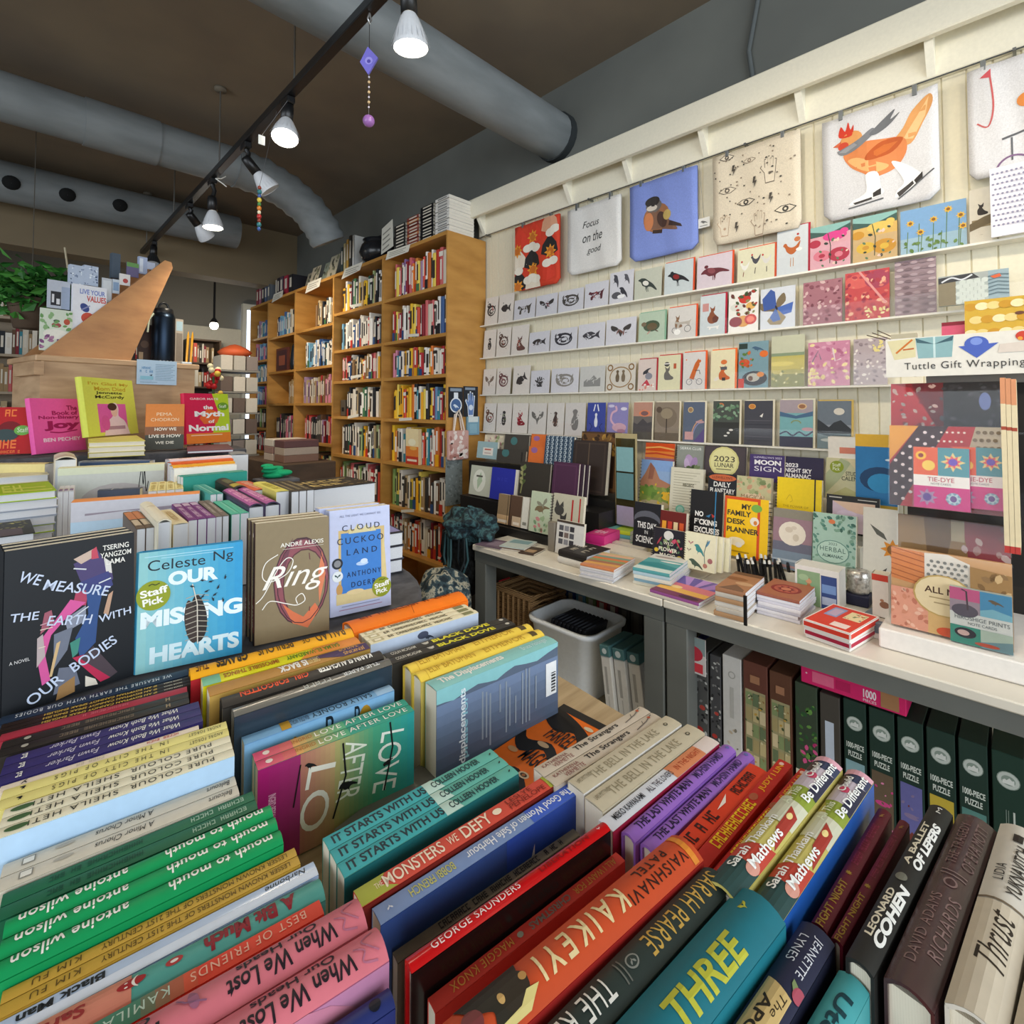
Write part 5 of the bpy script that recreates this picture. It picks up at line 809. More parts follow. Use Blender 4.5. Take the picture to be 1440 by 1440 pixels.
for i, u in enumerate((262, 268)):
    o_ = PP((u, 506), a+ey*.08, nrm); o_.z = PT+.002; top = PP((u+3, 466), a+ey*.08, nrm)
    q = MB(); q.tube([o_, o_.lerp(top, .85), top], [.006, .006, .001], M('e8a62c', 'gloss'), 10); tag(q.build('beeswax_candle'), ('slim yellow candle on the podium corner, the '+('inner', 'outer')[i]+' of two'), 'candle', 'yellow candles')
o_ = PP((257, 506), a+ey*.05, nrm); o_.z = PT; q = MB(); q.bbox(o_-ex*.01-ey*.012, o_+ex*.045+ey*.012+_U*.014, 'c4cdd2', .003); tag(q.build('candle_holder'), 'small pale block at the foot of the yellow candles', 'holder')
upright('tall narrow pale card standing behind the black bottle', (246,448,257,503), .2, 'b5ab9c', [('r', .1, .1, .9, .7, '8a8074'), ('r', .1, .75, .9, .95, 'a8c4d0')], zmin=PT+.001)
upright('dark picture card leaning beside the black bottle', (193,455,213,503), .22, '4a3a34', [('e', .5, .5, .3, .3, '6a5648'), ('r', .1, .1, .4, .3, 'b8a080')], zmin=PT+.001)
p = PP((192, 540), a-ey*.004, nrm); p2 = PP((248, 542), a-ey*.004, nrm); w_ = (p2-p).dot(ex); h_ = PP((192, 505), a-ey*.004, nrm).z-p.z
q = MB(); q.box((0, -.001, 0), (w_, .0025, h_), 'b3cde2', basis(p, ex, ey, _U)); art(q, Face(p-ey*.001, ex, _U, w_, h_), [('z', .07, .35, .62, .72, '4a84b8'), ('z', .07, .4, .48, .58, '4a84b8'), ('p', [(.3, .38), (.38, .42), (.36, .34)], '3a4a5a')]+[('r', .45, .82-.07*i, .95-.05*(i % 3), .84-.07*i, '7a98b0') for i in range(10)]+[('r', .08, .08, .5, .1, '7a98b0'), ('r', .08, .2, .4, .34, '8ac0d4')])
tag(q.build('paper_notice'), 'pale blue printed notice taped to the podium front under the bottle', 'notice')
# potted plant hanging at the far left
pc = PY((46, 408), 3.6); r = root('hanging_plant', 'bushy green leafy plant high up behind the card rack', 'plant', pc); q = MB(); rr = random.Random(4)
for k in range(560):
    d = Vector((rr.gauss(0, 1), rr.gauss(0, 1), rr.gauss(0, .8))).normalized(); p = pc+Vector((d.x*.21, d.y*.2, d.z*.16))*rr.uniform(.35, 1); t = Vector((rr.uniform(-1, 1), rr.uniform(-1, .2), rr.uniform(-1, .4))).normalized(); s = t.cross(Vector((rr.random(), rr.random(), 1))).normalized(); n_ = t.cross(s); L_ = rr.uniform(.05, .085)
    q.add([p, p+t*L_*.5+s*L_*.3+n_*.006, p+t*L_, p+t*L_*.5-s*L_*.3+n_*.006], [(0, 1, 2), (0, 2, 3)], ('2f6a2c', '3c7d34', '24561f', '4a8a3a')[k % 4])
q.build('leaves', r, Matrix())
q = MB(); q.lathe([(.001, -.2), (.07, -.2), (.1, -.06), (.105, -.05), (.09, -.06), (.001, -.07)], M('5a4a3c', 'matte'), 16, Matrix.Translation(pc)); q.build('pot', r, Matrix())
q = MB()
q.tube([pc+Vector((0, .1, -.06)), Vector((pc.x, pc.y+.12, 2.999))], .002, '4a463e', 5)
q.tube([PY((96, 383), 3.6), PY((91, 348), 3.6)], .005, 'b0a58a', 6); q.build('hanging_cord', r, Matrix())
# ================================================================== bookcases along the wall
wood_b = noisy('honey_plywood', [(.3, 'b07c38'), (.55, 'c48f46'), (.8, 'cf9c52')], 2.2, .45, 5, (2, 2, 7))
XF, DEP = 1.772, .29
RP = {'w': ['f2ede2', 'e8e0d0', 'f6f2ea', 'dcd2be', 'efe6d6'], 'r': ['c0392b', 'b02a30', 'd8503c', '8a2430', 'd46a6a'], 'y': ['f0c030', 'e8a820', 'f4d860', 'd8b040'], 'o': ['e07a30', 'd8863c', 'c86a2c'], 'b': ['4a6aa0', '2f4f80', '6a90b8', '7ab0cc', '3a8a9a'], 'g': ['4a7a50', '8aa860', '2f5a48', 'a8b880'], 'k': ['26262a', '3a3632', '4a4440', '1c2028'], 'p': ['d88aa0', 'c85a80', '8a6a9a', 'b090b0'], 't': ['8a6a48', '6a4a34', 'a88a60', 'c0a880']}
SHN = ['top', 'second', 'third', 'fourth', 'fifth', 'sixth', 'lowest']
_UB = {}
def unit_book(col, kind):
    """shared mesh of a small upright book: spine towards -x, unit size"""
    k = (col, kind)
    if k in _UB: return _UB[k]
    q = MB(); q.box((.02, .02, .01), (.97, .98, .985), M('e4dcc6', 'matte'))
    q.box((.0, 0, 0), (1, .06, 1), col); q.box((0, .94, 0), (1, 1, 1), col)
    vs = []; n = 4
    for z in (0, 1):
        for i in range(n+1): vs.append((-.03*(1-(2*i/n-1)**2), i/n, z))
    q.add(vs, [(i, n+1+i, n+2+i, i+1) for i in range(n)], col)
    f = Face((-.032, 1, 0), (0, -1, 0), (0, 0, 1), 1, 1); d = 'f4efe2' if sum(lin(col)) < 1.0 else '3a3430'; ac = {'0': [], '1': [('r', .2, .3, .8, .8, d)], '2': [('r', 0, .78, 1, .9, d), ('r', .3, .2, .7, .7, d)], '3': [('r', .3, .45, .7, .92, d), ('r', .1, .06, .9, .12, d)], '4': [('r', 0, .0, 1, .3, ['c0392b', '2f4f80', 'e8a820', '26262a', '4a7a50'][(len(col)+ord(col[0])+ord(col[3])) % 5]), ('r', .3, .4, .7, .9, d)]}[kind]
    ac = [(o[0], o[1], o[2], o[3], o[4], o[5]) for o in ac]
    for o in ac:
        x0, y0, x1, y1 = o[1:5]; q.box((-.034, 1-x1, y0), (-.02, 1-x0, y1), o[5])
    _UB[k] = q.mesh('shelf_book'); return _UB[k]
CN = {'w': 'white', 'r': 'red', 'y': 'yellow', 'o': 'orange', 'b': 'blue', 'g': 'green', 'k': 'black', 'p': 'pink', 't': 'brown'}
STUFF = MB()
def shelf_books(y0, y1, z, hmax, pal, rr, case, sh, single=True, depth=.17, fill=1.0):
    """upright books from the card-wall end (small y) towards the far end"""
    y = y0+.012; i = 0; end = y0+(y1-y0)*fill
    while True:
        t = rr.uniform(.017, .036); h = min(hmax*rr.uniform(.72, .97), .245); k = rr.choice(pal); c = rr.choice(RP[k]); d = depth*rr.uniform(.85, 1.05)
        if y+t > end-.012: break
        if single:
            o = bpy.data.objects.new('shelf_book', unit_book(c, rr.choice('01234'))); COL.objects.link(o); o.location = (XF+.045+rr.uniform(0, .012), y, z+.0006); o.scale = (d, t-.0012, h)
            tag(o, '%s spine, %s from card-wall end, %s shelf of %s' % (CN[k], ORD[min(i, 29)], sh, case), 'book', '%s shelf books of the %s' % (sh, case))
        else:
            x = XF+.045+rr.uniform(0, .012); STUFF.box((x, y, z+.0006), (x+d, y+t-.0012, z+h), c); STUFF.box((x-.001, y+t*.25, z+h*.3), (x, y+t*.7, z+h*.8), 'e8e0d0' if k in 'kbgrt' else '4a4440')
        y += t; i += 1
def bookcase(label, y0, y1, zs, top=2.30, x0=XF, dep=DEP, m=wood_b, base=.08):
    r = root('bookcase', label, 'bookcase', (x0, y0, 0)); th = .011
    for ya in (y0, y1-th): q = MB(); q.box((x0, ya, 0), (x0+dep, ya+th, top), m); q.build('side_panel', r, Matrix())
    q = MB(); q.box((x0+.001, y0+th, top-.022), (x0+dep, y1-th, top), m); q.build('top_panel', r, Matrix())
    q = MB(); q.box((x0+dep-.008, y0+th, .0), (x0+dep, y1-th, top-.022), m); q.build('back_panel', r, Matrix())
    for z in zs: q = MB(); q.box((x0+.004, y0+th, z-.02), (x0+dep-.008, y1-th, z), m); q.build('shelf', r, Matrix())
    q = MB(); q.box((x0+.02, y0+th, 0), (x0+.035, y1-th, base), m); q.build('kick_board', r, Matrix())
    return r
Z1 = [2.0, 1.72, 1.487, 1.224, .95, .668, .406, .12]; Z2 = [2.0, 1.72, 1.49, 1.23, .95, .66, .40, .12]; Z3 = [1.94, 1.62, 1.33, 1.015, .70, .40, .12]; Z5 = [1.97, 1.75, 1.54, 1.32, 1.1, .88, .6, .3]
YB = [2.288, 2.978, 3.684, 4.395, 5.02, 5.5]
bookcase('honey plywood bookcase beside the card wall, packed with bright spines', YB[0], YB[1], Z1)
bookcase('honey plywood bookcase with a black pot on top', YB[1], YB[2], Z2)
bookcase('honey plywood bookcase with flat posters on its top', YB[2], YB[3], Z3)
bookcase('honey plywood bookcase with a red and black stack on top', YB[3], YB[4], Z3)
bookcase('narrow honey plywood bookcase at the far end of the wall row', YB[4], YB[5], Z5)
rr = random.Random(21); A1, A2, A3 = 'bookcase by card wall', 'bookcase under black pot', 'bookcase under flat posters'
P1 = ['wwrrypo', 'wwwrryb', 'wwyybrop', 'wyyobkr', 'wwyorb', 'yywgkt', 'wkrrot']; P2 = ['wwkrtyg', 'wwwkrtb', 'wkrbywt', 'wwwktg', 'wwkgyt', 'wktrg']
for i in range(7):
    z = Z1[i]; up = (Z1[i-1]-.02 if i else 2.278)-z; shelf_books(YB[0]+.011, YB[1]-.011, z, min(.26, up-.015), P1[i], rr, A1, SHN[i], True, fill=.97)
for i in range(6):
    z = Z2[i]; up = (Z2[i-1]-.02 if i else 2.278)-z; shelf_books(YB[1]+.011, YB[2]-.011, z, min(.26, up-.015), P2[i], rr, A2, SHN[i], True, fill=.86 if i == 3 else .97)
P3 = ['kwtk', 'bbwkw', 'wkrtpb', 'rrkktp', 'kgtow', 'ktw']
for i in range(6): shelf_books(YB[2]+.011, YB[3]-.011, Z3[i], .235, P3[i], rr, A3, SHN[i], i < 2, fill=(.62, .9, .95, .92, .9, .9)[i])
for i in range(6): shelf_books(YB[3]+.011, YB[4]-.011, Z3[i], .235, ['bwbk', 'kr', 'wtt', 'wpkr', 'tkw', 'tkw'][i], rr, A3, SHN[i], False, fill=(.9, .2, .45, .9, .9, .9)[i])
for i in range(7): shelf_books(YB[4]+.011, YB[5]-.011, Z5[i], .19, ['bkwp', 'bbp', 'bbw', 'bpk', 'ktg', 'krw', 'ktw'][i], rr, A3, SHN[i], False)
# far shelving across the back of the shop
bd = noisy('dark_shelf_wood', [(.3, '4a3a2c'), (.7, '5e4a38')], 3, .6, 4, (2, 2, 7))
def far_case(label, x0, x1, y, zs, top, m, pal):
    r = root('bookcase', label, 'bookcase', (x0, y, 0)); q = MB(); q.box((x0, y, 0), (x0+.02, y+.28, top), m); q.build('side_panel', r, Matrix()); q = MB(); q.box((x1-.02, y, 0), (x1, y+.28, top), m); q.build('side_panel', r, Matrix())
    q = MB(); q.box((x0+.02, y+.27, 0), (x1-.02, y+.28, top), m); q.build('back_panel', r, Matrix()); q = MB(); q.box((x0+.02, y, top-.02), (x1-.02, y+.27, top), m); q.build('top_panel', r, Matrix())
    for z in zs:
        q = MB(); q.box((x0+.02, y+.004, z-.02), (x1-.02, y+.27, z), m); q.build('shelf', r, Matrix()); x = x0+.03
        while x < x1-.07:
            t = rr.uniform(.018, .04); h = rr.uniform(.17, .24); k = rr.choice(pal); c_ = rr.choice(RP[k])
            if rr.random() < .9: STUFF.box((x, y+.05, z+.0006), (x+t-.001, y+.22, z+h), c_); STUFF.box((x+t*.25, y+.049, z+h*.3), (x+t*.7, y+.05, z+h*.8), 'e8e0d0')
            x += t
far_case('pale far bookcase behind the card rack, half hidden by the plant', -1.3, .27, 5.7, [2.02, 1.72, 1.42, 1.12, .82, .5], 2.3, M('b9a993', 'matte'), 'wwktbrt')
far_case('dark brown bookcase against the far wall beyond the podium', 1.62, 1.98, 7.2, [1.85, 1.55, 1.25, .95, .65, .3], 2.14, bd, 'kkttwr')
far_case('dark brown bookcase behind the podium side', .75, 1.5, 7.2, [1.85, 1.55, 1.25, .95, .65, .3], 2.14, bd, 'kkttr')
o = STUFF.build('distant_books'); tag(o, 'rows of small books filling the farthest bookcases', 'books', None, 'stuff')
# far hanging lamp
c = PY((301, 458), 6.6); r = root('ceiling_lamp', 'small bright bulb glowing in the dark back of the shop', 'lamp', c)
q = MB(); q.ball(c, .045, M('fff4dc', 'lamp'), 12); q.build('bulb', r, Matrix()); q = MB(); q.lathe([(.05, .03), (.03, .07), (.012, .09), (.012, 2.999-c.z)], M('2a2a2c', 'plastic'), 12, Matrix.Translation(c)); q.build('socket', r, Matrix())
l = bpy.data.lights.new('bulb_light', 'POINT'); l.energy = 7; l.color = (1, .88, .7); l.shadow_soft_size = .06; lo = bpy.data.objects.new('bulb_light', l); COL.objects.link(lo); lo.location = c-_U*.12
# ---- things on top of the bookcases and in them
TOPZ = 2.3005
def topbook(label, y, t, h, d, col, x=XF+.03, z=TOPZ, name='book_on_top', cat='book', grp=None, lean=0):
    q = MB(); q.box((.004, .002, .004), (d-.004, t-.002, h-.004), 'e4dcc6'); q.box((0, 0, 0), (d, .0018, h), col); q.box((0, t-.0018, 0), (d, t, h), col); q.box((0, 0, 0), (.0018, t, h), col); q.box((-.001, t*.25, h*.35), (0, t*.75, h*.85), 'e0d8c8')
    return tag(q.build('upright_book', None, Matrix.Translation((x, y, z)) @ Matrix.Rotation(lean, 4, 'X')), label, cat, grp)
def stack_top(label, y, w, n, t, d, col, grp, x=XF+.02, z=TOPZ):
    for i in range(n):
        o = rr.uniform(-.004, .004); q = MB(); c_ = col[i % len(col)]
        q.box((x+o+.003, y+o+.002, z+t*i+.001), (x+o+d-.002, y+o+w-.002, z+t*(i+1)-.0015), 'e8e2d4'); q.box((x+o, y+o, z+t*i), (x+o+d, y+o+w, z+t*i+.0012), c_); q.box((x+o, y+o, z+t*(i+1)-.0013), (x+o+d, y+o+w, z+t*(i+1)-.0003), c_); q.box((x+o, y+o, z+t*i), (x+o+.0015, y+o+w, z+t*(i+1)-.0003), c_); q.box((x+o-.001, y+o+w*.15, z+t*(i+.3)), (x+o, y+o+w*.8, z+t*(i+.7)), 'd8d0c0' if c_ != 'e6e3dc' else '8a8a88')
        tag(q.build('paperback_book'), label.replace('{o}', ORD[i]), 'book', grp)
stack_top('white-spined paperback, {o} from the bottom of the white stack on the bookcase', 2.30, .13, 11, .0195, .19, ['e6e3dc'], 'white stack on the bookcase')
stack_top('black paperback, {o} from the bottom of the black stack next to the white one', 2.45, .13, 11, .019, .19, ['1e1e20'], 'black stack next to the white one')
stack_top('red-brown paperback, {o} from the bottom of the reddish stack on the bookcase', 2.6, .125, 9, .02, .19, ['8a4038', 'b06a58', '7a3430', 'c07a50'], 'reddish stack on the bookcase')
stack_top('dark patterned paperback, {o} from the bottom of the dark end stack', 2.745, .13, 8, .021, .19, ['2c2a28', '3a3834'], 'dark end stack on the bookcase')
def sign(label, pts, x, col='e8e4d6', lines=3, name='paper_sign'):
    """paper hanging over a bookcase edge, four pixel corners on the plane x"""
    P = [PX(p, x) for p in pts]; q = MB(); q.prism(P, (.0012, 0, 0), col); u = (P[1]-P[0]); v = (P[3]-P[0])
    for i in range(lines):
        b0 = P[0]+u*.12+v*(.25+.2*i); b1 = P[0]+u*(.85-.1*(i % 2))+v*(.25+.2*i); h = v*.06; e = Vector((-.0006, 0, 0)); q.add([b0+e, b1+e, b1+h+e, b0+h+e], [(0, 1, 2, 3)], '8a8880')
    return tag(q.build(name), label, 'sign')
sign('white paper sign standing beside the dark stack on the bookcase', [(537,322),(552,308),(553,346),(536,358)], XF+.012, 'd6d4c8', 4)
sign('white shelf sign hanging from the top of the bookcase by the card wall', [(545,354),(577,343),(574,354),(542,366)], XF-.003)
sign('white shelf sign hanging below the black pot', [(485,378),(510,368),(506,380),(480,393)], XF-.003)
sign('white shelf sign hanging on the bookcase under the posters', [(433,398),(452,390),(449,403),(429,413)], XF-.003)
sign('white shelf sign hanging on the bookcase under the red and black stack', [(385,414),(398,408),(397,417),(382,426)], XF-.003)
for i, (u, v, lb) in enumerate(((500,431,'top'), (500,531,'third'), (496,587,'fourth'))): sign('tiny white label on the %s shelf edge under the black pot' % lb, [(u-7,v-2),(u+8,v-5),(u+8,v-1),(u-7,v+2)], XF+.003, lines=0)
for i, (u, v, lb) in enumerate(((580,472,'second'), (570,590,'fourth'), (573,719,'sixth'))): sign('tiny white label on the %s shelf edge by the card wall' % lb, [(u-9,v-2),(u+9,v-3),(u+9,v+1),(u-9,v+2)], XF+.003, lines=0)
for i, (dy, t, h, c_, lb) in enumerate(((.62, .03, .2, '3a4a4a', 'dark teal'), (.575, .035, .22, 'c8b888', 'tan'), (.535, .03, .24, 'd8a850', 'ochre'), (.49, .035, .26, '4a4640', 'grey'), (.445, .03, .25, 'd8d8d4', 'white'))): topbook(lb+' book standing on the bookcase beside the black pot', YB[1]+dy, t, h, .17, c_, grp='upright books beside the black pot')
c = Vector((XF+.12, YB[1]+.26, TOPZ)); r = root('iron_pot', 'black round cauldron pot on top of the bookcase', 'pot', c)
q = MB(); q.lathe([(.001, .002), (.06, .004), (.115, .04), (.135, .09), (.12, .14), (.098, .165), (.112, .18), (.1, .18), (.09, .165), (.105, .1), (.001, .05)], M('1c1e22', 'gloss'), 24, Matrix.Translation(c)); q.build('pot_body', r, Matrix())
q = MB(); q.tube([c+Vector((.0, .115*math.cos(t), .165+.05*math.sin(t))) for t in [math.pi*i/12 for i in range(13)]], .006, M('1c1e22', 'plastic'), 8); q.build('handle', r, Matrix())
q = MB(); q.box((XF+.1, YB[1]+.06, TOPZ), (XF+.26, YB[1]+.1, TOPZ+.16), '2a2c30'); tag(q.build('dark_box'), 'slim dark box standing between the black pot and the paper sign', 'box')
for i in range(4):
    y_ = YB[2]+.06+.16*i; mx = Matrix.Translation((XF+.035+.03*(i % 2), y_, TOPZ)) @ Matrix.Rotation(math.radians(14), 4, 'Y'); q = MB(); q.box((0, 0, .001), (.004, .15, .2-.015*i), M(('b9b29c', '8f9a8c', 'c2b8a0', 'a09a88')[i], 'paper'), mx)
    art(q, Face(mx @ Vector((-.0003, .15, .001)), mx.to_3x3() @ Vector((0, -1, 0)), mx.to_3x3() @ Vector((0, 0, 1)), .15, .2-.015*i), [('x', 12, i, .1, .1, .9, .9, ['6a6a5a', '8a8a70', '4a4c44'], .3)]); tag(q.build('poster'), 'grey-green print leaning on the bookcase top, '+ORD[i]+' past the black pot', 'print', 'prints leaning on the bookcase')
for i, (dy, t, h, c_, lb) in enumerate(((.5, .03, .18, 'd0ccc0', 'white'), (.44, .05, .19, '2a2830', 'black'), (.35, .08, .19, '5a4a58', 'plum'), (.24, .09, .18, 'b03048', 'crimson'), (.14, .08, .17, '2c2a30', 'dark'))): topbook(lb+' book standing on the bookcase beyond the posters', YB[3]+dy, t, h, .17, c_, grp='books on the bookcase beyond the posters')
for i in range(5): topbook(('grey', 'blue', 'dark', 'pink', 'red')[i]+' book standing on the farthest bookcase top', YB[4]+.05+.075*i, .06, .17, .16, ('6a7078', '5a6a8a', '33333a', 'b06a80', '9a3a44')[i], grp='books on the farthest bookcase')
# objects inside the bookcases
q = MB(); c = Vector((XF+.05, YB[1]+.60, Z2[3]+.001)); q.bbox(c, c+Vector((.09, .075, .12)), M('5a5044', 'matte'), .004); q.bbox(c+Vector((-.003, .02, .035)), c+Vector((0, .05, .065)), M('1c1a18', 'matte'), .001); tag(q.build('small_crate'), 'small dark wooden house-shaped box at the end of the fourth shelf under the pot', 'box')
q = MB(); c = Vector((XF+.06, YB[3]+.3, Z3[1]+.001)); q.box(c, c+Vector((.02, .27, .22)), '6a3a30'); q.box(c+Vector((-.001, .02, .02)), c+Vector((0, .25, .2)), '4a3038'); q.box(c+Vector((-.0015, .06, .06)), c+Vector((-.001, .2, .15)), '9a5a48'); tag(q.build('framed_print'), 'reddish framed picture leaning in the bookcase beyond the posters', 'picture')
q = MB(); c = Vector((XF+.09, YB[3]+.2, Z3[1])); q.lathe([(.001, .001), (.04, .001), (.045, .06), (.04, .15), (.03, .22), (.02, .24), (.001, .24)], M('1c2630', 'gloss'), 16, Matrix.Translation(c)); tag(q.build('dark_vase'), 'dark glossy tall vase beside the reddish framed picture', 'vase')
# sunset-cover book facing out on the fifth shelf stands before the row
f0 = Vector((XF+.012, YB[0]+.29, Z1[4]+.0005)); q = MB(); q.box(f0, f0+Vector((.022, .135, .215)), 'e9cfa0'); art(q, Face(f0+Vector((0, .135, 0)), (0, -1, 0), (0, 0, 1), .135, .215), [('r', 0, 0, 1, .22, 'c8402c'), ('r', 0, .22, 1, .5, 'e8853a'), ('r', 0, .5, 1, 1, 'f2dfae'), ('e', .5, .62, .3, .16, 'fbf2d0'), ('e', .6, .45, .28, .08, 'f2b860'), ('r', .12, .08, .88, .14, 'f6e4cc')])
tag(q.build('paperback_book'), 'sunset-coloured book facing out on the fifth shelf by the card wall', 'book')
# ---- hung on the bookcase's plywood end
YE = YB[0]
def hung(name, label, px, cat, th, col, ops, shape=None, grp=None):
    l, t, r_, b_ = px; p = PY((l, b_), YE-.003-th); p2 = PY((r_, b_), YE-.003-th); p3 = PY((l, t), YE-.003-th); w_ = p2.x-p.x; h_ = p3.z-p.z
    q = MB(); f = Face(p, (1, 0, 0), (0, 0, 1), w_, h_)
    if shape: q.prism([f.at(x, y, 0) for x, y in shape], (0, th, 0), col)
    else: q.box(p, p+Vector((w_, th, h_)), col)
    art(q, f, ops); return tag(q.build(name), label, cat, grp)
hung('sticker_pack', 'vinyl sticker on dark card shaped like a round blue bottle', (631,544,651,587), 'sticker', .003, '22262e', [('r', .1, .86, .9, .96, '8a98a8'), ('e', .5, .4, .42, .42, 'e6ecf2'), ('p', [(.35, .6), (.35, .82), (.65, .82), (.65, .6)], 'e6ecf2'), ('e', .5, .4, .35, .35, '4a6a9a'), ('s', 'bird', .5, .38, .4, .4, 'd8e4f0')])
hung('sticker_pack', 'vinyl sticker on dark card shaped like a pale blue hand', (652,543,672,586), 'sticker', .003, '262a32', [('r', .1, .88, .8, .96, '8a98a8'), ('s', 'hand', .5, .42, .95, 1.35, 'eef2f6'), ('s', 'hand', .5, .42, .8, 1.2, '6a8ac0'), ('e', .5, .3, .15, .15, 'dce8f6')])
hung('tea_towel', 'folded pale blue cloth pack below the hand sticker', (657,586,674,612), 'cloth', .012, '7fa8bc', [('r', .1, .7, .9, 1, 'dfe6e4'), ('r', .2, .1, .8, .6, '90b8c8')])
hung('woven_panel', 'grey felt panel hung low on the plywood end', (627,643,650,712), 'panel', .006, M('7e8684', 'cloth'), [('x', 60, 3, 0, 0, 1, 1, ['8e9694', '6a7270'], .18)])
p = PY((632, 648), YE-.04); w_ = .1; r = root('tote_bag', 'small pink and white patterned bag with looped handles hung on the plywood end', 'bag', p)
W2 = PY((660, 648), YE-.04).x-p.x; H2 = PY((632, 606), YE-.04).z-p.z; q = MB(); q.bbox(p, p+Vector((W2, .03, H2)), M('cfa49a', 'cloth'), .008); art(q, Face(p+Vector((0, -.0005, 0)), (1, 0, 0), (0, 0, 1), W2, H2), [('x', 30, 9, .05, .05, .95, .95, ['e8d4cc', 'b07a70', 'f0e4dc'], .22)]); q.build('bag_body', r, Matrix())
for k in (0, 1): q = MB(); q.tube([p+Vector((W2*(.25+.06*k), .008+.014*k, H2-.01)), p+Vector((W2*.38, .008+.014*k, H2+.09)), p+Vector((W2*.5, .008+.014*k, H2+.115-.02*k)), p+Vector((W2*.62, .008+.014*k, H2+.08)), p+Vector((W2*(.8-.06*k), .008+.014*k, H2-.01))], .005, M('e2d2c2', 'cloth'), 8); q.build('handle', r, Matrix())
q = MB(); q.tube([p+Vector((W2*.5, .015, H2+.093)), Vector((p.x+W2*.5, YE, p.z+H2+.1))], .003, M('9a9a98', 'metal'), 6); tag(q.build('wall_hook'), 'small metal hook holding the pink bag', 'hook')
# spinner with boxes, chairs and clutter beyond the podium
c = PY((300, 540), 3.9); q = MB()
r = root('paper_flowers', 'red and yellow paper flower bunch beyond the podium', 'flowers', c); rr2 = random.Random(3)
for k in range(16):
    p = c+Vector((rr2.uniform(-.05, .05), rr2.uniform(-.03, .03), rr2.uniform(-.09, .12))); q = MB() if k == 0 else q; q.ball(p, rr2.uniform(.014, .026), ('c02428', 'd8b848', 'e8e0b8', 'b01c24')[k % 4], 8)
q.build('blooms', r, Matrix()); q = MB(); q.tube([c+Vector((0, 0, .05)), Vector((c.x, c.y, .9))], .008, '3a5a2c', 6); q.lathe([(.001, .60), (.06, .60), (.07, .9), (.055, .9), (.001, .62)], M('4a3a30', 'matte'), 14, Matrix.Translation((c.x, c.y, 0))); q.build('vase', r, Matrix())
q = MB(); q.bbox((c.x-.2, c.y-.15, .001), (c.x+.16, c.y+.2, .6), bd, .004); tag(q.build('side_cabinet'), 'low dark cabinet under the paper flower vase', 'cabinet')
c = PY((330, 520), 4.6); r = root('display_tower', 'grey display tower of boxed goods between the podium and the bookcases', 'display', (c.x, c.y, 0)); q = MB(); q.bbox((c.x-.14, c.y-.14, .02), (c.x+.14, c.y+.14, .9), M('8f6a35', 'matte'), .004); q.build('base', r, Matrix())
for i in range(5):
    z = .9+.17*i; q = MB(); q.box((c.x-.15, c.y-.15, z), (c.x+.15, c.y+.15, z+.012), '8a867c'); q.build('tray', r, Matrix())
    for j in range(3):
        q = MB(); x = c.x-.14+.095*j; q.bbox((x, c.y-.14, z+.0125), (x+.085, c.y+.08, z+.13), ('b9b3a6', '8a7f78', 'c8c2b4', '6a5a50', 'd0c8b8')[(i+j) % 5], .003); tag(q.build('goods_box'), 'small %s box on the %s tray of the grey display tower, %s along' % (('grey', 'brown', 'pale', 'dark', 'cream')[(i+j) % 5], SHN[4-i], ORD[j]), 'box', 'boxes on the display tower')
q = MB(); q.lathe([(.001, 0), (.1, 0), (.13, .03), (.1, .06), (.04, .09), (.001, .1)], 'd8643a', 14, Matrix.Translation((c.x, c.y, .9+.17*4+.135))); tag(q.build('orange_hat'), 'orange knitted item on top of the grey display tower', 'hat')
q = MB(); c = PX((402, 640), 1.45); q.bbox((1.3, c.y-.3, .001), (1.68, c.y+.5, .92), bd, .005); tag(q.build('low_cabinet'), 'low dark wooden cabinet before the bookcases', 'cabinet')
for i in range(6): q = MB(); z = .9205+.05*(i % 3); yy = c.y-.2+.2*(i//3); q.bbox((1.36, yy, z), (1.6, yy+.17, z+.0495), ('8a6a5a', 'b8a898', '6a4a4a', 'c0b0a0', '9a7a70', 'd8cfc0')[i], .003); tag(q.build('boxed_set'), 'muted %s box stacked on the low dark cabinet' % ('brown', 'beige', 'maroon', 'sand', 'rose', 'cream')[i], 'box', 'boxes on the low cabinet')
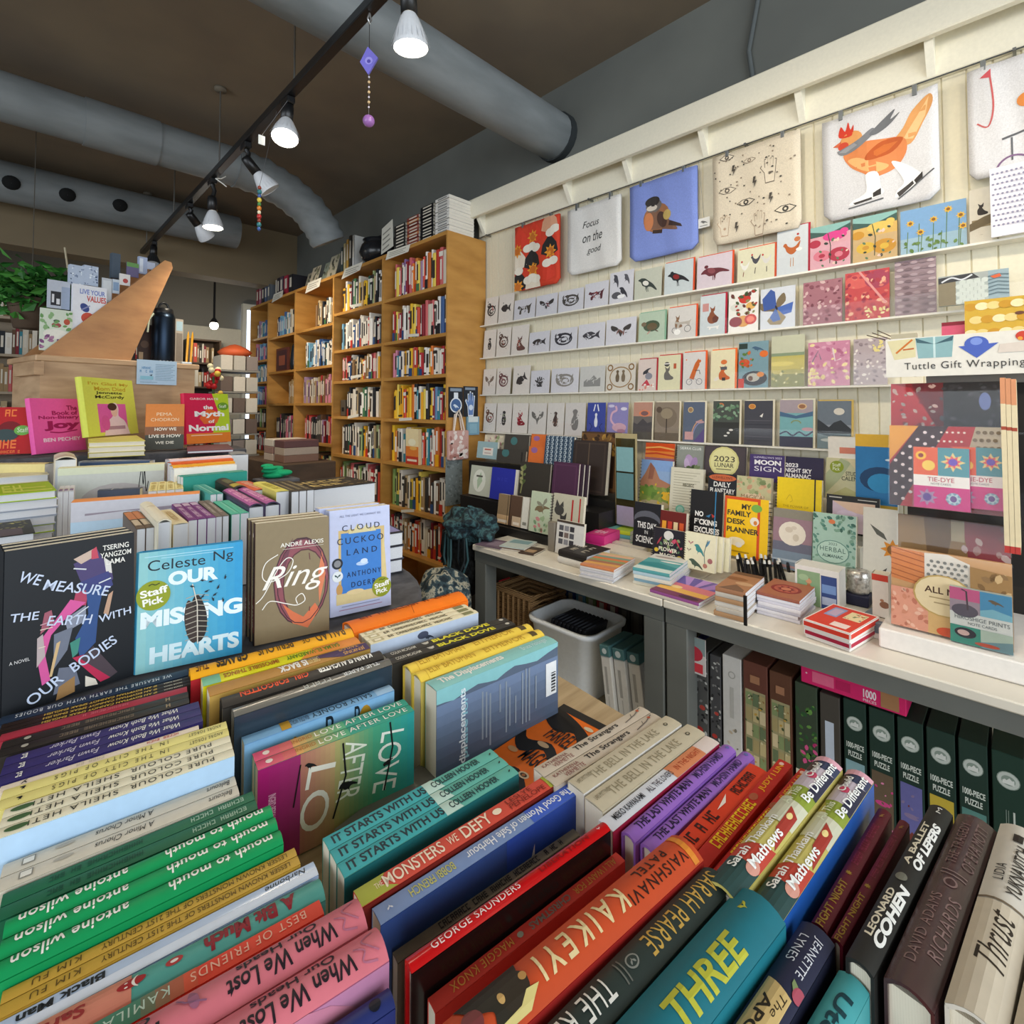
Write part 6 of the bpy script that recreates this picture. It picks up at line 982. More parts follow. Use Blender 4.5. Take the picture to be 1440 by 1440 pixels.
# ================================================================== card wall
RX = 2.036
ROWS = {1: (1.781, (680, 456), (1440, 334)), 2: (1.589, (678, 503), (1249, 451)), 3: (1.372, (677, 555), (1249, 547)), 4: (1.155, (678, 606), (1240, 632))}
for k, nm in ((1, 'top'), (2, 'second'), (3, 'third'), (4, 'lowest')):
    z = ROWS[k][0]; r = root('card_rail', 'narrow white rail holding greeting cards on the beadboard, %s of four' % nm, 'rail', (WX, .7, z))
    q = MB(); q.box((RX-.022, -.9, z-.007), (WX-.0005, 2.285, z-.0005), 'ece8dc'); q.build('ledge', r, Matrix())
    q = MB(); q.box((RX-.022, -.9, z-.0005), (RX-.0205, 2.285, z+.062), glass(), None); q.build('clear_lip', r, Matrix())
def card(row, u0, u1, h, bg, ops, label, env=None, th=.004, name='greeting_card', cat='card', x=RX-.012, env_side='right', gl=False):
    z = ROWS[row][0]; y0 = YAT(u0, x, z+h*.5); y1 = YAT(u1, x, z+h*.5); w = y0-y1-.003
    up = Vector((math.sin(math.radians(5)), 0, math.cos(math.radians(5)))); mx = basis(Vector((x, y0-.0015, z+.0005)), Vector((0, -1, 0)), Vector((up.z, 0, -up.x)), up)
    r = root(name, label, cat, mx); q = MB(); q.box((0, 0, 0), (w, th*.5, h), bg, mx); q.box((.001, th*.5, .001), (w-.001, th, h-.001), 'e4e0d6', mx)
    f = Face(mx.translation, mx.to_3x3().col[0], up, w, h); art(q, f, ops); q.build('card_front', r, Matrix())
    if env:
        q = MB(); q.box((.003, th+.0005, -.0003), (w+.006, th+.0035, h+.005), env, mx); q.build('envelope', r, Matrix())
    if gl:
        q = MB(); q.box((-.001, -.0016, 0), (w+.001, -.0012, h+.004), glass('clear_sleeve', 'ffffff', .015), mx); q.build('clear_sleeve', r, Matrix())
    return r
INK = '3a3738'
def ink(kind, bg, c=INK, acc=None, w=.62, asp=1.0, rot=0, cy=.5):
    o = [('s', kind, .5, cy, w, w*asp, c, rot)]; rr = random.Random(kind+bg+c+str(w))
    if kind == 'coil':     # curled creature: ring body, head, ears and inner spiral
        k = w/.66; o = [('e', .5, cy, .33*k, .30*k*asp, c), ('e', .53, cy-.01, .24*k, .21*k*asp, bg), ('e', .5, cy-.03*asp, .17*k, .15*k*asp, c), ('e', .52, cy-.02*asp, .09*k, .07*k*asp, bg), ('e', .3, cy+.2*asp, .15*k, .13*k*asp, c, 30), ('e', .27, cy+.22*asp, .05, .04, bg), ('s', 'leaf', .75, cy+.1*asp, .3*k, .14, c, 70), ('s', 'leaf', .2, cy+.34*asp, .12, .1, c, 60)]
    for i in range(7): o.append(('s', 'leaf', .5+rr.uniform(-.2, .2)*w/.62, cy+rr.uniform(-.18, .18)*asp, .14*w/.62, .07, bg, rr.uniform(0, 180)))
    for i in range(3 if acc else 0): o.append(('s', 'leaf', .5+rr.uniform(-.15, .15), cy+rr.uniform(-.15, .15)*asp, .18, .1, acc, rr.uniform(0, 180)))
    for i in range(4): o.append(('s', 'leaf', .5+rr.uniform(-.3, .3), cy+rr.uniform(-.25, .25)*asp, .09, .05, c, rr.uniform(0, 180)))
    return o
W1 = 'e0dad2'; W2_ = 'd3d3da'; RED = 'a8322c'
P_, L_ = .163, .112
def inkcard(row, u0, u1, h, bg, kind, label, c=INK, acc=None, w=.66, **k): card(row, u0, u1, h, bg, ink(kind, bg, c, acc, w, 1.0 if h > .13 else .62, **k), label)
inkcard(1, 681, 699, P_, W1, 'coil', 'white card with a red and black curled animal print, top rail by the bookcase', INK, RED)
inkcard(1, 700, 721, P_, W1, 'fish', 'white card with a black leaping whale print on the top rail', INK)
inkcard(1, 722, 752, L_, W2_, 'quad', 'grey-white card with a black running wolf print on the top rail', '4a4640')
inkcard(1, 753, 783, L_, W2_, 'wing', 'grey-white card with a black and maroon turtle-like print on the top rail', INK, '6a2c34')
inkcard(1, 784, 820, L_, W2_, 'coil', 'grey-white card with a black coiled bear print on the top rail', '4a4642')
inkcard(1, 821, 855, L_+.01, W2_, 'quad', 'grey-white card with a maroon striped dog-like print on the top rail', '5a3038', '8a3a3a')
card(1, 856, 890, .15, W2_, [('s', 'bird', .3, .75, .5, .45, '4a4a52', -50), ('s', 'bird', .75, .75, .42, .4, '5a5a62', -40), ('s', 'bird', .62, .35, .5, .45, '3a3a42', -30), ('e', .3, .25, .2, .13, '5a5a60'), ('e', .5, .2, .16, .07, 'f4f4f4')], 'grey-white card with four dark birds on the top rail')
def bird(bg, c, c2, rot=-10): return [('s', 'bird', .5, .52, .78, .6, c, rot), ('e', .42, .52, .12, .08, c2, -25), ('e', .27, .66, .06, .05, c, 0), ('l', [(.46, .38), (.47, .22)], .02, c), ('l', [(.5, .38), (.52, .22)], .02, c)]
card(1, 891, 930, .135, 'c3c6b6', bird('', '3c4440', 'e2e0d6', -15), 'sage card with a black and white magpie on the top rail')
card(1, 933, 974, .14, 'c9d2d4', bird('', '2a2a2e', '8a2a2a', -5), 'pale blue card with a dark perched bird and orange envelope on the top rail', 'd8542c')
card(1, 979, 1029, .135, 'd8cad2', bird('', '6a3038', '8a4a50', 14), 'pale pink card with a maroon long-tailed bird and orange envelope on the top rail', 'd8542c')
card(1, 1036, 1089, .13, 'dcd8ba', [('s', 'hen', .2, .45, .26, .3, 'e8e6dc', 0), ('s', 'hen', .5, .6, .26, .32, '4a4a52', 0), ('s', 'hen', .78, .55, .26, .3, 'd8d4cc', 0), ('e', .12, .62, .025, .03, 'c03a3a'), ('e', .4, .78, .025, .03, 'c03a3a'), ('e', .69, .72, .025, .03, 'c03a3a'), ('l', [(.18, .3), (.16, .16)], .02, '8a4a3a'), ('l', [(.5, .38), (.48, .2)], .02, '4a4440'), ('l', [(.8, .36), (.8, .2)], .02, '4a4440')], 'cream card with three walking hens and orange envelope on the top rail', 'd8542c')
card(1, 1091, 1136, .178, 'cfd4d6', [('s', 'hen', .48, .52, .55, .55, 'b8602c', 0), ('e', .66, .72, .1, .09, 'c8784a'), ('e', .68, .82, .04, .04, 'b02a2a'), ('e', .72, .5, .1, .06, 'f0ece4'), ('l', [(.46, .34), (.45, .16)], .02, 'c08040'), ('l', [(.54, .34), (.54, .16)], .02, 'c08040')], 'tall pale card with one brown hen and red envelope on the top rail', 'b8203c')
FLW = lambda a, b, c, d: [('r', 0, 0, 1, .55, d), ('r', 0, .78, 1, 1, '8ab8b0'), ('p', [(0, .9), (.5, .8), (1, .95), (1, .78), (0, .75)], '3a5a54'), ('e', .3, .3, .22, .16, a), ('e', .72, .28, .26, .2, b), ('e', .62, .72, .3, .14, c), ('e', .12, .6, .15, .12, b), ('e', .3, .3, .08, .06, b), ('e', .72, .28, .1, .08, a), ('e', .85, .8, .1, .08, c), ('l', [(.5, .1), (.52, .5), (.45, .8)], .02, '3a4a3a'), ('x', 16, 3, .05, .05, .95, .7, ['5a7a5a', 'e8c8b8', '2c3c34'], .1)]
card(1, 1138, 1196, .155, 'd8a0a8', FLW('d87a8a', 'b03048', 'd8408a', 'd8a4ae'), 'landscape card with pink and crimson painted flowers on the top rail')
card(1, 1198, 1262, .155, 'd8b060', FLW('d8b040', 'c89030', 'e0c060', 'c8a878'), 'landscape card with yellow painted flowers on the top rail')
SUN = [('r', 0, 0, 1, .35, '9ab8c8')]+[('l', [(x, .02), (x+.02, y)], .012, '5a7a3a') for x, y in ((.1, .5), (.28, .65), (.32, .4), (.5, .6), (.7, .8), (.88, .62), (.9, .4), (.62, .4))]+[('s', 'star', x+.02, y, .15, .15, 'e8b838') for x, y in ((.14, .68), (.3, .45), (.5, .68), (.72, .84), (.9, .66), (.93, .42))]+[('e', x+.02, y, .03, .03, '8a5a24') for x, y in ((.14, .68), (.3, .45), (.5, .68), (.72, .84), (.9, .66), (.93, .42))]+[('x', 18, 7, .05, .02, .95, .35, ['5a7a3a', '6a8a4a'], .09)]
card(1, 1265, 1360, .145, '7aa4cc', SUN, 'wide card with sunflowers against blue sky on the top rail')
card(1, 1362, 1397, .165, 'd8d2c2', [('r', .1, .28, .9, .42, '8a7a5a'), ('s', 'sit', .5, .62, .6, .75, '221c18'), ('p', [(0, .36), (.6, .46), (1, .5), (1, .34), (0, .22)], '6a5c40'), ('e', .5, .14, .08, .015, 'b0a898')], 'cream card with a black bear on a log, top rail beside the perforated panel')
# second rail
inkcard(2, 679, 696, P_, W1, 'tall', 'white card with a black penguin-like print, second rail by the bookcase')
inkcard(2, 697, 717, P_, W1, 'coil', 'white card with brown curled figures, second rail next to the first', '5a4640', '8a4a40')
inkcard(2, 718, 742, P_, W1, 'sit', 'white card with a red sun over a curled fox print, second rail', '6a4a44', 'b0584a', cy=.4)
inkcard(2, 743, 772, L_, W2_, 'fish', 'grey-white card with a black round fish print, second rail')
inkcard(2, 773, 811, L_, W2_, 'coil', 'grey-white card with a black mermaid-like seal print, second rail', '34323a')
inkcard(2, 812, 850, L_+.005, W2_, 'fish', 'grey-white card with a black canoe-shaped whale print, second rail', '44434a')
inkcard(2, 851, 894, L_+.01, W2_, 'wing', 'grey-white card with a black spread-winged bird print, second rail', '44403e', '7a4a40')
card(2, 897, 934, .13, 'b6c8b2', [('e', .5, .52, .32, .2, '4a5a44'), ('e', .52, .5, .2, .13, '6a5a40'), ('e', .2, .6, .1, .08, '7a6a54'), ('s', 'leaf', .4, .3, .2, .12, 'c89a8a', 40), ('s', 'leaf', .7, .34, .18, .1, '5a4a3a', -30)], 'green card with a swimming sea turtle, second rail', '8ab49a')
card(2, 938, 978, .135, 'd6d2cc', [('s', 'sit', .35, .55, .35, .45, '8a6a50'), ('s', 'quad', .55, .45, .6, .3, 'b8b0a4'), ('e', .72, .28, .12, .12, '6a6a6a'), ('e', .72, .28, .1, .1, 'd6d2cc'), ('e', .25, .26, .1, .1, '6a6a6a'), ('e', .25, .26, .08, .08, 'd6d2cc'), ('e', .35, .2, .12, .1, 'f8f6f0')], 'pale card with an animal riding a bicycle and orange envelope, second rail', 'e05a2c')
card(2, 983, 1019, .165, 'ccd4d6', [('s', 'sit', .5, .55, .5, .6, '8a5034'), ('e', .5, .4, .2, .2, '8a5034'), ('e', .62, .38, .12, .14, '6a3a2c'), ('r', .1, .6, .35, .8, 'c8908a'), ('s', 'quad', .55, .18, .5, .18, 'f0eee8')], 'tall pale card with a brown squirrel and red envelope, second rail', 'b8243a')
card(2, 1023, 1066, .165, 'ece8e0', [('e', .5, .25, .24, .2, 'd89a4a'), ('e', .75, .28, .2, .18, 'c8403c'), ('e', .25, .25, .22, .18, '8a3038'), ('e', .75, .28, .13, .11, 'e8806a'), ('e', .55, .78, .2, .16, 'c83a30'), ('e', .75, .6, .16, .13, 'e0b060'), ('e', .3, .6, .24, .14, 'dcdcd0'), ('x', 26, 3, .1, .4, .95, .95, ['4a5a3a', '8a8a5a', 'a83a30', '6a3a34'], .16)], 'white card crowded with painted fruit, second rail')
card(2, 1068, 1118, .155, 'd2d6dc', [('s', 'wing', .42, .5, .8, .75, '7a6a50', 20), ('p', [(.48, .5), (.1, .45), (.05, .75), (.3, .97), (.42, .9)], '3f5a9e'), ('p', [(.48, .5), (.95, .6), (.9, .35), (.6, .3)], '4a6ab4'), ('p', [(.48, .48), (.75, .25), (.6, .08), (.3, .1), (.2, .2)], '9a8a6a'), ('p', [(.46, .5), (.28, .28), (.38, .16), (.6, .2)], '5a74b0'), ('e', .47, .5, .03, .08, '2a2a34', 20)], 'white card with a large blue butterfly, second rail')
PAIS = lambda cs: [('x', 60, 2, .02, .02, .98, .98, cs, .13)]
card(2, 1128, 1184, .155, 'a8707a', PAIS(['7a4450', 'c89aa0', '8a505c', 'd8b8b4']), 'dusky pink leaf-patterned wrap pack in a clear sleeve, second rail', None, .012, 'gift_wrap_pack', 'gift wrap', gl=True)
card(2, 1187, 1251, .165, 'c84a4c', [('e', .3, .8, .3, .2, 'd8605a'), ('e', .75, .8, .3, .25, 'a84058')]+PAIS(['d87a6a', 'e8b090', 'b03a48', '9a3044'])+[('x', 14, 6, .5, .0, .98, .25, ['e8d08a', 'f0e0a8'], .1), ('p', [(.3, 1), (.36, 1), (.95, .3), (.9, .28)], 'e09a94')], 'red patterned wrap pack in shiny clear sleeve, second rail', None, .012, 'gift_wrap_pack', 'gift wrap', gl=True)
card(2, 1257, 1317, .178, '9a848a', [('e', x, y, .09, .05, c) for j, y in enumerate([.06+.11*i for i in range(9)]) for x, c in zip((.08+.06*(j % 2), .28+.06*(j % 2), .48+.06*(j % 2), .68+.06*(j % 2), .88+.03*(j % 2)), ('b8a4a8', '7a666c', 'a8949a', '8a767c', 'b8a4a8'))], 'mauve scale-patterned wrap pack in shiny clear sleeve, second rail', None, .014, 'gift_wrap_pack', 'gift wrap', gl=True)
# third rail
inkcard(3, 678, 696, .15, W1, 'wing', 'white card with a grey deer-antler print, third rail by the bookcase', '7a6a60')
inkcard(3, 697, 717, .15, W1, 'coil', 'white card with a maroon curled figure print, third rail', '6a4448', 'a06a6a')
inkcard(3, 720, 744, .155, W1, 'fish', 'white card with a black leaping fish print, third rail', INK, rot=30)
inkcard(3, 745, 772, .122, W2_, 'hand', 'grey-white card with a black leafy crest print, third rail')
inkcard(3, 774, 813, .125, W2_, 'coil', 'grey-white card with a pale bear print, third rail', '8a8680')  # bear printed in pale grey ink
inkcard(3, 814, 850, .125, 'c8c8c4', 'mount', 'grey card with faint mountain swirls, third rail', '8a8a88', cy=.45)
card(3, 851, 893, .13, 'd2ccc0', [('e', x, y, .1, .1, '8a6a40') for x, y in ((.14, .15), (.86, .15), (.14, .85), (.86, .85))]+[('e', x, y, .06, .06, 'd2ccc0') for x, y in ((.14, .15), (.86, .15), (.14, .85), (.86, .85))]+[('l', arc(.5, .5, .36, .36, 0, 360, 24), .03, '9a7a4a'), ('s', 'tall', .4, .55, .3, .34, '6a5a44'), ('s', 'tall', .6, .55, .3, .34, '7a6a54')], 'cream card with a gold scrolled frame around two figures, third rail')
card(3, 896, 922, .14, 'd8c8c0', [('s', 'bird', .45, .62, .5, .5, '3a3a40', 60), ('e', .6, .45, .2, .17, '8a8a94'), ('p', [(.2, .15), (.5, .35), (.7, .15)], 'c03a48'), ('x', 8, 2, .1, .02, .9, .2, ['f0e8e0', 'd88a7a'], .16)], 'pinkish card with a grey animal by a watermelon slice, red envelope, third rail', 'b8303c')
card(3, 924, 956, .15, 'dcd8b4', [('s', 'sit', .42, .5, .55, .6, '6a6660'), ('e', .4, .74, .12, .1, '4a4844'), ('r', .28, .74, .55, .77, 'e8e4dc'), ('r', .7, .6, .82, .75, 'b85a3a')], 'cream card with a seated grey raccoon-like animal, third rail', 'c03438')
card(3, 959, 991, .155, 'd8d4d0', [('p', [(.3, .3), (.55, .7), (.7, .82), (.75, .65), (.6, .45), (.5, .25)], 'c86428'), ('e', .72, .74, .1, .07, 'c86428', 20), ('l', [(.55, .5), (.75, .5), (.78, .4)], .03, '3a3430'), ('e', .3, .2, .14, .14, '7a7a80'), ('e', .3, .2, .115, .115, 'd8d4d0'), ('e', .75, .2, .14, .14, '7a7a80'), ('e', .75, .2, .115, .115, 'd8d4d0'), ('l', [(.3, .2), (.5, .3), (.75, .2)], .015, '7a7a80'), ('e', .15, .8, .03, .03, 'e07a3a')], 'pale card with a fox riding a bicycle and orange envelope, third rail', 'e8622c')
card(3, 998, 1033, .155, 'e6dcb6', [('s', 'sit', .5, .42, .6, .62, 'c8622a'), ('e', .55, .68, .13, .1, 'd8743a'), ('r', .42, .48, .68, .56, '5a5a60'), ('e', .25, .25, .12, .07, 'e8e0d0', 30), ('r', .48, .2, .62, .28, '3a302c')], 'cream card with a seated fox in a scarf and orange envelope, third rail', 'f0722c')
card(3, 1037, 1080, .178, '7a9aa4', [('r', 0, .85, .3, .97, '2a3a34'), ('e', .2, .55, .18, .13, 'd0502c'), ('e', .85, .72, .14, .12, 'e0702c'), ('s', 'bird', .65, .85, .4, .3, '44607a'), ('e', .55, .2, .42, .26, '3a3c40'), ('e', .5, .22, .22, .15, 'b8b4a8'), ('e', .42, .2, .08, .09, '6a4a3a'), ('e', .75, .28, .12, .09, 'd8843a'), ('x', 12, 3, .0, .45, .5, .8, ['5a7a3a', 'c86a34'], .14), ('r', 0, 0, .2, .2, 'c83c2a')], 'dark collage card with tomatoes, a swallow and bowl, third rail')
card(3, 1083, 1131, .19, 'c8c8ac', [('r', 0, 0, 1, .6, 'c2b45c'), ('r', 0, 0, 1, .25, '8a8a48'), ('r', 0, .6, 1, .66, '8a9a7a'), ('e', .3, .45, .4, .08, 'd8c868'), ('e', .7, .3, .4, .07, 'a8a050'), ('x', 20, 4, 0, 0, 1, .4, ['7a8040', 'b8ac5a', 'd8d090'], .12)], 'tall card with a pale yellow meadow painting in a clear sleeve, third rail', None, .004, gl=True)
card(3, 1135, 1195, .155, 'd08aa4', PAIS(['e0a8bc', 'b86a8a', 'f0dca0'])+[('x', 18, 8, .0, .0, .4, .4, ['f0e0a0', 'e8d08a'], .12), ('l', [(.1, .55), (.25, .8), (.32, .6)], .03, '8a7a8a'), ('l', [(.6, .85), (.66, .55), (.8, .6)], .03, 'e8d8d8')], 'pink paisley wrap pack in clear sleeve, third rail', None, .012, 'gift_wrap_pack', 'gift wrap', gl=True)
card(3, 1199, 1248, .155, 'b8a8aa', PAIS(['8a7a80', 'd8ccc8', '9a8a8e', 'e8e0d8'])+[('x', 8, 9, .6, .7, .98, .98, ['ecdc8a'], .14)], 'grey-mauve floral wrap pack in clear sleeve, third rail', None, .012, 'gift_wrap_pack', 'gift wrap', gl=True)
# lowest rail
inkcard(4, 679, 696, .165, W1, 'coil', 'white card with a red and green curled creature, lowest rail by the bookcase', '6a4a3a', 'b03a30')
inkcard(4, 697, 718, .165, W1, 'tall', 'white card with a green and black raven figure, lowest rail', INK, '6a7a4a')
inkcard(4, 719, 741, .165, W1, 'sit', 'white card with a red fox and heart print, lowest rail', '8a2430', 'c03038')
inkcard(4, 742, 767, .165, 'd6d2cc', 'wing', 'grey-white card with a grey eagle lifting its wings, lowest rail', '6a6864')
inkcard(4, 768, 792, .165, 'd6d2cc', 'tall', 'grey-white card with an oval brown bear print, lowest rail', '4a3c38', '8a6a5a')
inkcard(4, 793, 822, .165, 'cecac6', 'tall', 'grey card with a soft grey owl print, lowest rail', '7a7876', w=.8)
card(4, 824, 850, .165, '3c4a9a', [('s', 'tall', .5, .5, .42, .62, 'dce0ea'), ('l', [(.36, .75), (.44, .95)], .06, 'dce0ea'), ('l', [(.64, .75), (.56, .95)], .06, 'dce0ea'), ('l', [(.1, .1), (.3, .3), (.15, .4)], .03, '1c2450'), ('l', [(.9, .1), (.7, .3), (.85, .4)], .03, '1c2450')], 'deep blue card with a white hare-like figure, lowest rail')
card(4, 852, 882, .165, '8a84b8', [('e', .6, .3, .34, .18, 'c8a0b0'), ('l', [(.4, .35), (.2, .5), (.25, .7), (.45, .78), (.4, .9)], .09, 'd0a8bc'), ('e', .8, .82, .15, .07, 'd8d4e4'), ('e', .2, .9, .15, .06, 'c8c4dc'), ('e', .7, .2, .2, .08, 'a87a90')], 'lilac card with a pink swan, lowest rail')
card(4, 889, 916, .165, '6a6460', [('r', 0, .62, 1, 1, 'b88a78'), ('e', .6, .7, .3, .16, 'd8805a'), ('e', .6, .7, .2, .11, '7a5a5a'), ('s', 'mount', .4, .4, 1.2, .7, '4a4648'), ('r', 0, 0, 1, .2, '54504a')], 'dusky card with an orange cloud over mountains, lowest rail', 'e4dcc4')
card(4, 919, 954, .165, '8a7c6c', [('e', .5, .6, .42, .4, '7a6c5c'), ('e', .18, .8, .12, .12, '5a4c40'), ('l', [(.5, .2), (.5, .6)], .04, '3a2e26'), ('e', .5, .7, .25, .2, '94866f'), ('r', 0, 0, 1, .2, '6a5e50')], 'brown-grey card with a lone tree and dark moon, lowest rail', 'e4dcc4')
card(4, 959, 990, .165, '5a6478', [('e', .35, .8, .13, .13, 'd8c08a'), ('e', .35, .8, .1, .1, '9a7a5a'), ('l', arc(.9, .05, .5, .5, 90, 180), .05, 'c89a7a'), ('l', arc(.9, .05, .44, .44, 90, 180), .05, '8a8ab0'), ('r', .1, .05, .5, .25, 'c89a9a'), ('e', .8, .5, .2, .06, 'b8949a'), ('p', [(.5, 0), (1, 0), (1, .35)], '5a4a80')], 'blue-grey card with a moon above a faint rainbow, lowest rail', 'e8e0c8')
card(4, 1001, 1039, .168, '4a5048', [('e', .3, .9, .12, .09, 'c87a4a'), ('x', 26, 5, .0, .55, 1, .9, ['6a8a6a', '8aa88a', '4a6a54'], .18), ('r', 0, 0, 1, .5, '33332f'), ('e', .6, .25, .06, .04, 'e8e4dc'), ('e', .7, .32, .08, .04, 'dcd8d0'), ('e', .5, .18, .07, .03, 'e8e4dc')], 'dark green card with night foliage and white blossoms, lowest rail', 'e8e0c8')
card(4, 1045, 1086, .168, '44444c', [('e', .28, .87, .13, .1, 'e0a85a'), ('e', .28, .87, .1, .08, 'c8803a'), ('p', [(.55, .65), (.68, .72), (.64, .62)], 'e8e4dc')]+[('e', .5, .1+.09*i, .6, .015, '5c5a62' if i % 2 else '34343c') for i in range(6)], 'charcoal card with an orange moon over the sea and a small boat, lowest rail', 'e8e0c8')
card(4, 1095, 1143, .17, '7ab0b4', [('r', 0, .72, 1, 1, 'a89aa0'), ('e', .68, .86, .14, .1, 'd8b88a'), ('e', .68, .86, .1, .07, '9a6a4a'), ('p', [(0, .75), (.5, .66), (1, .76), (1, .66), (.5, .6), (0, .65)], '4a6a8a'), ('l', arc(.5, .5, .14, .06, 0, 180), .04, '8a9a6a'), ('r', 0, 0, 1, .22, '3c3c50'), ('l', [(0, .26), (.2, .32), (.4, .24), (.6, .32), (.8, .25), (1, .34)], .05, '4a5068'), ('e', .85, .38, .18, .06, 'c8a0a8')], 'teal card with a moon above layered waves, lowest rail', 'e8e0c8')
card(4, 1148, 1197, .165, '8a9098', [('r', 0, .5, 1, 1, '6a747e'), ('e', .65, .78, .16, .12, 'd4cec0'), ('p', [(0, .62), (.15, .55), (.35, .45), (.5, .55), (.7, .6), (1, .42), (1, .3), (0, .3)], '2c3034'), ('r', 0, 0, 1, .32, '74868a'), ('p', [(.0, .32), (.4, .25), (.9, .05), (1, .0), (1, .3)], '4a5a60'), ('e', .4, .18, .3, .06, 'b8c0bc')], 'grey card with a full moon over dark hills, lowest rail', 'c8aa5a')
# ------------------------------------------------------------------ cushion covers and towels on the wire
def hangcloth(label, tl, tr, br, bl, col, ops, name='cushion_cover', cat='cushion cover', x=2.022, th=.012, rc=.08, grp=None):
    A, B_, C_, D = [PX(p, x) for p in (tl, tr, br, bl)]; y0 = (A.y+D.y)/2; y1 = (B_.y+C_.y)/2; w = y0-y1; z1 = 2.318; zt = (A.z+B_.z)/2; zb = (C_.z+D.z)/2; h = zt-zb
    f = Face((x, y0, zb), (0, -1, 0), (0, 0, 1), w, h); q = MB(); nx, nz = 12, 14; vs = []; rr = random.Random(int(tl[0]))
    def off(a, b): i0, j0 = min(nx-1, max(0, int(a*nx))), min(nz-1, max(0, int(b*nz))); g = lambda a, b: .003*math.sin(a*9+tl[0])*(1-b*.5)+.002*math.sin(a*17+b*5+tl[0]); fa, fb = a*nx-i0, b*nz-j0; return (1-fb)*((1-fa)*g(i0/nx, j0/nz)+fa*g((i0+1)/nx, j0/nz))+fb*((1-fa)*g(i0/nx, (j0+1)/nz)+fa*g((i0+1)/nx, (j0+1)/nz))
    r_ = rc
    def P(a, b):
        if b < r_*w/h:     # rounded lower corners
            k = 1-b/(r_*w/h); s = r_*(1-math.sqrt(max(0, 1-k*k)))
            a = s+(1-2*s)*a
        return f.at(a, b, 0)-Vector((off(a, b), 0, 0))
    for j in range(nz+1):
        for i in range(nx+1): vs.append(P(i/nx, j/nz))
    k = len(vs); vs += [v+Vector((th, 0, 0)) for v in vs]; N = nx+1
    fs = [(j*N+i, j*N+i+1, (j+1)*N+i+1, (j+1)*N+i) for j in range(nz) for i in range(nx)]; fs += [tuple(k+t for t in q_[::-1]) for q_ in fs]
    bd_ = list(range(N))+[j*N+nx for j in range(1, nz+1)]+[nz*N+i for i in range(nx-1, -1, -1)]+[j*N for j in range(nz-1, 0, -1)]
    fs += [(bd_[i], k+bd_[i], k+bd_[(i+1) % len(bd_)], bd_[(i+1) % len(bd_)]) for i in range(len(bd_))]
    q.add(vs, fs, M(col, 'cloth'), True)
    class WF(Face):
        def at(s, a, b, e): return Face.at(s, a, b, e)-Vector((off(a, b)+.0006, 0, 0))
    wf_ = WF(f.o, f.ex, f.ey, w, h); wf_.cuts = (nx, nz); art(q, wf_, ops)
    r = root(name, label, cat, f.o, 'cloths hanging from the wire'); q.build('cloth', r, Matrix())
    for a in (.18, .82):
        q = MB(); p = f.at(a, 1, 0); q.bbox((x-.003, p.y-.006, p.z-.012), (x+th+.004, p.y+.006, max(p.z+.006, 2.316)), M('9aa0a4', 'metal'), .001); q.build('clip', r, Matrix())
    return r
SUNP = []
for i, (x, y, c) in enumerate(((.12, .78, 'd8402c'), (.45, .8, 'd8402c'), (.8, .9, 'd8a080'), (.1, .45, 'e8dcc8'), (.8, .55, '2c2a2a'), (.4, .42, '2c2a2a'), (.1, .12, '2c2a2a'), (.75, .2, 'd8402c'), (.42, .08, 'e8dcc8'))):
    SUNP += [('p', [(x, y+.2), (x+.15, y+.05), (x+.18, y-.08), (x, y-.14), (x-.18, y-.08), (x-.15, y+.05)], c)]
for x, y in ((.42, .78), (.42, .28), (.82, .48), (.06, .62), (.08, .06)): SUNP += [('s', 'star', x, y, .26, .26, 'e89a34'), ('e', x, y, .07, .07, 'c8702a')]
for x, y in ((.3, .62), (.4, .64), (.5, .6), (.4, .16), (.5, .13), (.3, .13), (.75, .32), (.88, .34), (.82, .76), (.92, .8), (.1, .3)): SUNP += [('e', x, y, .1, .07, 'ece4d4')]
hangcloth('red, black and cream towel printed with suns, nearest the bookcase on the wire', (724,319), (786,302), (786,398), (725,409), 'd2442e', SUNP, 'tea_towel', 'tea towel')
hangcloth('white cushion cover with handwritten black words, between suns towel and blue cover', (799,297), (873,272), (872,372), (798,388), 'dedcd8', [T('Focus', .3, .62, .66, .76, '2c2c2c', i=.3), T('on the', .3, .68, .44, .58, '2c2c2c', i=.3), T('good', .38, .66, .24, .36, '2c2c2c', i=.3)])
hangcloth('periwinkle blue cushion cover with a sitting brown bird', (887,262), (981,233), (979,350), (885,368), '7d8fd0', [('e', .42, .5, .2, .2, '9a6a4a', 70), ('q', [(.25, .4), (.5, .34), (.72, .28), (.7, .34), (.6, .44), (.42, .62), (.3, .62)], '7a5a48'), ('e', .38, .66, .12, .09, '6a6460'), ('e', .36, .72, .11, .07, '34302e'), ('e', .35, .64, .08, .04, 'c8c0b4'), ('e', .3, .47, .07, .13, 'c07a50'), ('e', .5, .46, .07, .12, '4a3630', 20), ('e', .58, .5, .06, .07, 'b8a060'), ('l', [(.36, .33), (.5, .31)], .05, '3a2a24'), ('p', [(.6, .36), (.8, .3), (.78, .34), (.62, .42)], '3c2e2c')])
HD = []
def outline(nm, cx, cy, s, c, rot=0): return [('s', nm, cx, cy, s, s*1.25, c, rot), ('s', nm, cx, cy, s*.9, s*1.16, 'd8ccb6', rot), ('s', 'star', cx, cy-.04, s*.2, s*.2, c)]
def eye(cx, cy, s, c): return [('s', 'leaf', cx, cy, s, s*.9, c), ('s', 'leaf', cx, cy, s*.86, s*.72, 'd8ccb6'), ('e', cx, cy, s*.14, s*.14, c), ('e', cx, cy, s*.06, s*.06, 'd8ccb6')]
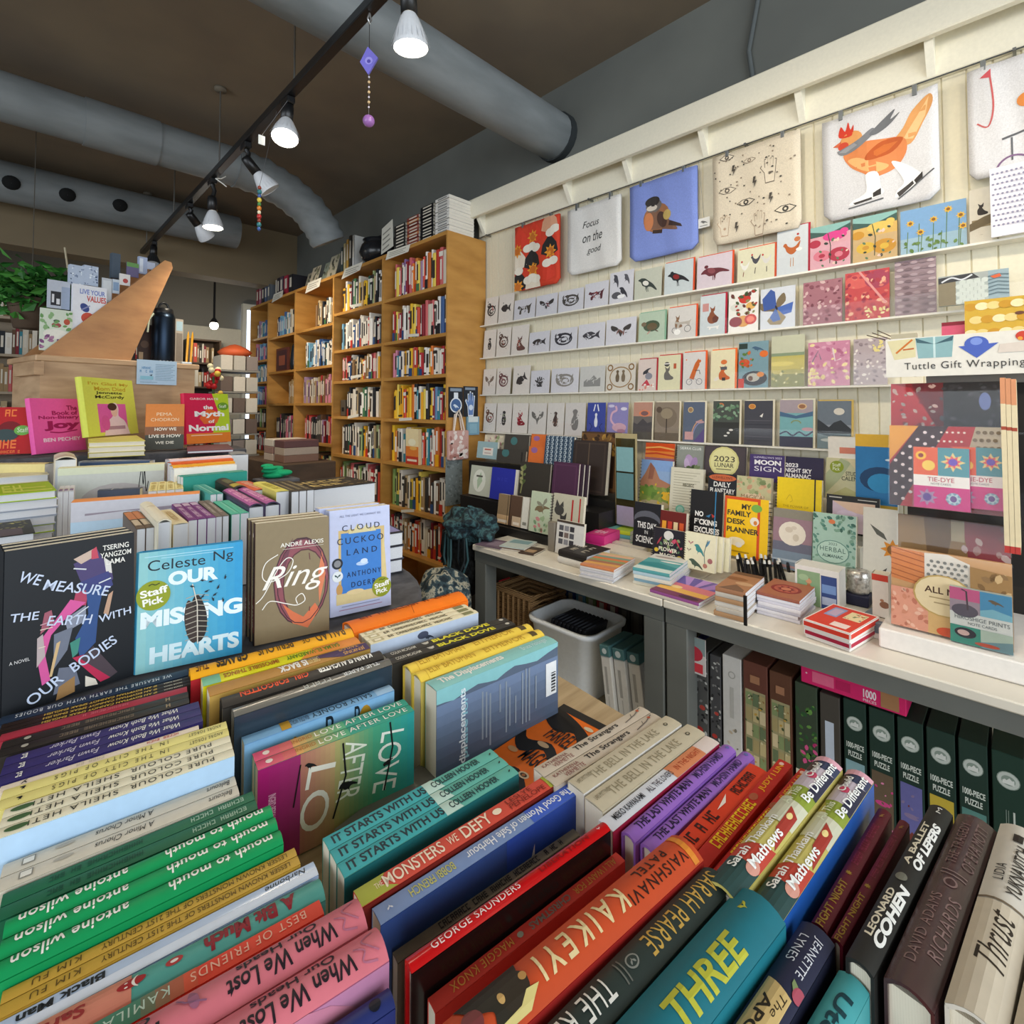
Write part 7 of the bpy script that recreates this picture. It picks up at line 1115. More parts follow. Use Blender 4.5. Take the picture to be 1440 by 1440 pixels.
HD += outline('hand', .68, .68, .26, '6a6054')+outline('hand', .14, .2, .22, 'b89a80')+outline('hand', .55, .14, .24, '9a8470')+eye(.18, .58, .22, '6a6054')+eye(.4, .4, .22, '3c3832')+eye(.84, .22, .24, '3c3832')+eye(.45, .84, .16, '8a7a68')+eye(.18, .95, .18, '5a5248')
rz = random.Random(8)
for i in range(60): HD.append(('e', rz.uniform(.03, .97), rz.uniform(.03, .97), rz.choice((.007, .01, .013)), .009, rz.choice(('3c3832', '6a6054', '8a7a68'))))
for x, y in ((.25, .78), (.5, .58), (.28, .14), (.68, .36)): HD.append(('p', [(x, y+.06), (x+.03, y+.06), (x+.015, y+.015), (x+.04, y+.015), (x, y-.06), (x+.012, y-.005), (x-.01, y-.005)], '4a443c'))
hangcloth('beige cushion cover printed with outlined hands, eyes and stars', (1001,222), (1125,182), (1126,322), (1005,342), 'd8ccb6', HD, rc=.04)
CH = [('p', [(.62, .58), (.72, .7), (.8, .84), (.93, .94), (.96, .86), (.88, .7), (.78, .54)], 'd89a5c'), ('p', [(.72, .6), (.84, .78), (.93, .92), (.9, .76), (.8, .58)], 'e8bc84'), ('p', [(.2, .62), (.26, .48), (.38, .38), (.46, .32), (.58, .33), (.68, .38), (.75, .5), (.72, .62), (.55, .66), (.35, .68)], 'd8824a'), ('p', [(.24, .54), (.36, .42), (.5, .36), (.6, .4), (.45, .48), (.32, .55)], 'e8b070'), ('e', .27, .73, .11, .1, 'dc9a5a', 30), ('p', [(.16, .8), (.18, .9), (.22, .84), (.25, .92), (.27, .84), (.3, .88), (.28, .78)], 'd03a24'), ('p', [(.1, .72), (.18, .76), (.18, .7)], 'c8603a'), ('e', .2, .7, .05, .045, 'c8442c'), ('p', [(.42, .56), (.55, .64), (.72, .62), (.64, .52), (.5, .49), (.4, .5)], 'b8541e'), ('p', [(.44, .55), (.56, .6), (.68, .6), (.6, .54), (.5, .51)], 'c8682a'),
      ('p', [(.14, .66), (.2, .61), (.34, .64), (.48, .74), (.46, .79), (.34, .72), (.2, .68)], '7a7c80'), ('p', [(.44, .74), (.56, .84), (.66, .9), (.62, .82), (.7, .86), (.62, .78), (.5, .72)], '6a6c70'), ('p', [(.16, .65), (.22, .63), (.33, .67), (.3, .7), (.2, .67)], '94969a'),
      ('p', [(.4, .36), (.5, .36), (.53, .22), (.54, .14), (.26, .1), (.28, .14), (.4, .2)], 'f0efee'), ('p', [(.46, .17), (.53, .2), (.53, .14), (.46, .13)], '2a2624'), ('l', [(.24, .075), (.55, .1)], .014, '5a5c60'), ('p', [(.3, .1), (.45, .115), (.45, .135), (.28, .12)], '3a3634'), ('p', [(.62, .42), (.72, .38), (.83, .28), (.86, .2), (.66, .08), (.66, .14), (.72, .22)], 'f0efee'), ('p', [(.8, .2), (.87, .26), (.87, .19), (.82, .16)], '2a2624'), ('l', [(.67, .06), (.96, .26)], .014, '5a5c60'), ('p', [(.68, .08), (.8, .17), (.79, .2), (.66, .12)], '3a3634')]
CH = [(('q',)+o[1:]) if o[0] == 'p' and len(o[1]) > 5 else o for o in CH]
hangcloth('white cushion cover with an orange hen in a scarf on ice skates', (1154,172), (1313,122), (1328,280), (1160,308), 'd6d5d6', CH)
hangcloth('white cushion cover with a bird on a unicycle, last along the wire', (1357,102), (1500,55), (1500,215), (1366,262), 'd6d5d6', [('e', .75, .38, .16, .16, 'd8843c'), ('l', [(.25, .9), (.28, .62), (.22, .45), (.1, .5)], .02, 'c05a5a'), ('p', [(.14, .9), (.26, .96), (.26, .88)], 'c8545a'), ('l', [(.36, .3), (.62, .34)], .03, '5a5c60'), ('l', [(.46, .3), (.46, .1)], .02, '5a5c60'), ('l', arc(.48, .0, .2, .14, 10, 170), .025, '7a5a80'), ('e', .62, .6, .1, .1, 'd8843c')])
q = MB(); p = PX((1394, 333), 1.99); p2 = PX((1470, 318), 1.99); p3 = PX((1392, 238), 1.99); w_ = p.y-p2.y; h_ = p3.z-p.z; p.z = ROWS[1][0]+.001; h_ = p3.z-p.z
q.box((1.99, p2.y, p.z), (1.998, p.y, p.z+h_), 'e4e2ea'); art(q, Face((1.99, p.y, p.z), (0, -1, 0), (0, 0, 1), w_, h_), [('e', .06+.09*i+(.045 if j % 2 else 0), .16+.075*j, .026, .026, '8a88a0') for i in range(11) for j in range(11)])
tag(q.build('perforated_panel'), 'white perforated panel with rows of round holes beside the bear card', 'panel')
q = MB(); p = PX((982, 322), 2.03); p3 = PX((998, 304), 2.03); q.box((2.03, p3.y, p.z), (2.032, p.y, p3.z), 'dcdad4'); art(q, Face((2.03, p.y, p.z), (0, -1, 0), (0, 0, 1), p.y-p3.y, p3.z-p.z), [('s', 'bird', .5, .6, .6, .5, '6a6a68'), ('r', .15, .15, .8, .25, '9a9a98')]); q.tube([(2.031, (p.y+p3.y)/2, p3.z), (2.031, (p.y+p3.y)/2+.02, 2.318)], .0008, '8a8a88', 5)
tag(q.build('price_tag'), 'small white tag beside the blue bird cushion cover', 'tag')
# ================================================================== grey work tables along the card wall
grey = noisy('grey_table_paint', [(.3, '5a5d5a'), (.7, '686b67')], 5, .5, 3)
topm = noisy('pale_laminate', [(.3, 'd8d2c4'), (.7, 'e2ddd0')], 6, .35, 3)
shelf_m = noisy('low_shelf_wood', [(.3, 'b0a48c'), (.6, 'bdb29a'), (.8, 'c8bea8')], 4, .5, 4, (2, 9, 2))
TX = 1.362; TH = .75
def work_table(label, y0, y1):
    r = root('work_table', label, 'table', (TX, y0, 0))
    q = MB(); q.bbox((TX-.012, y0, TH-.022), (2.03, y1, TH), topm, .003); q.build('tabletop', r, Matrix())
    q = MB(); q.box((TX, y0+.002, TH-.066), (TX+.02, y1-.002, TH-.022), grey); q.box((TX+.02, y1-.022, TH-.066), (2.02, y1-.002, TH-.022), grey); q.build('apron', r, Matrix())
    for x in (TX, 1.96):
        for y in (y0+.002, y1-.067): q = MB(); q.bbox((x+.0005, y, 0), (x+.06, y+.065, TH-.066), grey, .003); q.build('leg', r, Matrix())
    q = MB(); q.box((TX+.02, y0+.07, .26), (1.98, y1-.07, .28), shelf_m); q.build('low_shelf', r, Matrix())
    return r
work_table('grey-legged table under the card wall holding journals and planners', .745, 1.575)
work_table('grey-legged table under the card wall holding the gift wrap stand, puzzles below', -.95, .742)
# stepped stands behind the planners, black rack at the far end
STEP = {'A': (1.965, 1.03), 'B': (1.865, .92), 'C': (1.745, .81)}
r = root('display_steps', 'white three-step stand carrying the planners and almanacs', 'stand', (1.9, .9, TH+.001))
for k, xb, ym, zt in (('A', 2.02, 1.182, .994), ('B', 1.955, 1.17, .874), ('C', 1.855, .93, .793)):
    x = STEP[k][0]; q = MB(); q.box((x-.025, .36, TH+.001), (xb, ym, zt), 'd9d4c6'); q.build('step', r, Matrix())
JST = {'a': (1.86, 1.02), 'b': (1.71, .885), 'c': (1.565, .79)}
blk = M('1d1c1c', 'plastic')
r = root('journal_rack', 'black stepped rack of journals at the bookcase end of the table', 'rack', (1.7, 1.45, TH+.001))
for xa, xb, ya, yb_, zt in ((1.835, 2.0, 1.47, 2.17, 1.005), (1.80, 2.0, 1.20, 1.468, .908), (1.685, 1.834, 1.47, 2.06, .848), (1.685, 1.799, 1.20, 1.468, .878), (1.545, 1.684, 1.2, 1.70, .784)):
    q = MB(); q.box((xa, ya, TH+.001), (xb, yb_, zt), blk); q.build('step', r, Matrix())
q = MB(); q.box((1.495, 1.27, TH+.001), (1.5195, 1.30, .86), M('8a8276', 'paper')); q.box((1.5195, 1.28, TH+.001), (1.54, 1.29, .77), M('8a8276', 'paper')); q.build('end_post', r, Matrix())
q = MB(); q.bbox((1.62, 1.59, .001), (2.0, 2.03, TH), M('2c2a28', 'matte'), .006); tag(q.build('low_cabinet'), 'dark low cabinet between the table end and the bookcase, under the black rack', 'cabinet')
def spiral(parent, mx, L, side_y, col='2a2a2c', n=13, r_=.006):
    q = MB()
    for i in range(n):
        t = .01+(L-.02)*i/(n-1); q.tube([mx @ Vector((t, side_y+r_*math.cos(a), r_*math.sin(a))) for a in [2*math.pi*j/8 for j in range(9)]], .0013, M(col, 'plastic'), 5, False)
    q.build('spiral_binding', parent, Matrix())
def front(label, l, t, r_, X, z, col, ops, th=.012, name='planner_book', cat='book', tilt=8, ring=None, hard=0, page=None, nc=None, sticker=None, fin='paper', elastic=None):
    """book, planner or card facing the aisle: pixel columns l..r at distance X, standing on height z, top at pixel row t over its left edge"""
    y0 = YAT(l, X, z+.08); y1 = YAT(r_, X, z+.08); w = y0-y1; ta = math.radians(tilt); up = Vector((math.sin(ta), 0, math.cos(ta))); o = Vector((X, y0, z)); n = Vector((-up.z, 0, up.x))
    h = (PP((l, t), o, n)-o).dot(up); LOG.append((label[:36], round(w, 3), round(h, 3)))
    ex = Vector((0, -1, 0)); back = -n; mx = basis(o+ex*w, up, back, -ex)
    b = book(label, mx, h, th, w, col, near=ops, turn='stand', name=name, cat=cat, hard=hard, page=page, nc=nc, finish=fin, sticker=sticker)
    if ring:
        m2 = basis(o+(ex*w if ring == 'right' else Vector()), up, back, -ex); spiral(b, m2, h, th*.5, '2a2a2c', 14, .0075)
    if elastic:
        q = MB(); a, c_ = elastic; f = Face(mx @ Vector((0, 0, w)), ex, up, w, h); q.add([f.at(a, 0, .001), f.at(a+.03, 0, .001), f.at(a+.03, 1, .001), f.at(a, 1, .001)], [(0, 1, 2, 3)], c_); q.build('elastic_band', b, Matrix())
    return b
def stp(k): return STEP[k]
def jst(k): return JST[k]
X_, Z_ = stp('A')
front('sunset calendar with orange and violet bands at the back of the planner stand', 906, 622, 947, X_+.03, Z_, 'e07a3a', [('r', 0, .7, 1, 1, 'd8501c'), ('r', 0, .45, 1, .7, 'e8883a'), ('r', 0, .2, 1, .45, 'a86a7a'), ('r', 0, 0, 1, .2, '7a4a7a'), ('l', [(0, .8), (.5, .86), (1, .78)], .05, 'f4b060'), ('l', [(0, .58), (.4, .62), (1, .55)], .05, 'c8482a'), ('l', [(0, .33), (.6, .36), (1, .3)], .04, '7a4468')], .006, 'calendar', 'calendar')
front('engagement calendar with pale lilac crocuses on grey', 950, 625, 988, X_+.01, Z_, '8f948c', [T('SIERRA CLUB', .12, .9, .84, .93, 'eef0ea'), ('e', .5, .4, .16, .28, 'b49ac0', 15), ('e', .66, .36, .12, .24, 'a488b4', -15), ('e', .4, .32, .1, .22, 'c4aed0', 10), ('x', 14, 3, .2, 0, .95, .25, ['5a6a48', '74845c'], .2)], .014, 'calendar', 'calendar', ring='left')
front('dark calendar with a glowing yellow moon disc and year 2023', 989, 626, 1048, X_, Z_, '3c3438', [('r', .03, .03, .97, .97, '4a4044'), ('e', .48, .5, .36, .36, 'd6cf8a'), ('e', .48, .5, .32, .32, 'e2dc9e'), T('2023', .24, .74, .5, .68, '4a4438', b=.01), T('LUNAR', .26, .72, .32, .46, '4a4438', b=.01), ('r', .3, .24, .66, .27, '7a7458')], .012, 'calendar', 'calendar')
front('deep purple almanac with bold white lettering, beside the moon disc calendar', 1053, 638, 1102, X_-.01, Z_, '43316c', [T("LLEWELLYN'S 2023", .12, .92, .86, .93, 'd8d0e8', b=.01), T('MOON', .14, .9, .62, .8, 'f6f4f8', b=.04), T('SIGN', .14, .92, .38, .56, 'f0ecf4')], .018)
front('midnight blue almanac with condensed white lettering, tallest in the back row', 1100, 641, 1157, X_, Z_-.02, '2c2444', [T('2023', .05, .38, .68, .8, 'f4f2f6', b=.03), T('NIGHT SKY', .05, .72, .52, .65, 'f4f2f6', b=.03), T('ALMANAC', .05, .7, .36, .49, 'f4f2f6', b=.03)], .014)
front('wide calendar with swirling sage and tan waves and green round sticker', 1160, 643, 1233, X_-.02, Z_-.03, 'c9c49c', [('p', [(0, .1), (.3, .5), (.5, .9), (.3, 1), (0, .6)], 'a8b08a'), ('p', [(.4, 1), (.7, .6), (1, .3), (1, .5), (.7, .85), (.6, 1)], 'd8caa0'), ('p', [(.6, 1), (.8, .7), (1, .5), (1, .7), (.8, 1)], '5a6a54'), ('p', [(0, 0), (.4, .3), (.9, .05), (1, 0)], 'b8b47c'), ('e', .22, .78, .14, .14, '8a9a20'), T('Staff', .13, .3, .79, .87, 'f0f2dc'), T('Pick', .14, .28, .69, .77, 'f0f2dc'), T('STUDENT', .4, .78, .58, .68, '3a4034', b=.01), T('CALENDAR', .32, .84, .46, .56, '3a4034', b=.01)], .008, 'calendar', 'calendar')
X_, Z_ = stp('B')
front('engagement calendar with a desert mountain and golden trees photo', 898, 645, 942, X_, Z_-.03, '8aa6cc', [('r', 0, .78, 1, 1, '7fa0d0'), ('p', [(0, .55), (.15, .72), (.3, .95), (.45, .84), (.62, .62), (1, .52), (1, .4), (0, .4)], 'a8765a'), ('p', [(.3, .95), (.45, .84), (.4, .6), (.25, .6)], '8a5a48'), ('r', 0, .0, 1, .45, '7a8a44'), ('e', .3, .35, .3, .14, '6a8a3a'), ('e', .85, .3, .16, .13, 'd8a828'), ('e', .5, .1, .5, .12, 'a89a78'), ('x', 26, 2, .0, .1, 1, .5, ['5a7a34', '8a9a4a', 'c8a838'], .13)], .014, 'calendar', 'calendar', ring='left')
front('pale cream letter-print notebook with a round teal seal', 940, 656, 986, X_-.01, Z_-.04, 'd4d0bc', [('r', .1, .9-.055*i, .9-.1*(i % 3), .912-.055*i, 'a8a48e') for i in range(15)]+[('e', .35, .14, .14, .13, '6ab09a'), ('e', .35, .14, .1, .09, '9ccabc'), ('z', .4, .75, .62, .68, '6a6650')], .016, 'notebook', 'notebook')
front('black planner with an orange band and white constellation lettering', 994, 664, 1034, X_-.01, Z_+.01, '1e1e24', [('e', .5, .88, .48, .12, 'c8643a'), T("LLEWELLYN'S", .15, .85, .85, .92, '3a1c14'), T('DAILY', .2, .8, .62, .76, 'eeece8', b=.02), T('PLANETARY', .08, .94, .44, .58, 'eeece8', b=.02)], .016)
front('soft green and peach botanical almanac tucked behind the yellow planner', 1034, 668, 1083, X_-.01, Z_+.005, 'c4bf94', [('e', .5, .4, .36, .2, 'dcc8a8'), T('MAGICAL', .14, .86, .4, .52, '8a6a44'), T('2023', .36, .64, .56, .64, '9a7a50'), ('x', 24, 6, .02, .55, .98, .98, ['8a9a6a', 'c89a7a', 'a8b080', 'd8b08a'], .16), ('e', .75, .85, .1, .06, '7a8a5a')], .02)
front('bright yellow spiral notebook with red spaced capitals and black elastic', 1091, 670, 1154, X_-.02, Z_, 'f4d312', [T('THE POWER OF', .14, .72, .34, .39, 'b8940a'), T('HABIT', .1, .8, .12, .26, '7a3a18', b=.01, s=1.4), ('l', [(.22, .5), (.3, .62), (.36, .5), (.3, .45)], .01, 'caa60e')], .016, 'notebook', 'notebook', ring='left', elastic=(.84, '1c1a18'))
front('black-backed hanging calendar with a pale pink picture on its back', 1161, 694, 1236, X_-.02, Z_-.01, '23211f', [('r', .12, .05, .92, .84, 'd2bccc'), ('p', [(.12, .84), (.45, .6), (.7, .55), (.92, .7), (.92, .84)], 'e2c0a8'), ('e', .4, .5, .2, .1, 'dcc8dc'), ('r', .6, .91, .95, .93, 'd8d4cc'), ('r', .05, .92, .3, .95, 'c8c4bc')], .008, 'calendar', 'calendar')
X_, Z_ = stp('C')
front('black spiral planner with blunt white capitals and a blue elastic', 968, 687, 1014, X_+.03, Z_+.005, '1c1b1d', [T('NO', .16, .42, .5, .6, 'f4f2ee', b=.04), ('p', [(.5, .52), (.65, .57), (.6, .5)], '3a7aa8'), ('p', [(.66, .58), (.78, .54), (.7, .5)], 'b83a34'), T('F*CKING', .15, .84, .35, .46, 'f4f2ee', b=.04), T('EXCUSES', .15, .92, .2, .31, 'f4f2ee', b=.04)], .014, 'planner', 'planner', ring='left', elastic=(.76, '3a8ac0'))
front('yellow and orange desk planner with large dark capitals and a cat drawing', 1016, 696, 1078, X_-.01, Z_-.005, 'f4c414', [('r', 0, .95, .8, 1, 'd8501c'), ('r', 0, 0, .05, 1, 'd8501c'), ('r', .76, 0, .82, 1, 'd8501c'), T('MY', .4, .62, .8, .89, '3a3424', b=.03), T('FAMILY', .07, .62, .68, .77, '3a3424', b=.03), T('DESK', .07, .5, .54, .63, '3a3424', b=.03), T('PLANNER', .07, .8, .4, .49, '3a3424', b=.03), ('e', .74, .84, .12, .09, '7ab04a'), ('e', .7, .62, .1, .1, 'ece4d4'), ('e', .72, .6, .04, .05, 'd8843a'), ('e', .3, .25, .2, .1, 'f0e4c4'), ('e', .36, .2, .08, .06, 'ece8e0'), ('r', .1, .08, .6, .1, 'b8901c')], .018, 'planner', 'planner', ring='right')
front('planner with a big pale full moon over a misty rose and blue sky', 1085, 713, 1140, X_-.02, Z_-.01, '9a7a84', [('r', 0, 0, 1, .32, '7a8a9a'), ('r', 0, .3, 1, .45, '6a6a7a'), ('r', 0, .85, 1, 1, '8a8474'), ('e', .5, .6, .35, .33, 'e6dccb'), ('e', .42, .66, .1, .08, 'd2c4b0'), ('e', .6, .54, .08, .1, 'cfc2ae'), ('e', .55, .7, .07, .05, 'd6c8b6'), ('e', .5, .15, .6, .03, 'a8b4c0'), ('e', .2, .05, .5, .04, 'b08a8a')], .016, 'planner', 'planner')
front('mint green herbal almanac with leafy border and oval label', 1141, 719, 1202, X_-.03, Z_-.01, 'a3c2b2', [('x', 34, 3, .0, .75, 1, .98, ['5a8a7a', '7aa08a', '3f6a5c'], .12), ('x', 22, 5, .82, .0, .98, .8, ['5a8a7a', '7aa08a'], .12), ('x', 16, 6, .02, 0, .15, .8, ['5a8a7a', '7aa08a'], .1), ('e', .45, .88, .08, .06, 'd87a4a'), ('e', .48, .42, .38, .3, '5a8478'), ('e', .48, .42, .36, .28, 'b4cfc0'), T('2023', .38, .58, .52, .56, '4a6a60'), T('HERBAL', .18, .78, .42, .49, '4a6a60', s=1.1), T('ALMANAC', .24, .72, .33, .38, '34564c', b=.01)], .022)
front('white calendar with an orange sunflower drawing near the gift wrap stand', 1212, 712, 1262, X_-.02, Z_-.02, 'd8d4c6', [('p', [(.2, .8), (.6, .7), (.7, .62), (.4, .68)], '5a5a50'), ('s', 'star', .85, .52, .7, .7, 'd88a24'), ('e', .85, .52, .16, .16, '8a5a1c'), ('l', [(.85, .3), (.6, 0)], .03, '5a5a50'), ('p', [(.4, .2), (.7, .3), (.55, .1)], '4a4a44')], .01, 'calendar', 'calendar', ring=None)
# behind, below the lowest rail: blue bag and white box
front('blue and yellow hanging pack with a dark blue arch picture', 1203, 610, 1262, 1.90, .94, '2a7ab4', [('r', 0, .86, 1, 1, 'e0b030'), ('e', .6, .5, .5, .36, '16406a'), ('e', .65, .46, .36, .28, '2f8fc4'), ('r', 0, .0, 1, .22, 'c8a83a'), T('ELITE', .3, .95, .04, .18, '2a3a54', b=.03), ('e', .8, .72, .08, .03, 'dcecf6')], .02, 'book_light_pack', 'pack', tilt=3)
q = MB(); q.box((1.97, .36, 1.031), (2.015, .47, 1.20), 'e8e2d6'); art(q, Face((1.97, .47, 1.031), (0, -1, 0), (0, 0, 1), .11, .169), [('r', .3, .68, .95, .8, 'd8826a')]); tag(q.build('white_box'), 'small white box with salmon stripe behind the blue and yellow pack', 'box')
# journals on the black rack
X_, Z_ = jst('a')
front('floral-edged card pack at the top of the black rack', 679, 611, 706, X_+.05, Z_, 'd8cdb4', [('x', 26, 3, .02, .4, .98, .98, ['c89a9a', '9aa87a', 'e8dcc0'], .16)], .008, 'card_pack', 'card')
front('pale teal notebook with a white label on the black rack', 670, 620, 698, X_+.01, Z_, '9fbcc0', [('r', .3, .2, .8, .65, 'ece6dc'), ('r', .38, .5, .7, .58, 'c86a5a'), ('r', .38, .3, .7, .36, 'c8b0a8')], .012, 'notebook', 'notebook')
front('dark grey journal with a round teal seal, back of two on the black rack', 707, 610, 741, X_+.03, Z_, '4a4640', [('e', .4, .75, .14, .12, '4a7a7a')], .016, 'journal', 'journal', hard=1)
front('dark grey journal with a round teal seal, front of two on the black rack', 698, 631, 738, X_, Z_-.01, '47433d', [('e', .3, .75, .13, .1, '4a7a7a'), ('r', .85, .1, .9, .9, '2f2c28')], .016, 'journal', 'journal', hard=1)
front('orange notebook with a purple seal, back of two on the black rack', 744, 610, 766, X_+.03, Z_, 'de7438', [('e', .35, .85, .2, .12, '9a6aa0')], .012, 'notebook', 'notebook')
front('orange notebook with a purple seal, front of two on the black rack', 742, 627, 764, X_, Z_-.005, 'de7438', [('e', .35, .8, .2, .14, '9a6aa0')], .012, 'notebook', 'notebook')
front('blue and white patterned hardback journal on the black rack', 764, 612, 804, X_-.01, Z_, '33495e', [('e', .1+.16*i, .08+.13*j, .05, .05, 'b8c4cc') for i in range(6) for j in range(8)]+[('e', .1+.16*i, .08+.13*j, .025, .025, '33495e') for i in range(6) for j in range(8)], .02, 'journal', 'journal', hard=1)
front('large brown journal with a gilded ornamental cover, behind the black leather one', 812, 606, 868, X_+.02, Z_-.095, '4a3524', [('r', .04, .03, .96, .97, '6a4a2a'), ('x', 50, 3, .05, .6, .95, .95, ['a8803a', '7a5a2c', '3a2818'], .12), ('r', .12, .08, .88, .6, '3c2a1c')], .03, 'journal', 'journal', hard=1)
front('large black leather-like journal with tooled frame lines', 802, 618, 850, X_-.04, Z_-.098, '342a26', [('r', .06, .04, .94, .96, '40342e'), ('r', .1, .07, .9, .93, '342a26'), ('r', .45, .04, .48, .96, '5a4a3c')], .03, 'journal', 'journal', hard=1)
X_, Z_ = jst('b')
front('clear pack with a leafy white card on the black rack', 659, 653, 688, X_, Z_-.03, 'c0c4b4', [('e', .45, .5, .3, .36, 'e2e4d8'), ('p', [(.4, .2), (.6, .5), (.5, .8), (.35, .5)], 'b0c4a8'), ('r', .3, .62, .6, .68, '5a5a50')], .008, 'card_pack', 'card')
front('royal blue notebook on the black rack', 688, 656, 724, X_-.01, Z_-.03, '2b33a0', [('r', .93, 0, 1, 1, 'dcd8cc'), ('z', .25, .7, .6, .7, '3c44b4')], .016, 'notebook', 'notebook')
front('dark olive journal with a plant drawing at its edge on the black rack', 728, 648, 770, X_, Z_, '38342e', [('l', [(.08, .1), (.12, .4), (.08, .8)], .04, '8a8a5a'), ('x', 10, 3, .02, .4, .2, .9, ['9a9a6a', '6a7a4a'], .14)], .016, 'journal', 'journal', hard=1)
for i in range(3): front('plum journal with tooled border on the black rack, %s of three' % ('front', 'middle', 'back')[i], 774+8*i, 648+1*i, 810+7*i, X_+.018*i, Z_, '4a2a44' if i == 0 else '3a2c38', [('r', .08, .06, .92, .94, '5a3552'), ('r', .11, .08, .89, .92, '4a2a44')] if i == 0 else [], .014, 'journal', 'journal', hard=1)
X_, Z_ = jst('c')
front('taupe journal with paper band and black elastic, outer of two at the rack front', 698, 693, 714, X_, Z_, '8a7458', [('r', 0, 0, 1, .3, 'c8a880'), ('r', .1, .05, .9, .14, 'e8dccc')], .02, 'journal', 'journal', elastic=(.85, '1c1a18'))
front('brown journal with paper band and black elastic, inner of two at the rack front', 714, 695, 731, X_, Z_, '5a4436', [('r', .3, 0, 1, .32, 'c8b094'), ('r', .4, .05, .9, .14, 'e8dccc')], .02, 'journal', 'journal', elastic=(.05, '1c1a18'))
front('thin white notebook between brown journals and hummingbird one', 732, 698, 741, X_, Z_, 'dcdad0', [('r', .2, .1, .8, .2, '8a8a80')], .02, 'notebook', 'notebook')
front('pale green spiral notebook with a hummingbird drawing', 743, 689, 771, X_-.01, Z_, 'bcc8ae', [('s', 'bird', .55, .62, .7, .6, '7a6a50', 30), ('s', 'wing', .6, .7, .5, .4, '8a8a78', 20), ('x', 12, 3, .1, .05, .9, .4, ['7a9a78', '9ab08a', 'c88a8a'], .2)], .014, 'notebook', 'notebook', ring='right')
front('spiral notebook with a grey cat and red ribbon marker', 774, 692, 817, X_-.01, Z_, 'bcb8a4', [('s', 'sit', .35, .35, .6, .6, '3c3a38'), ('e', .22, .62, .16, .13, '44423f'), ('p', [(.08, .7), (.12, .86), (.22, .74)], '44423f'), ('p', [(.24, .74), (.34, .84), (.36, .7)], '44423f'), ('r', .62, 0, .67, .9, 'b02a2c'), ('r', .86, .2, .9, .95, 'b02a2c')], .014, 'notebook', 'notebook', ring='left')
front('white sheet of nine small photo squares standing at the rack end', 780, 729, 818, 1.49, TH+.002, 'd8d6d2', [('r', .1+.2*i, .3+.2*j, .26+.2*i, .45+.2*j, ('5a5a60', '8a8a90', '3c3a40', '7a6a64')[(i+j*2) % 4]) for i in range(3) for j in range(3)]+[('p', [(.7, .0), (1, .1), (1, .35), (.8, .3)], 'b08a78'), ('r', 0, .93, 1, 1, '4a4038')], .012, 'photo_book', 'book')
# hanging clear strip with teal and lilac cards
r = root('card_strip', 'hanging clear strip of teal and lilac cards beside the leather journals', 'card strip', PX((878, 725), 1.8)); q = MB(); p = PX((866, 690), 1.80); p2 = PX((893, 690), 1.80); zt = PX((866, 616), 1.8).z; zb = .821
q.box((1.8, p2.y, zb), (1.803, p.y, zt), glass('smoky_sleeve', 'c8c8c0', .06)); q.build('clear_sleeve', r, Matrix())
for a, b, c_ in ((.62, .9, '7aa4a8'), (.3, .6, '5c8488'), (.0, .22, 'a49ab8')):
    q = MB(); h = zt-zb; q.box((1.7965, p2.y+.006, zb+h*a), (1.7985, p.y-.006, zb+h*b), c_); q.build('picture_card', r, Matrix())
q = MB(); q.box((1.8035, p2.y-.004, zb), (1.812, p.y+.004, zt+.02), M('a89a72', 'paper')); q.build('backing_board', r, Matrix())
# flat piles on the tabletops, front edge first
def tpile(label, nl, nr, fl, z, n, cols, ops, name='notebook', cat='notebook', page=None, hard=0, grp=None, jit=.004, spine='near'):
    Tk = (z-TH-.001)/n
    for i in range(n):
        a, b, c_ = PZ(nl, z), PZ(fl, z), PZ(nr, z); ey = (b-a); W = ey.length; ey.normalize(); ex = Vector((ey.y, -ey.x, 0)); Ln = (c_-a).dot(ex); rr = random.Random(i*5+n)
        o = a+(ex*rr.uniform(-jit, jit)+ey*rr.uniform(-jit, jit))*(i > 0); o.z = z-Tk*(i+1)
        FL((label[min(i, 1)] if isinstance(label, tuple) else label).replace('{o}', ORD[i]+' from top') if n > 1 else label, basis(o, ex, ey, Vector((0, 0, 1))), Ln, Tk-.0006, W, cols[0] if i == 0 else cols[(i-1) % (len(cols)-1)+1] if len(cols) > 1 else cols[0], spine=spine, near=ops if i == 0 else [], page=page, hard=hard, grp=grp if n > 1 else None, name=name, cat=cat)
band = lambda cs: [('p', [(0, i/len(cs)), (1, i/len(cs)+.08), (1, (i+1)/len(cs)+.08), (0, (i+1)/len(cs))], c) for i, c in enumerate(cs)]
tpile(('striped orange and green notebook topping a pile at the table edge', 'white-paged notebook, {o} of the pile under the striped one'), (816,792), (866,800), (848,776), .793, 6, ['d88a5a', 'e4e0dc', 'd4d2d8'], band(['c88a6a', 'd8a45a', 'a8705a', '8a9a6a', 'd87a4a', '7a9a8a', 'e0b090', 'c8b48a']), page=WP, grp='striped notebooks at the table edge')
tpile(('teal and white seascape notebook topping its pile', 'pale blue and white notebook, {o} of the pile under the teal seascape'), (890,797), (939,809), (921,778), .803, 5, ['5aa4a8', 'b4ccd8', 'dcdcd4', '8ab0c4', 'e0dccc'], [('r', 0, .7, 1, 1, 'd8d8d4'), ('e', .4, .85, .3, .08, 'a89a94'), ('p', [(0, .4), (.4, .5), (1, .35), (1, .2), (0, .25)], '3a8a90'), ('r', 0, 0, 1, .18, 'cfe0dc'), ('e', .7, .6, .3, .06, 'e4e8e4')], page=WP, grp='teal seascape notebooks')
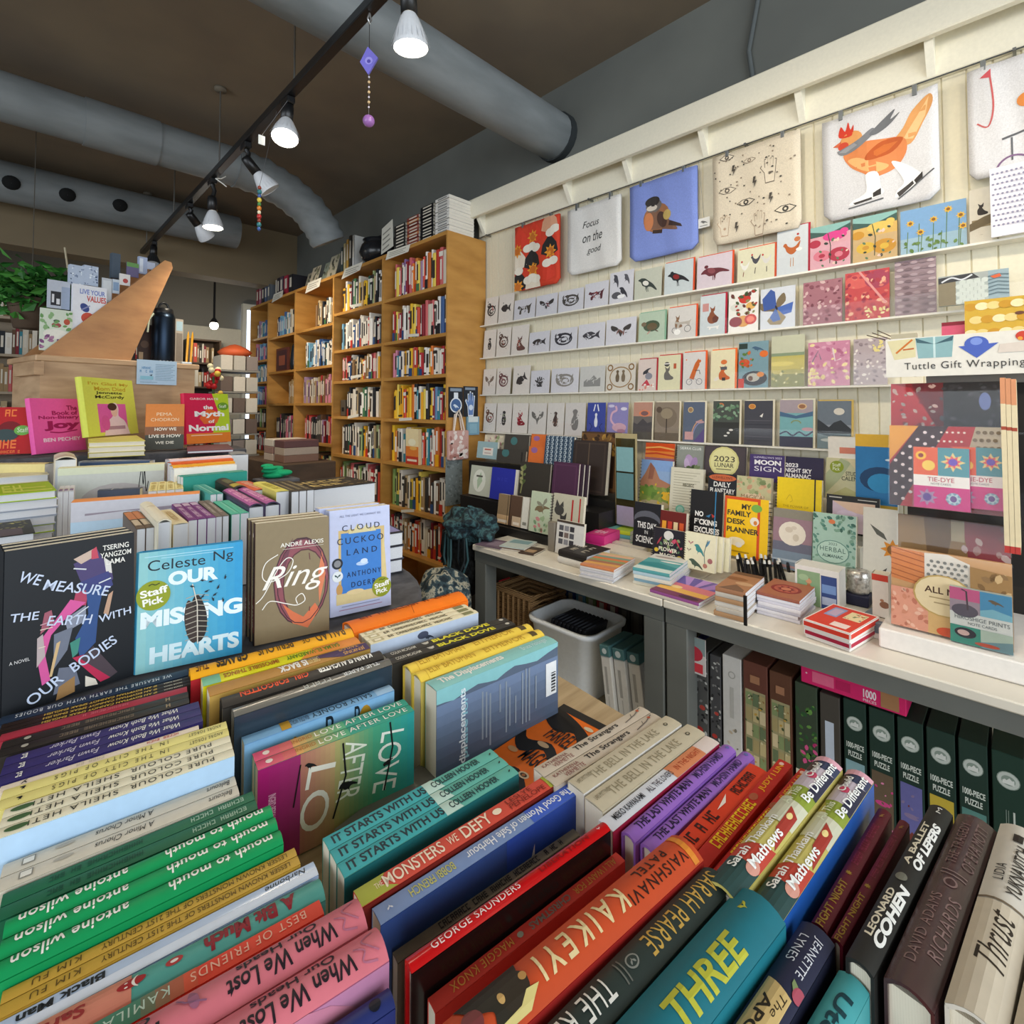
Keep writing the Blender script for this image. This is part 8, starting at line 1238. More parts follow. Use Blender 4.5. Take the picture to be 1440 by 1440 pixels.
tpile(('purple and yellow sunset notebook lying at the table edge', 'pale notebook directly under the purple sunset one, {o}'), (914,828), (977,851), (958,808), .768, 2, ['a05a9a', 'd8d0c4'], [('r', 0, .6, 1, 1, '6a5aa8'), ('p', [(.1, 1), (.5, .4), (.3, 1)], 'b08ad0'), ('p', [(.5, 1), (.55, .4), (.7, 1)], 'b890d8'), ('p', [(.8, 1), (.6, .4), (1, .8)], 'a880cc'), ('r', 0, .35, 1, .6, 'd87a8a'), ('r', 0, .18, 1, .36, 'e8b45a'), ('r', 0, 0, 1, .18, '7a3a5a'), ('e', .3, .4, .12, .08, 'f0d090'), ('e', .75, .08, .2, .08, '4a2a3a')], page=WP, grp='purple sunset notebooks')
tpile(('brown mottled notebook topping the banded pile', 'notebook {o} of the banded pile under the brown mottled one'), (1006,824), (1049,833), (1035,803), .826, 6, ['a87858', 'c8c0b4', 'b8906a', 'd8d2c8'], [('e', .3, .6, .4, .2, '8a5a3c'), ('e', .7, .4, .3, .18, 'c09a78'), ('r', .0, .85, 1, 1, '6a4a3a'), ('p', [(.1, 0), (.5, .3), (.9, .1), (.9, 0)], '7a5a48')], page=WP, grp='brown notebooks in the banded pile')
tpile(('reddish brown mandala notebook topping the white-paged pile', 'white-paged notebook, {o} of the pile under the mandala cover'), (1064,831), (1118,851), (1089,813), .808, 7, ['9a5a48', 'e4e2e8', 'd8d6e0'], [('r', 0, 0, 1, 1, 'a8684c'), ('e', .5, .5, .36, .36, '8a2c2c'), ('e', .5, .5, .28, .28, 'b8604c'), ('s', 'star', .5, .5, .5, .5, '7a2428'), ('e', .5, .5, .12, .12, 'c87a5c')], page=WP, grp='white notebooks with mandala cover')
q = MB()
for p in ((1043, 853),):
    c = PZ((1049, 858), .79); q.box(c+Vector((-.006, -.004, -.037)), c+Vector((-.002, .004, .037)), '161414'); 
tag(q.build('elastic_strap'), 'black elastic strap around the brown notebook pile', 'strap')
tpile('thick black-covered white book, {o} of two by the photo squares sheet', (786,772), (817,785), (820,762), .797, 2, ['2a2624', 'dcd8d0'], [('z', .1, .9, .55, .75, 'c8c0b4'), ('z', .2, .8, .2, .42, 'b0a898')], 'boxed_book', 'book', page=WP, hard=1, grp='black-covered white books')
tpile('hot pink boxed card set, {o} of two stacked', (823,750), (851,754), (846,741), .814, 2, ['c42a7a', 'c03080'], [('r', .1, .1, .9, .9, 'd84a88'), ('r', .05, .6, .5, .95, 'b8305a'), ('z', .2, .8, .3, .6, 'f0c8d8')], 'card_box', 'box', page='d8408a', grp='hot pink boxed sets')
tpile(('lime and teal notebook topping the pile behind the pink boxes', 'notebook {o} of the pile under the lime and teal one'), (853,743), (886,748), (868,736), .812, 4, ['b8c830', '5aa0a4', 'd8d4c4', '7ab0a8'], [('r', .4, 0, 1, 1, 'a8c440'), ('r', 0, 0, .35, 1, '6aa8a4')], page=WP, grp='lime and teal notebooks')
tpile('bright yellow boxed set beside the lime notebooks', (893,746), (915,752), (901,741), .806, 1, ['f0dc20'], [('r', .1, .1, .9, .9, 'f4e440')], 'card_box', 'box', page='b8c060')
tpile('landscape photo box below the black planner, {o}', (948,741), (990,750), (985,729), .79, 2, ['a89468', 'c8c4b4'], [('p', [(0, 0), (.5, .6), (1, .2), (1, 0)], '6a5a3c'), ('e', .6, .8, .3, .12, 'd8c8a0')], 'card_box', 'box', page='c8c4b0', grp='landscape boxes')
tpile('flat framed landscape set lying below the yellow planner', (1006,772), (1046,780), (1034,766), .785, 1, ['3a3634'], [('r', .08, .1, .92, .9, 'a8845a'), ('e', .5, .5, .3, .2, 'c8a870')], 'card_box', 'box', page='d0ccc0')
front('small black almanac with an arc of moonlight, low in front of the mountain calendar', 889, 704, 926, 1.70, TH+.03, '1c1c22', [('e', .5, .62, .5, .3, '5a5c66'), ('e', .5, .5, .52, .28, '1c1c22'), T('THIS DAY', .14, .86, .42, .56, 'e8e8e8', b=.02), T('IN', .44, .56, .3, .38, 'e8e8e8'), T('SCIENCE', .12, .88, .1, .25, 'e8e8e8', b=.02)], .02, 'boxed_calendar', 'calendar')
front('small dark red boxed calendar with bright squares', 925, 716, 962, 1.70, TH+.03, '6a1c18', [('r', .1+.22*i, .3, .26+.22*i, .75, ('e8a030', 'c83c2c', 'e8d0a0', 'd85a2c')[i]) for i in range(4)]+[T('2023', .3, .7, .04, .25, 'f0d8a0')], .02, 'boxed_calendar', 'calendar')
q = MB(); q.box((1.68, 1.0, TH+.001), (1.715, 1.22, TH+.0295), 'd0cabc'); tag(q.build('low_riser'), 'low pale riser under the two small boxed calendars', 'riser')
front('dark spiral notebook with moon and red flowers on its cover', 917, 740, 960, 1.60, TH+.03, '24202a', [('e', .5, .8, .16, .14, 'd8d4d0'), ('s', 'leaf', .2, .6, .3, .12, 'a83a4a', 60), ('s', 'leaf', .8, .6, .3, .12, 'b8384a', -60), ('x', 16, 3, .05, .3, .95, .7, ['5a7a5a', 'c8506a', '8a9a6a'], .13), T('WILD', .34, .66, .5, .6, 'ece4d0'), T('FLOWER', .2, .8, .3, .42, 'f2ead8', b=.02), T('MAGIC', .24, .74, .12, .24, 'f2ead8', b=.02), ('e', .88, .14, .1, .09, 'd8b83a'), ('e', .12, .3, .07, .06, 'd8b83a')], .014, 'notebook', 'notebook', ring='left')
for i in range(3): front('cream spiral notebook with teal birds and flowers, %s of three' % ('front', 'middle', 'back')[i], 961+11*i, 746+2*i, 1004+10*i, 1.585+.022*i, TH+.03, 'e6e0c0', [('s', 'bird', .5, .58, .4, .45, '3f8a8a', -20), ('s', 'bird', .4, .18, .5, .4, '4a5a4a', -10), ('s', 'leaf', .75, .75, .3, .16, '5a8aa8', 60), ('l', [(.7, .1), (.65, .5), (.75, .85)], .02, '4a6a6a'), ('s', 'wing', .2, .7, .16, .14, 'b07a7a'), ('s', 'wing', .15, .5, .14, .12, '9a8a7a'), ('e', .85, .3, .08, .08, 'a86a6a'), ('e', .7, .15, .07, .07, 'b87a6a')] if i == 0 else [], .014, 'notebook', 'notebook', ring='left' if i == 0 else None)
q = MB(); q.box((1.575, .8, TH+.001), (1.66, 1.13, TH+.0295), 'd8d2c4'); tag(q.build('low_riser'), 'low pale riser under the moon-and-flowers and teal bird notebooks', 'riser')
# pens in a tray
c0 = PZ((1042, 811), .77); c1 = PZ((1116, 811), .77); r = root('pen_tray', 'low clear tray holding the bundle of black pens', 'tray', c0); q = MB(); dd = (c1-c0); dn = Vector((-dd.y, dd.x, 0)).normalized(); L0 = dd.length; du = dd.normalized(); mt = basis(Vector((c0.x, c0.y, TH+.001)), du, dn, _U)
q.box((-.005, -.04, 0), (L0+.005, .045, .004), 'b8b4ac', mt)
for a, b in (((-.005, -.04, .004), (L0+.005, -.037, .03)), ((-.005, .042, .004), (L0+.005, .045, .03)), ((-.005, -.037, .004), (-.002, .042, .03)), ((L0+.002, -.037, .004), (L0+.005, .042, .03))): q.box(a, b, glass(), mt)
q.build('tray_body', r, Matrix()); rr = random.Random(6)
for i in range(22):
    s = L0*(i % 11+.5)/11; yy = -.025+.05*(i//11); b0 = mt @ Vector((s, yy, .006)); b1 = b0+du*rr.uniform(-.02, .0)+dn*rr.uniform(-.004, .01)+_U*rr.uniform(.062, .078); q = MB()
    q.tube([b0, b0.lerp(b1, .86)], .0048, M('17171a', 'gloss'), 8); q.tube([b0.lerp(b1, .86), b1], [.0048, .0036], 'e4e2dc' if i % 3 else '2c2c30', 8)
    tag(q.build('pen'), 'black pen standing in the clear tray, %s along its %s row' % (ORD[i % 11], ('front', 'back')[i//11]), 'pen', 'black pens')
# boxes at the front edge
def gbox(label, nl, nr, fl, z0, z1, col, ops, edge=None, name='game_box', cat='box', grp=None):
    a, b, c_ = PZ(nl, z1), PZ(fl, z1), PZ(nr, z1); ey = (b-a); W = ey.length; ey.normalize(); ex = Vector((ey.y, -ey.x, 0)); Ln = (c_-a).dot(ex); mx = basis(Vector((a.x, a.y, z0)), ex, ey, _U); h = z1-z0
    r = root(name, label, cat, mx, grp); q = MB(); q.bbox((0, 0, h*.35), (Ln, W, h), col, .0012, mx); f = Face(Vector((a.x, a.y, z1)), ex, ey, Ln, W); art(q, f, ops)
    if edge:
        for fo, fx, w_ in ((mx @ Vector((0, -.0003, h*.35)), ex, Ln), (mx @ Vector((Ln+.0003, 0, h*.35)), ey, W)): art(q, Face(fo, fx, _U, w_, h*.65), edge)
    q.build('lid', r, Matrix()); q = MB(); q.bbox((.0015, .0015, 0), (Ln-.0015, W-.0015, h*.35), 'ece4dc', .001, mx); q.build('box_base', r, Matrix()); LOG.append((label[:30], round(Ln, 3), round(W, 3), round(h, 3))); return r
RB_OPS = [('r', 0, 0, 1, 1, 'f4ece6'), ('r', .025, .03, .975, .97, 'd8402e'), ('r', .14, .45, .42, .88, '8a9ac4'), ('r', .18, .5, .38, .82, 'c0a8c0'), ('r', .52, .5, .88, .86, 'ecd8a8'), ('x', 14, 2, .55, .53, .86, .83, ['7a8a5a', 'c85a3a', '5a6a8a'], .07), ('r', .5, .1, .85, .28, 'f0d8d0')]
EDG = [('r', 0, 0, 1, 1, 'f4ece6'), ('r', .02, .08, .98, .8, 'd03a2a')]
gbox('red and white flat game box with picture squares, upper of two', (1129,870), (1198,890), (1172,849), .7735, .796, 'd8402e', RB_OPS, EDG, grp='red flat game boxes')
gbox('red and white flat game box, lower of two', (1131,882), (1199,902), (1174,861), .751, .773, 'c03048', RB_OPS, [('r', 0, 0, 1, 1, 'ece4e4'), ('r', .02, .1, .98, .7, 'b02440')], grp='red flat game boxes')
front('white-framed box of green and blue art cards beside the mandala notebooks', 1118, 793, 1180, 1.60, TH+.001, 'e8e6e0', [('r', .05, .0, .58, .88, '8fae86'), ('r', .6, 0, .95, .84, '3a4f8a'), ('r', .62, .4, .93, .62, '7a9ad0'), ('r', .62, .1, .93, .3, 'b8c4e0'), ('s', 'tall', .32, .5, .24, .4, 'c07a54'), ('e', .32, .62, .07, .06, 'd8a07a'), ('e', .3, .2, .18, .06, '6a8a64'), ('e', .2, .7, .12, .08, 'a8c49a')], .07, 'card_box', 'box', tilt=0, page='e2e0da')
c = PZ((1207, 848), TH+.001); q = MB(); r = root('wrapped_candle', 'silver-wrapped candle block on a dark navy base', 'candle', c)
q.bbox(c+Vector((-.03, -.03, 0)), c+Vector((.03, .03, .03)), '20223a', .003); q.build('base', r, Matrix()); q = MB(); q.lathe([(.001, .031), (.026, .031), (.029, .04), (.027, .06), (.03, .075), (.027, .092), (.001, .094)], noisy('crinkled_foil', [(.35, '8a8680'), (.5, 'd8d4cc'), (.65, 'a09a92')], 60, .25, 4, (1, 1, 1), .8, .6), 14, Matrix.Translation(c)); q.build('foil_wrap', r, Matrix())
front('cream card box with a red top and dog picture near the gift wrap stand', 1226, 806, 1249, 1.52, TH+.041, 'dcd6ca', [('r', 0, .85, 1, 1, 'c8402c'), ('e', .75, .3, .3, .25, '8a6048'), ('e', .6, .4, .12, .1, 'a8785a')], .04, 'card_box', 'box', tilt=0)
gbox('flat grey-blue box below the dog picture card box', (1205,868), (1246,879), (1228,852), .751, .789, '6a7480', [('r', .3, .15, .9, .8, 'c8beb4'), ('e', .6, .45, .2, .15, '8a6a5a')])
tpile('slim pamphlet lying at the far table corner, {o}', (668,765), (700,773), (690,757), .757, 2, ['6a5a6a', 'b8b0a4'], [('r', .3, .2, .8, .8, '8a7a8a')], 'pamphlet', 'pamphlet', grp='pamphlets at the far table corner')
tpile(('thin pale blue booklet topping three at the far table edge', 'thin booklet, {o} of three under the pale blue booklet'), (702,767), (733,774), (722,757), .765, 3, ['b8c4c0', '8a6a54', 'd0c8bc'], [('r', .1, .5, .9, .9, '7a9aa0')], 'booklet', 'booklet', grp='booklets along the far table edge')
tpile('brown thin booklet nearest the rack end panel', (729,776), (748,781), (746,768), .756, 1, ['4a3a30'], [('r', .2, .2, .8, .6, 'a88a6a')], 'booklet', 'booklet')
# ------------------------------------------------------------------ gift wrap stand
GX = 1.47
r = root('gift_wrap_stand', 'tall clear stand with a printed header holding gift wrapping paper packs', 'display stand', (GX, .1, TH+.001))
yA = YAT(1247, GX, .9); yB = -.1
q = MB(); q.bbox((GX-.035, yB, TH+.001), (GX+.34, yA+.012, TH+.045), 'ece8e2', .003); q.build('white_base', r, Matrix())
q = MB(); q.box((GX-.024, yB, TH+.045), (GX-.02, yA, TH+.19), glass()); q.box((GX+.03, yB, 1.02), (GX+.034, yA, 1.12), glass()); q.build('clear_pocket', r, Matrix()); q = MB(); q.box((GX+.036, yB, 1.045), (GX+.135, yA, 1.049), glass()); q.build('clear_tray', r, Matrix()); q = MB(); q.box((GX+.17, yB, 1.236), (GX+.23, yA, 1.24), glass()); q.build('clear_tray', r, Matrix())
q = MB(); q.box((GX+.30, yB, TH+.045), (GX+.32, yA-.002, 1.36), M('2a2826', 'matte')); q.build('back_panel', r, Matrix())
gs = r
HX = GX+.06; yh = YAT(1246, HX, 1.40); z0 = PX((1247, 531), HX).z; z1 = PX((1243, 478), HX).z
q = MB(); q.box((HX, yB, z0), (HX+.004, yh, z1), 'e2ded4'); q.box((HX+.004, yB+.02, z0+.01), (GX+.3, yB+.024, z0+.04), 'e2ded4'); q.box((HX+.004, yh-.03, z0+.01), (GX+.3, yh-.026, z0+.04), 'e2ded4')
hf = Face((HX, yh, z0), (0, -1, 0), (0, 0, 1), yh-yB, z1-z0)
def hb(a): return (yh-YAT(a, HX, 1.40))/(yh-yB)
x1, x2, x3, x4, x5 = [hb(u) for u in (1288, 1342, 1407, 1440, 1470)]
art(q, hf, [('p', [(.01, .95), (x1, .98), (x1*1.0, .5), (.05, .45)], 'd8cfa4'), ('l', [(.06, .62), (x1*.9, .95)], .012, 'c8702a'), ('l', [(.1, .7), (x1*.95, .72)], .01, 'b8602a'), ('p', [(x1, .98), (x2, .98), (x2*.97, .46), (x1*1.08, .46)], '8ab0b4'), ('l', [((x1+x2)/2, .46), ((x1+x2)/2, .98)], .012, 'c4dcdc'), ('p', [(x1, .98), ((x1+x2)/2, .8), (x1*1.05, .86)], '3f5f6a'), ('p', [(x2, .98), ((x1+x2)/2, .8), (x2*.98, .86)], '3f5f6a'), ('e', (x2+x3)/2, .74, .06, .05, '4a62b8'), ('p', [(x2*1.06, .7), (x3*.99, .74), ((x2+x3)/2, .4)], '4a62b8'), ('e', (x2+x3)/2, .8, .03, .025, '7a92d8'), ('p', [(x3, .7), (x5, .75), (x5, .5), (x3*.98, .5)], 'd8ccc0'), ('e', x4, .86, .035, .03, 'c8402c'), ('e', x4*1.05, .92, .015, .02, '3a4a8a'), ('e', x4*.98, .8, .012, .012, 'e89a3a'),
              T('Tuttle Gift Wrapping Papers', hb(1272), hb(1512), .13, .36, '3c3a36', s=1.12)])
q.build('header_sign', r, Matrix())
def wrap(label, px, X, col, ops, th=.012, name='gift_wrap_pack', cat='gift wrap', tilt=6, gl=True, z=None):
    l, t, r_, b_ = px; o = PX((l, b_), X); y1 = YAT(r_, X, o.z+.08); 
    if z: o.z = z
    ta = math.radians(tilt); up = Vector((math.sin(ta), 0, math.cos(ta))); n = Vector((-up.z, 0, up.x)); h = (PP((l, t), o, n)-o).dot(up); w = o.y-y1; mx = basis(o, Vector((0, -1, 0)), -n, up)
    rr_ = root(name, label, cat, mx); q = MB(); q.box((0, 0, 0), (w, th, h), col, mx); art(q, Face(o, (0, -1, 0), up, w, h), ops); q.build('printed_front', rr_, Matrix())
    if gl: q = MB(); q.box((-.002, -.003, 0), (w+.002, -.0026, h), glass('clear_sleeve', 'ffffff', .015), mx); q.build('clear_sleeve', rr_, Matrix())
    LOG.append((label[:30], round(w, 3), round(h, 3), round(o.z, 3))); return rr_
DOT = lambda x0, y0, x1, y1, nx, ny, c, s: [('e', x0+(x1-x0)*(i+.5+(.25 if j % 2 else -.25))/nx, y0+(y1-y0)*(j+.5)/ny, s, s, c) for i in range(nx) for j in range(ny)]
wrap('gift wrap pack of red and black floral papers, top pocket of the stand', (1253,540,1409,603), GX+.19, '8a2028', [('p', [(.0, 0), (0, 1), (.2, .9), (.45, 0)], 'b8303a'), ('r', .45, 0, 1, 1, '26262a'), ('p', [(.2, 1), (.5, 1), (.5, 0), (.45, 0)], '6a2028'), ('x', 30, 3, .02, .05, .45, .95, ['a89a94', '7a2a34', 'c8a8a0'], .06), ('x', 36, 5, .48, .05, .98, .95, ['3c3c42', '4a4a52', '34343a'], .06), ('e', .86, .6, .05, .1, '6a7ab0')])
wrap('gift wrap pack of dotted, striped and honeycomb papers with orange corner', (1251,598,1412,709), GX+.11, 'a82a34', [('p', [(0, 1), (.28, 1), (0, .55)], 'e09a3a'), ('p', [(.28, 1), (.55, 1), (.1, 0), (0, .0), (0, .5)], '3a2028'), ('p', [(.55, 1), (.78, 1), (.7, .6), (.3, 0), (.1, 0)], 'b82a34'), ('p', [(.78, 1), (1, 1), (1, .5), (.68, .55)], 'c8bca0')]+[('e', .06+.07*i, .42+.09*i+.14*j-.14, .018, .018, 'e8d8d8') for i in range(6) for j in range(-2, 3) if .0 < .42+.09*i+.14*j-.14 < .98 and (.06+.07*i) < .12+.45*(.42+.09*i+.14*j-.14)]+DOT(.76, .62, .98, .98, 4, 4, '8a7c64', .02)+DOT(.45, .55, .7, .98, 5, 4, 'f0e0d8', .012))
TD = lambda: [('r', 0, .36, 1, .54, 'e4dcd4'), ('r', 0, .54, .45, 1, 'd85a34'), ('r', .45, .54, 1, 1, '4a8a94'), ('r', 0, 0, 1, .36, 'c8247a'), ('e', .14, .86, .1, .1, 'e8b030'), ('e', .28, .7, .12, .12, 'e8c050'), ('e', .14, .86, .05, .05, '8a2a2a'), ('s', 'star', .72, .77, .44, .44, 'd8c080'), ('s', 'star', .72, .77, .32, .32, 'd85a5a', 11), ('e', .72, .77, .08, .08, '6a4ab0'), T('TIE-DYE', .26, .74, .44, .51, 'b03a4a'), T('NOTE CARDS', .32, .68, .39, .42, '6a6a6a'), ('s', 'star', .25, .18, .4, .4, 'a07aa0'), ('e', .25, .18, .08, .09, '5a3a8a'), ('e', .72, .18, .13, .14, '7a9ab0'), ('e', .72, .18, .08, .09, '8a4a6a'), ('s', 'star', .72, .18, .3, .3, 'b0c4cc', 11), ('e', .72, .18, .06, .07, '6a4a8a')]
wrap('bright patterned note card pack with coloured starbursts, the front copy', (1285,628,1363,712), GX+.045, 'c8247a', TD(), .02, 'note_card_pack', 'card')
wrap('bright patterned note card pack with coloured starbursts, half hidden behind the front copy', (1340,628,1416,712), GX+.07, 'c8247a', TD(), .015, 'note_card_pack', 'card')
wrap('brown kraft gift wrap pack behind the natural-paper pack, lower pocket', (1262,722,1421,800), GX+.075, '8a6a40', [('p', [(0, 1), (.3, 1), (.35, .3), (0, .3)], '8a6c44'), ('p', [(.25, 1), (.55, 1), (.4, .4), (.3, .4)], '6a4f30'), ('e', .35, .55, .08, .1, 'b89038'), ('p', [(.6, 1), (1, 1), (1, .4), (.7, .3)], '8a3a40'), ('x', 20, 4, .6, .3, 1, 1, ['b8a09a', '7a4a4a', 'a07a74'], .1), ('r', .5, .8, .62, 1, 'a89878')], z=TH+.05) 
NAT = [('p', [(0, 1), (.3, .98), (.3, .55), (0, .6)], 'd0804a')]+[('l', [(0, .65+.07*i), (.3, .58+.07*i)], .01, 'a85a34') for i in range(6)]+[('p', [(.3, .98), (.5, 1.0), (.68, .92), (.68, .55), (.3, .6)], 'dcd4c8')]+DOT(.32, .58, .66, .92, 6, 6, '7a7a74', .016)+[('p', [(.68, .9), (1, .86), (1, .45), (.68, .52)], '9a7648'), ('x', 16, 3, .7, .48, .98, .85, ['7a5a34', 'c8a878', '8a6a44'], .08), ('r', 0, 0, .33, .5, 'd4937a'), ('x', 34, 6, .0, .0, .33, .5, ['e0b098', 'b8705a', 'c88468'], .06), ('r', .33, 0, .62, .5, 'cba46a'), ('e', .46, .48, .26, .22, 'b89a5a'), ('e', .46, .48, .245, .205, 'dcc9a0'), T('ALL NATURAL', .3, .92, .5, .58, '4a2c1c', b=.02), ('r', .34, .44, .6, .455, 'a8926a'), ('r', .38, .38, .58, .395, 'a8926a'), ('e', .5, .05, .1, .05, 'c8502c')]
wrap('gift wrap pack of natural tan papers with an oval label, lower pocket', (1254,768,1425,893), GX+.0, 'c89a6a', NAT, .014, z=TH+.05)
HR = [('r', 0, .32, 1, .56, 'd0d2cc'), ('r', 0, .56, .5, 1, '9a8a94'), ('r', 0, .78, .5, 1, 'c05a84'), ('e', .25, .6, .22, .14, '5a5460'), ('l', [(.3, .62), (.28, .95), (.2, .98)], .03, '4a4048'), ('r', .5, .56, 1, 1, '4a8ab0'), ('p', [(.5, .56), (1, .56), (1, .66), (.7, .72), (.5, .66)], '7ab0c0'), ('s', 'bird', .75, .85, .25, .18, '6a5a48'), T('HIROSHIGE PRINTS', .08, .96, .44, .51, '5a6468'), T('NOTE CARDS', .3, .76, .36, .41, '5a6468'), ('r', 0, 0, .5, .32, '3a8a78'), ('e', .25, .2, .18, .11, '2a2a34'), ('e', .22, .2, .1, .06, 'c8a8a0'), ('r', .5, 0, 1, .32, 'a8b8a8'), ('p', [(.5, .1), (1, .2), (1, .0), (.5, 0)], '6a8a90'), ('e', .6, .06, .2, .04, 'b8503c')]
wrap('note card pack with small landscape pictures in the lower pocket corner', (1337,824,1424,912), GX-.012, 'a8b4b0', HR, .014, 'note_card_pack', 'card', z=TH+.048, tilt=2)
for i in range(3):
    wrap('boxed paper pad standing edge-out on the stand, %s of three' % ORD[i], (1411+7.5*i, 531+1*i, 1417.5+7.5*i, 716), GX+.05, 'e2d2ac', [('r', 0, .85, 1, 1, 'd8946a'), ('r', 0, .7, 1, .72, 'a84a34'), ('r', 0, 0, 1, .04, 'b83a34')], .12, 'paper_pad', 'pad', tilt=0, gl=False, z=.99)
# packs above the header
wrap('grey wave and fan patterned paper pack above the printed header', (1321,390,1420,478), 1.95, 'aab0ac', [('r', 0, 0, .26, .8, '8a8068'), ('r', .26, 0, .72, .8, 'b4beb8'), ('r', .72, 0, 1, 1, '9ab0b8'), ('p', [(0, .95), (.5, 1), (.6, .82), (0, .75)], '3a3c40'), ('l', [(.05, .8), (.2, .92), (.35, .82), (.5, .95)], .03, 'd8dce0')]+DOT(.28, .03, .7, .78, 4, 6, 'd0d8d0', .05)+[('l', [(.72, .2+.12*i), (.85, .26+.12*i), (1, .2+.12*i)], .02, '6a8088') for i in range(6)]+[('p', [(.75, .8), (.88, .86), (.9, .76), (.8, .72)], 'd8643a')], z=1.595)
wrap('yellow fan-patterned gift wrap sheet standing behind the header', (1357,424,1470,486), 1.74, 'd0a838', [('e', .08+.15*i+(.07 if j % 2 else 0), .1+.2*j, .09, .07, ('e8d088', 'c89428', 'f0e0b0')[(i+j) % 3]) for i in range(7) for j in range(5)]+[('e', .3, .3, .1, .05, 'd8602c'), ('e', .7, .75, .06, .03, '6a4030'), ('e', .62, .45, .1, .05, 'e0803a')], z=1.40)
wrap('pink gift wrap sheet with gold rings behind the yellow one', (1324,454,1358,482), 1.755, 'd85a78', [('e', .3, .4, .1, .1, 'e8b08a'), ('e', .3, .4, .07, .07, 'd85a78'), ('e', .75, .6, .1, .1, 'e8b08a'), ('r', 0, .92, 1, 1, '8a1c30')], z=1.405)
q = MB(); q.box((1.725, -.1, 1.385), (1.80, yh-.04, 1.399), M('8a8680', 'plastic')); q.box((1.775, -.1, 1.36), (1.785, yh-.05, 1.385), M('8a8680', 'plastic')); q.build('top_shelf', gs, Matrix())
q = MB(); 
for k in range(3): p = PX((1253+8*k, 480), HX+.03); q.tube([p, p+Vector((.0, .05, .02+.006*k))], .0012, M('5a4a3a', 'metal'), 5)
p = PX((1252, 478), HX+.02); q.box((HX+.006, yh-.06, z1-.01), (HX+.02, yh-.01, z1+.012), 'b0a890'); tag(q.build('header_clip'), 'small grey-brown fastening sticking out behind the printed header', 'clip')
# ------------------------------------------------------------------ things under the tables
LS = .2805; PXX = 1.44
PZL = [(957, 974, .585, '3f4a9a', 'navy blue puzzle box with white side lettering', 'n'), (975, 996, .60, '5a5a58', 'black and white floral puzzle box with red flowers, outer', 'f'), (998, 1014, .60, '4e4e50', 'black and white floral puzzle box with red flowers, inner', 'f'), (1016, 1043, .612, 'd8d6d2', 'white puzzle box with a small round emblem', 'w'), (1045, 1080, .616, '6a3f34', 'brown puzzle box with a botanical grid', 'g'), (1082, 1114, .612, '63402f', 'brown puzzle box with blossoms and birds', 'g'), (1118, 1150, .606, '3c4a3a', 'puzzle box with green leaves, magenta flowers and a fox-like face', 'l'), (1153, 1182, .60, '4a4640', 'grey-brown puzzle box with a white label', 's'),
       (1186, 1219, .606, '1f3830', 'dark green puzzle box with a harbour picture', 'h'), (1222, 1259, .606, '1f3830', 'dark green puzzle box with a magenta blossom picture', 'm'), (1262, 1300, .606, '1f3830', 'dark green puzzle box with a violet evening picture', 'v'), (1303, 1345, .606, '1f3830', 'dark green puzzle box with a yellow bird picture', 'y'), (1348, 1391, .606, '1f3830', 'dark green puzzle box with a flying swallow picture', 'b'), (1395, 1444, .606, '1d3a30', 'dark green puzzle box with vertical white lettering', 't')]
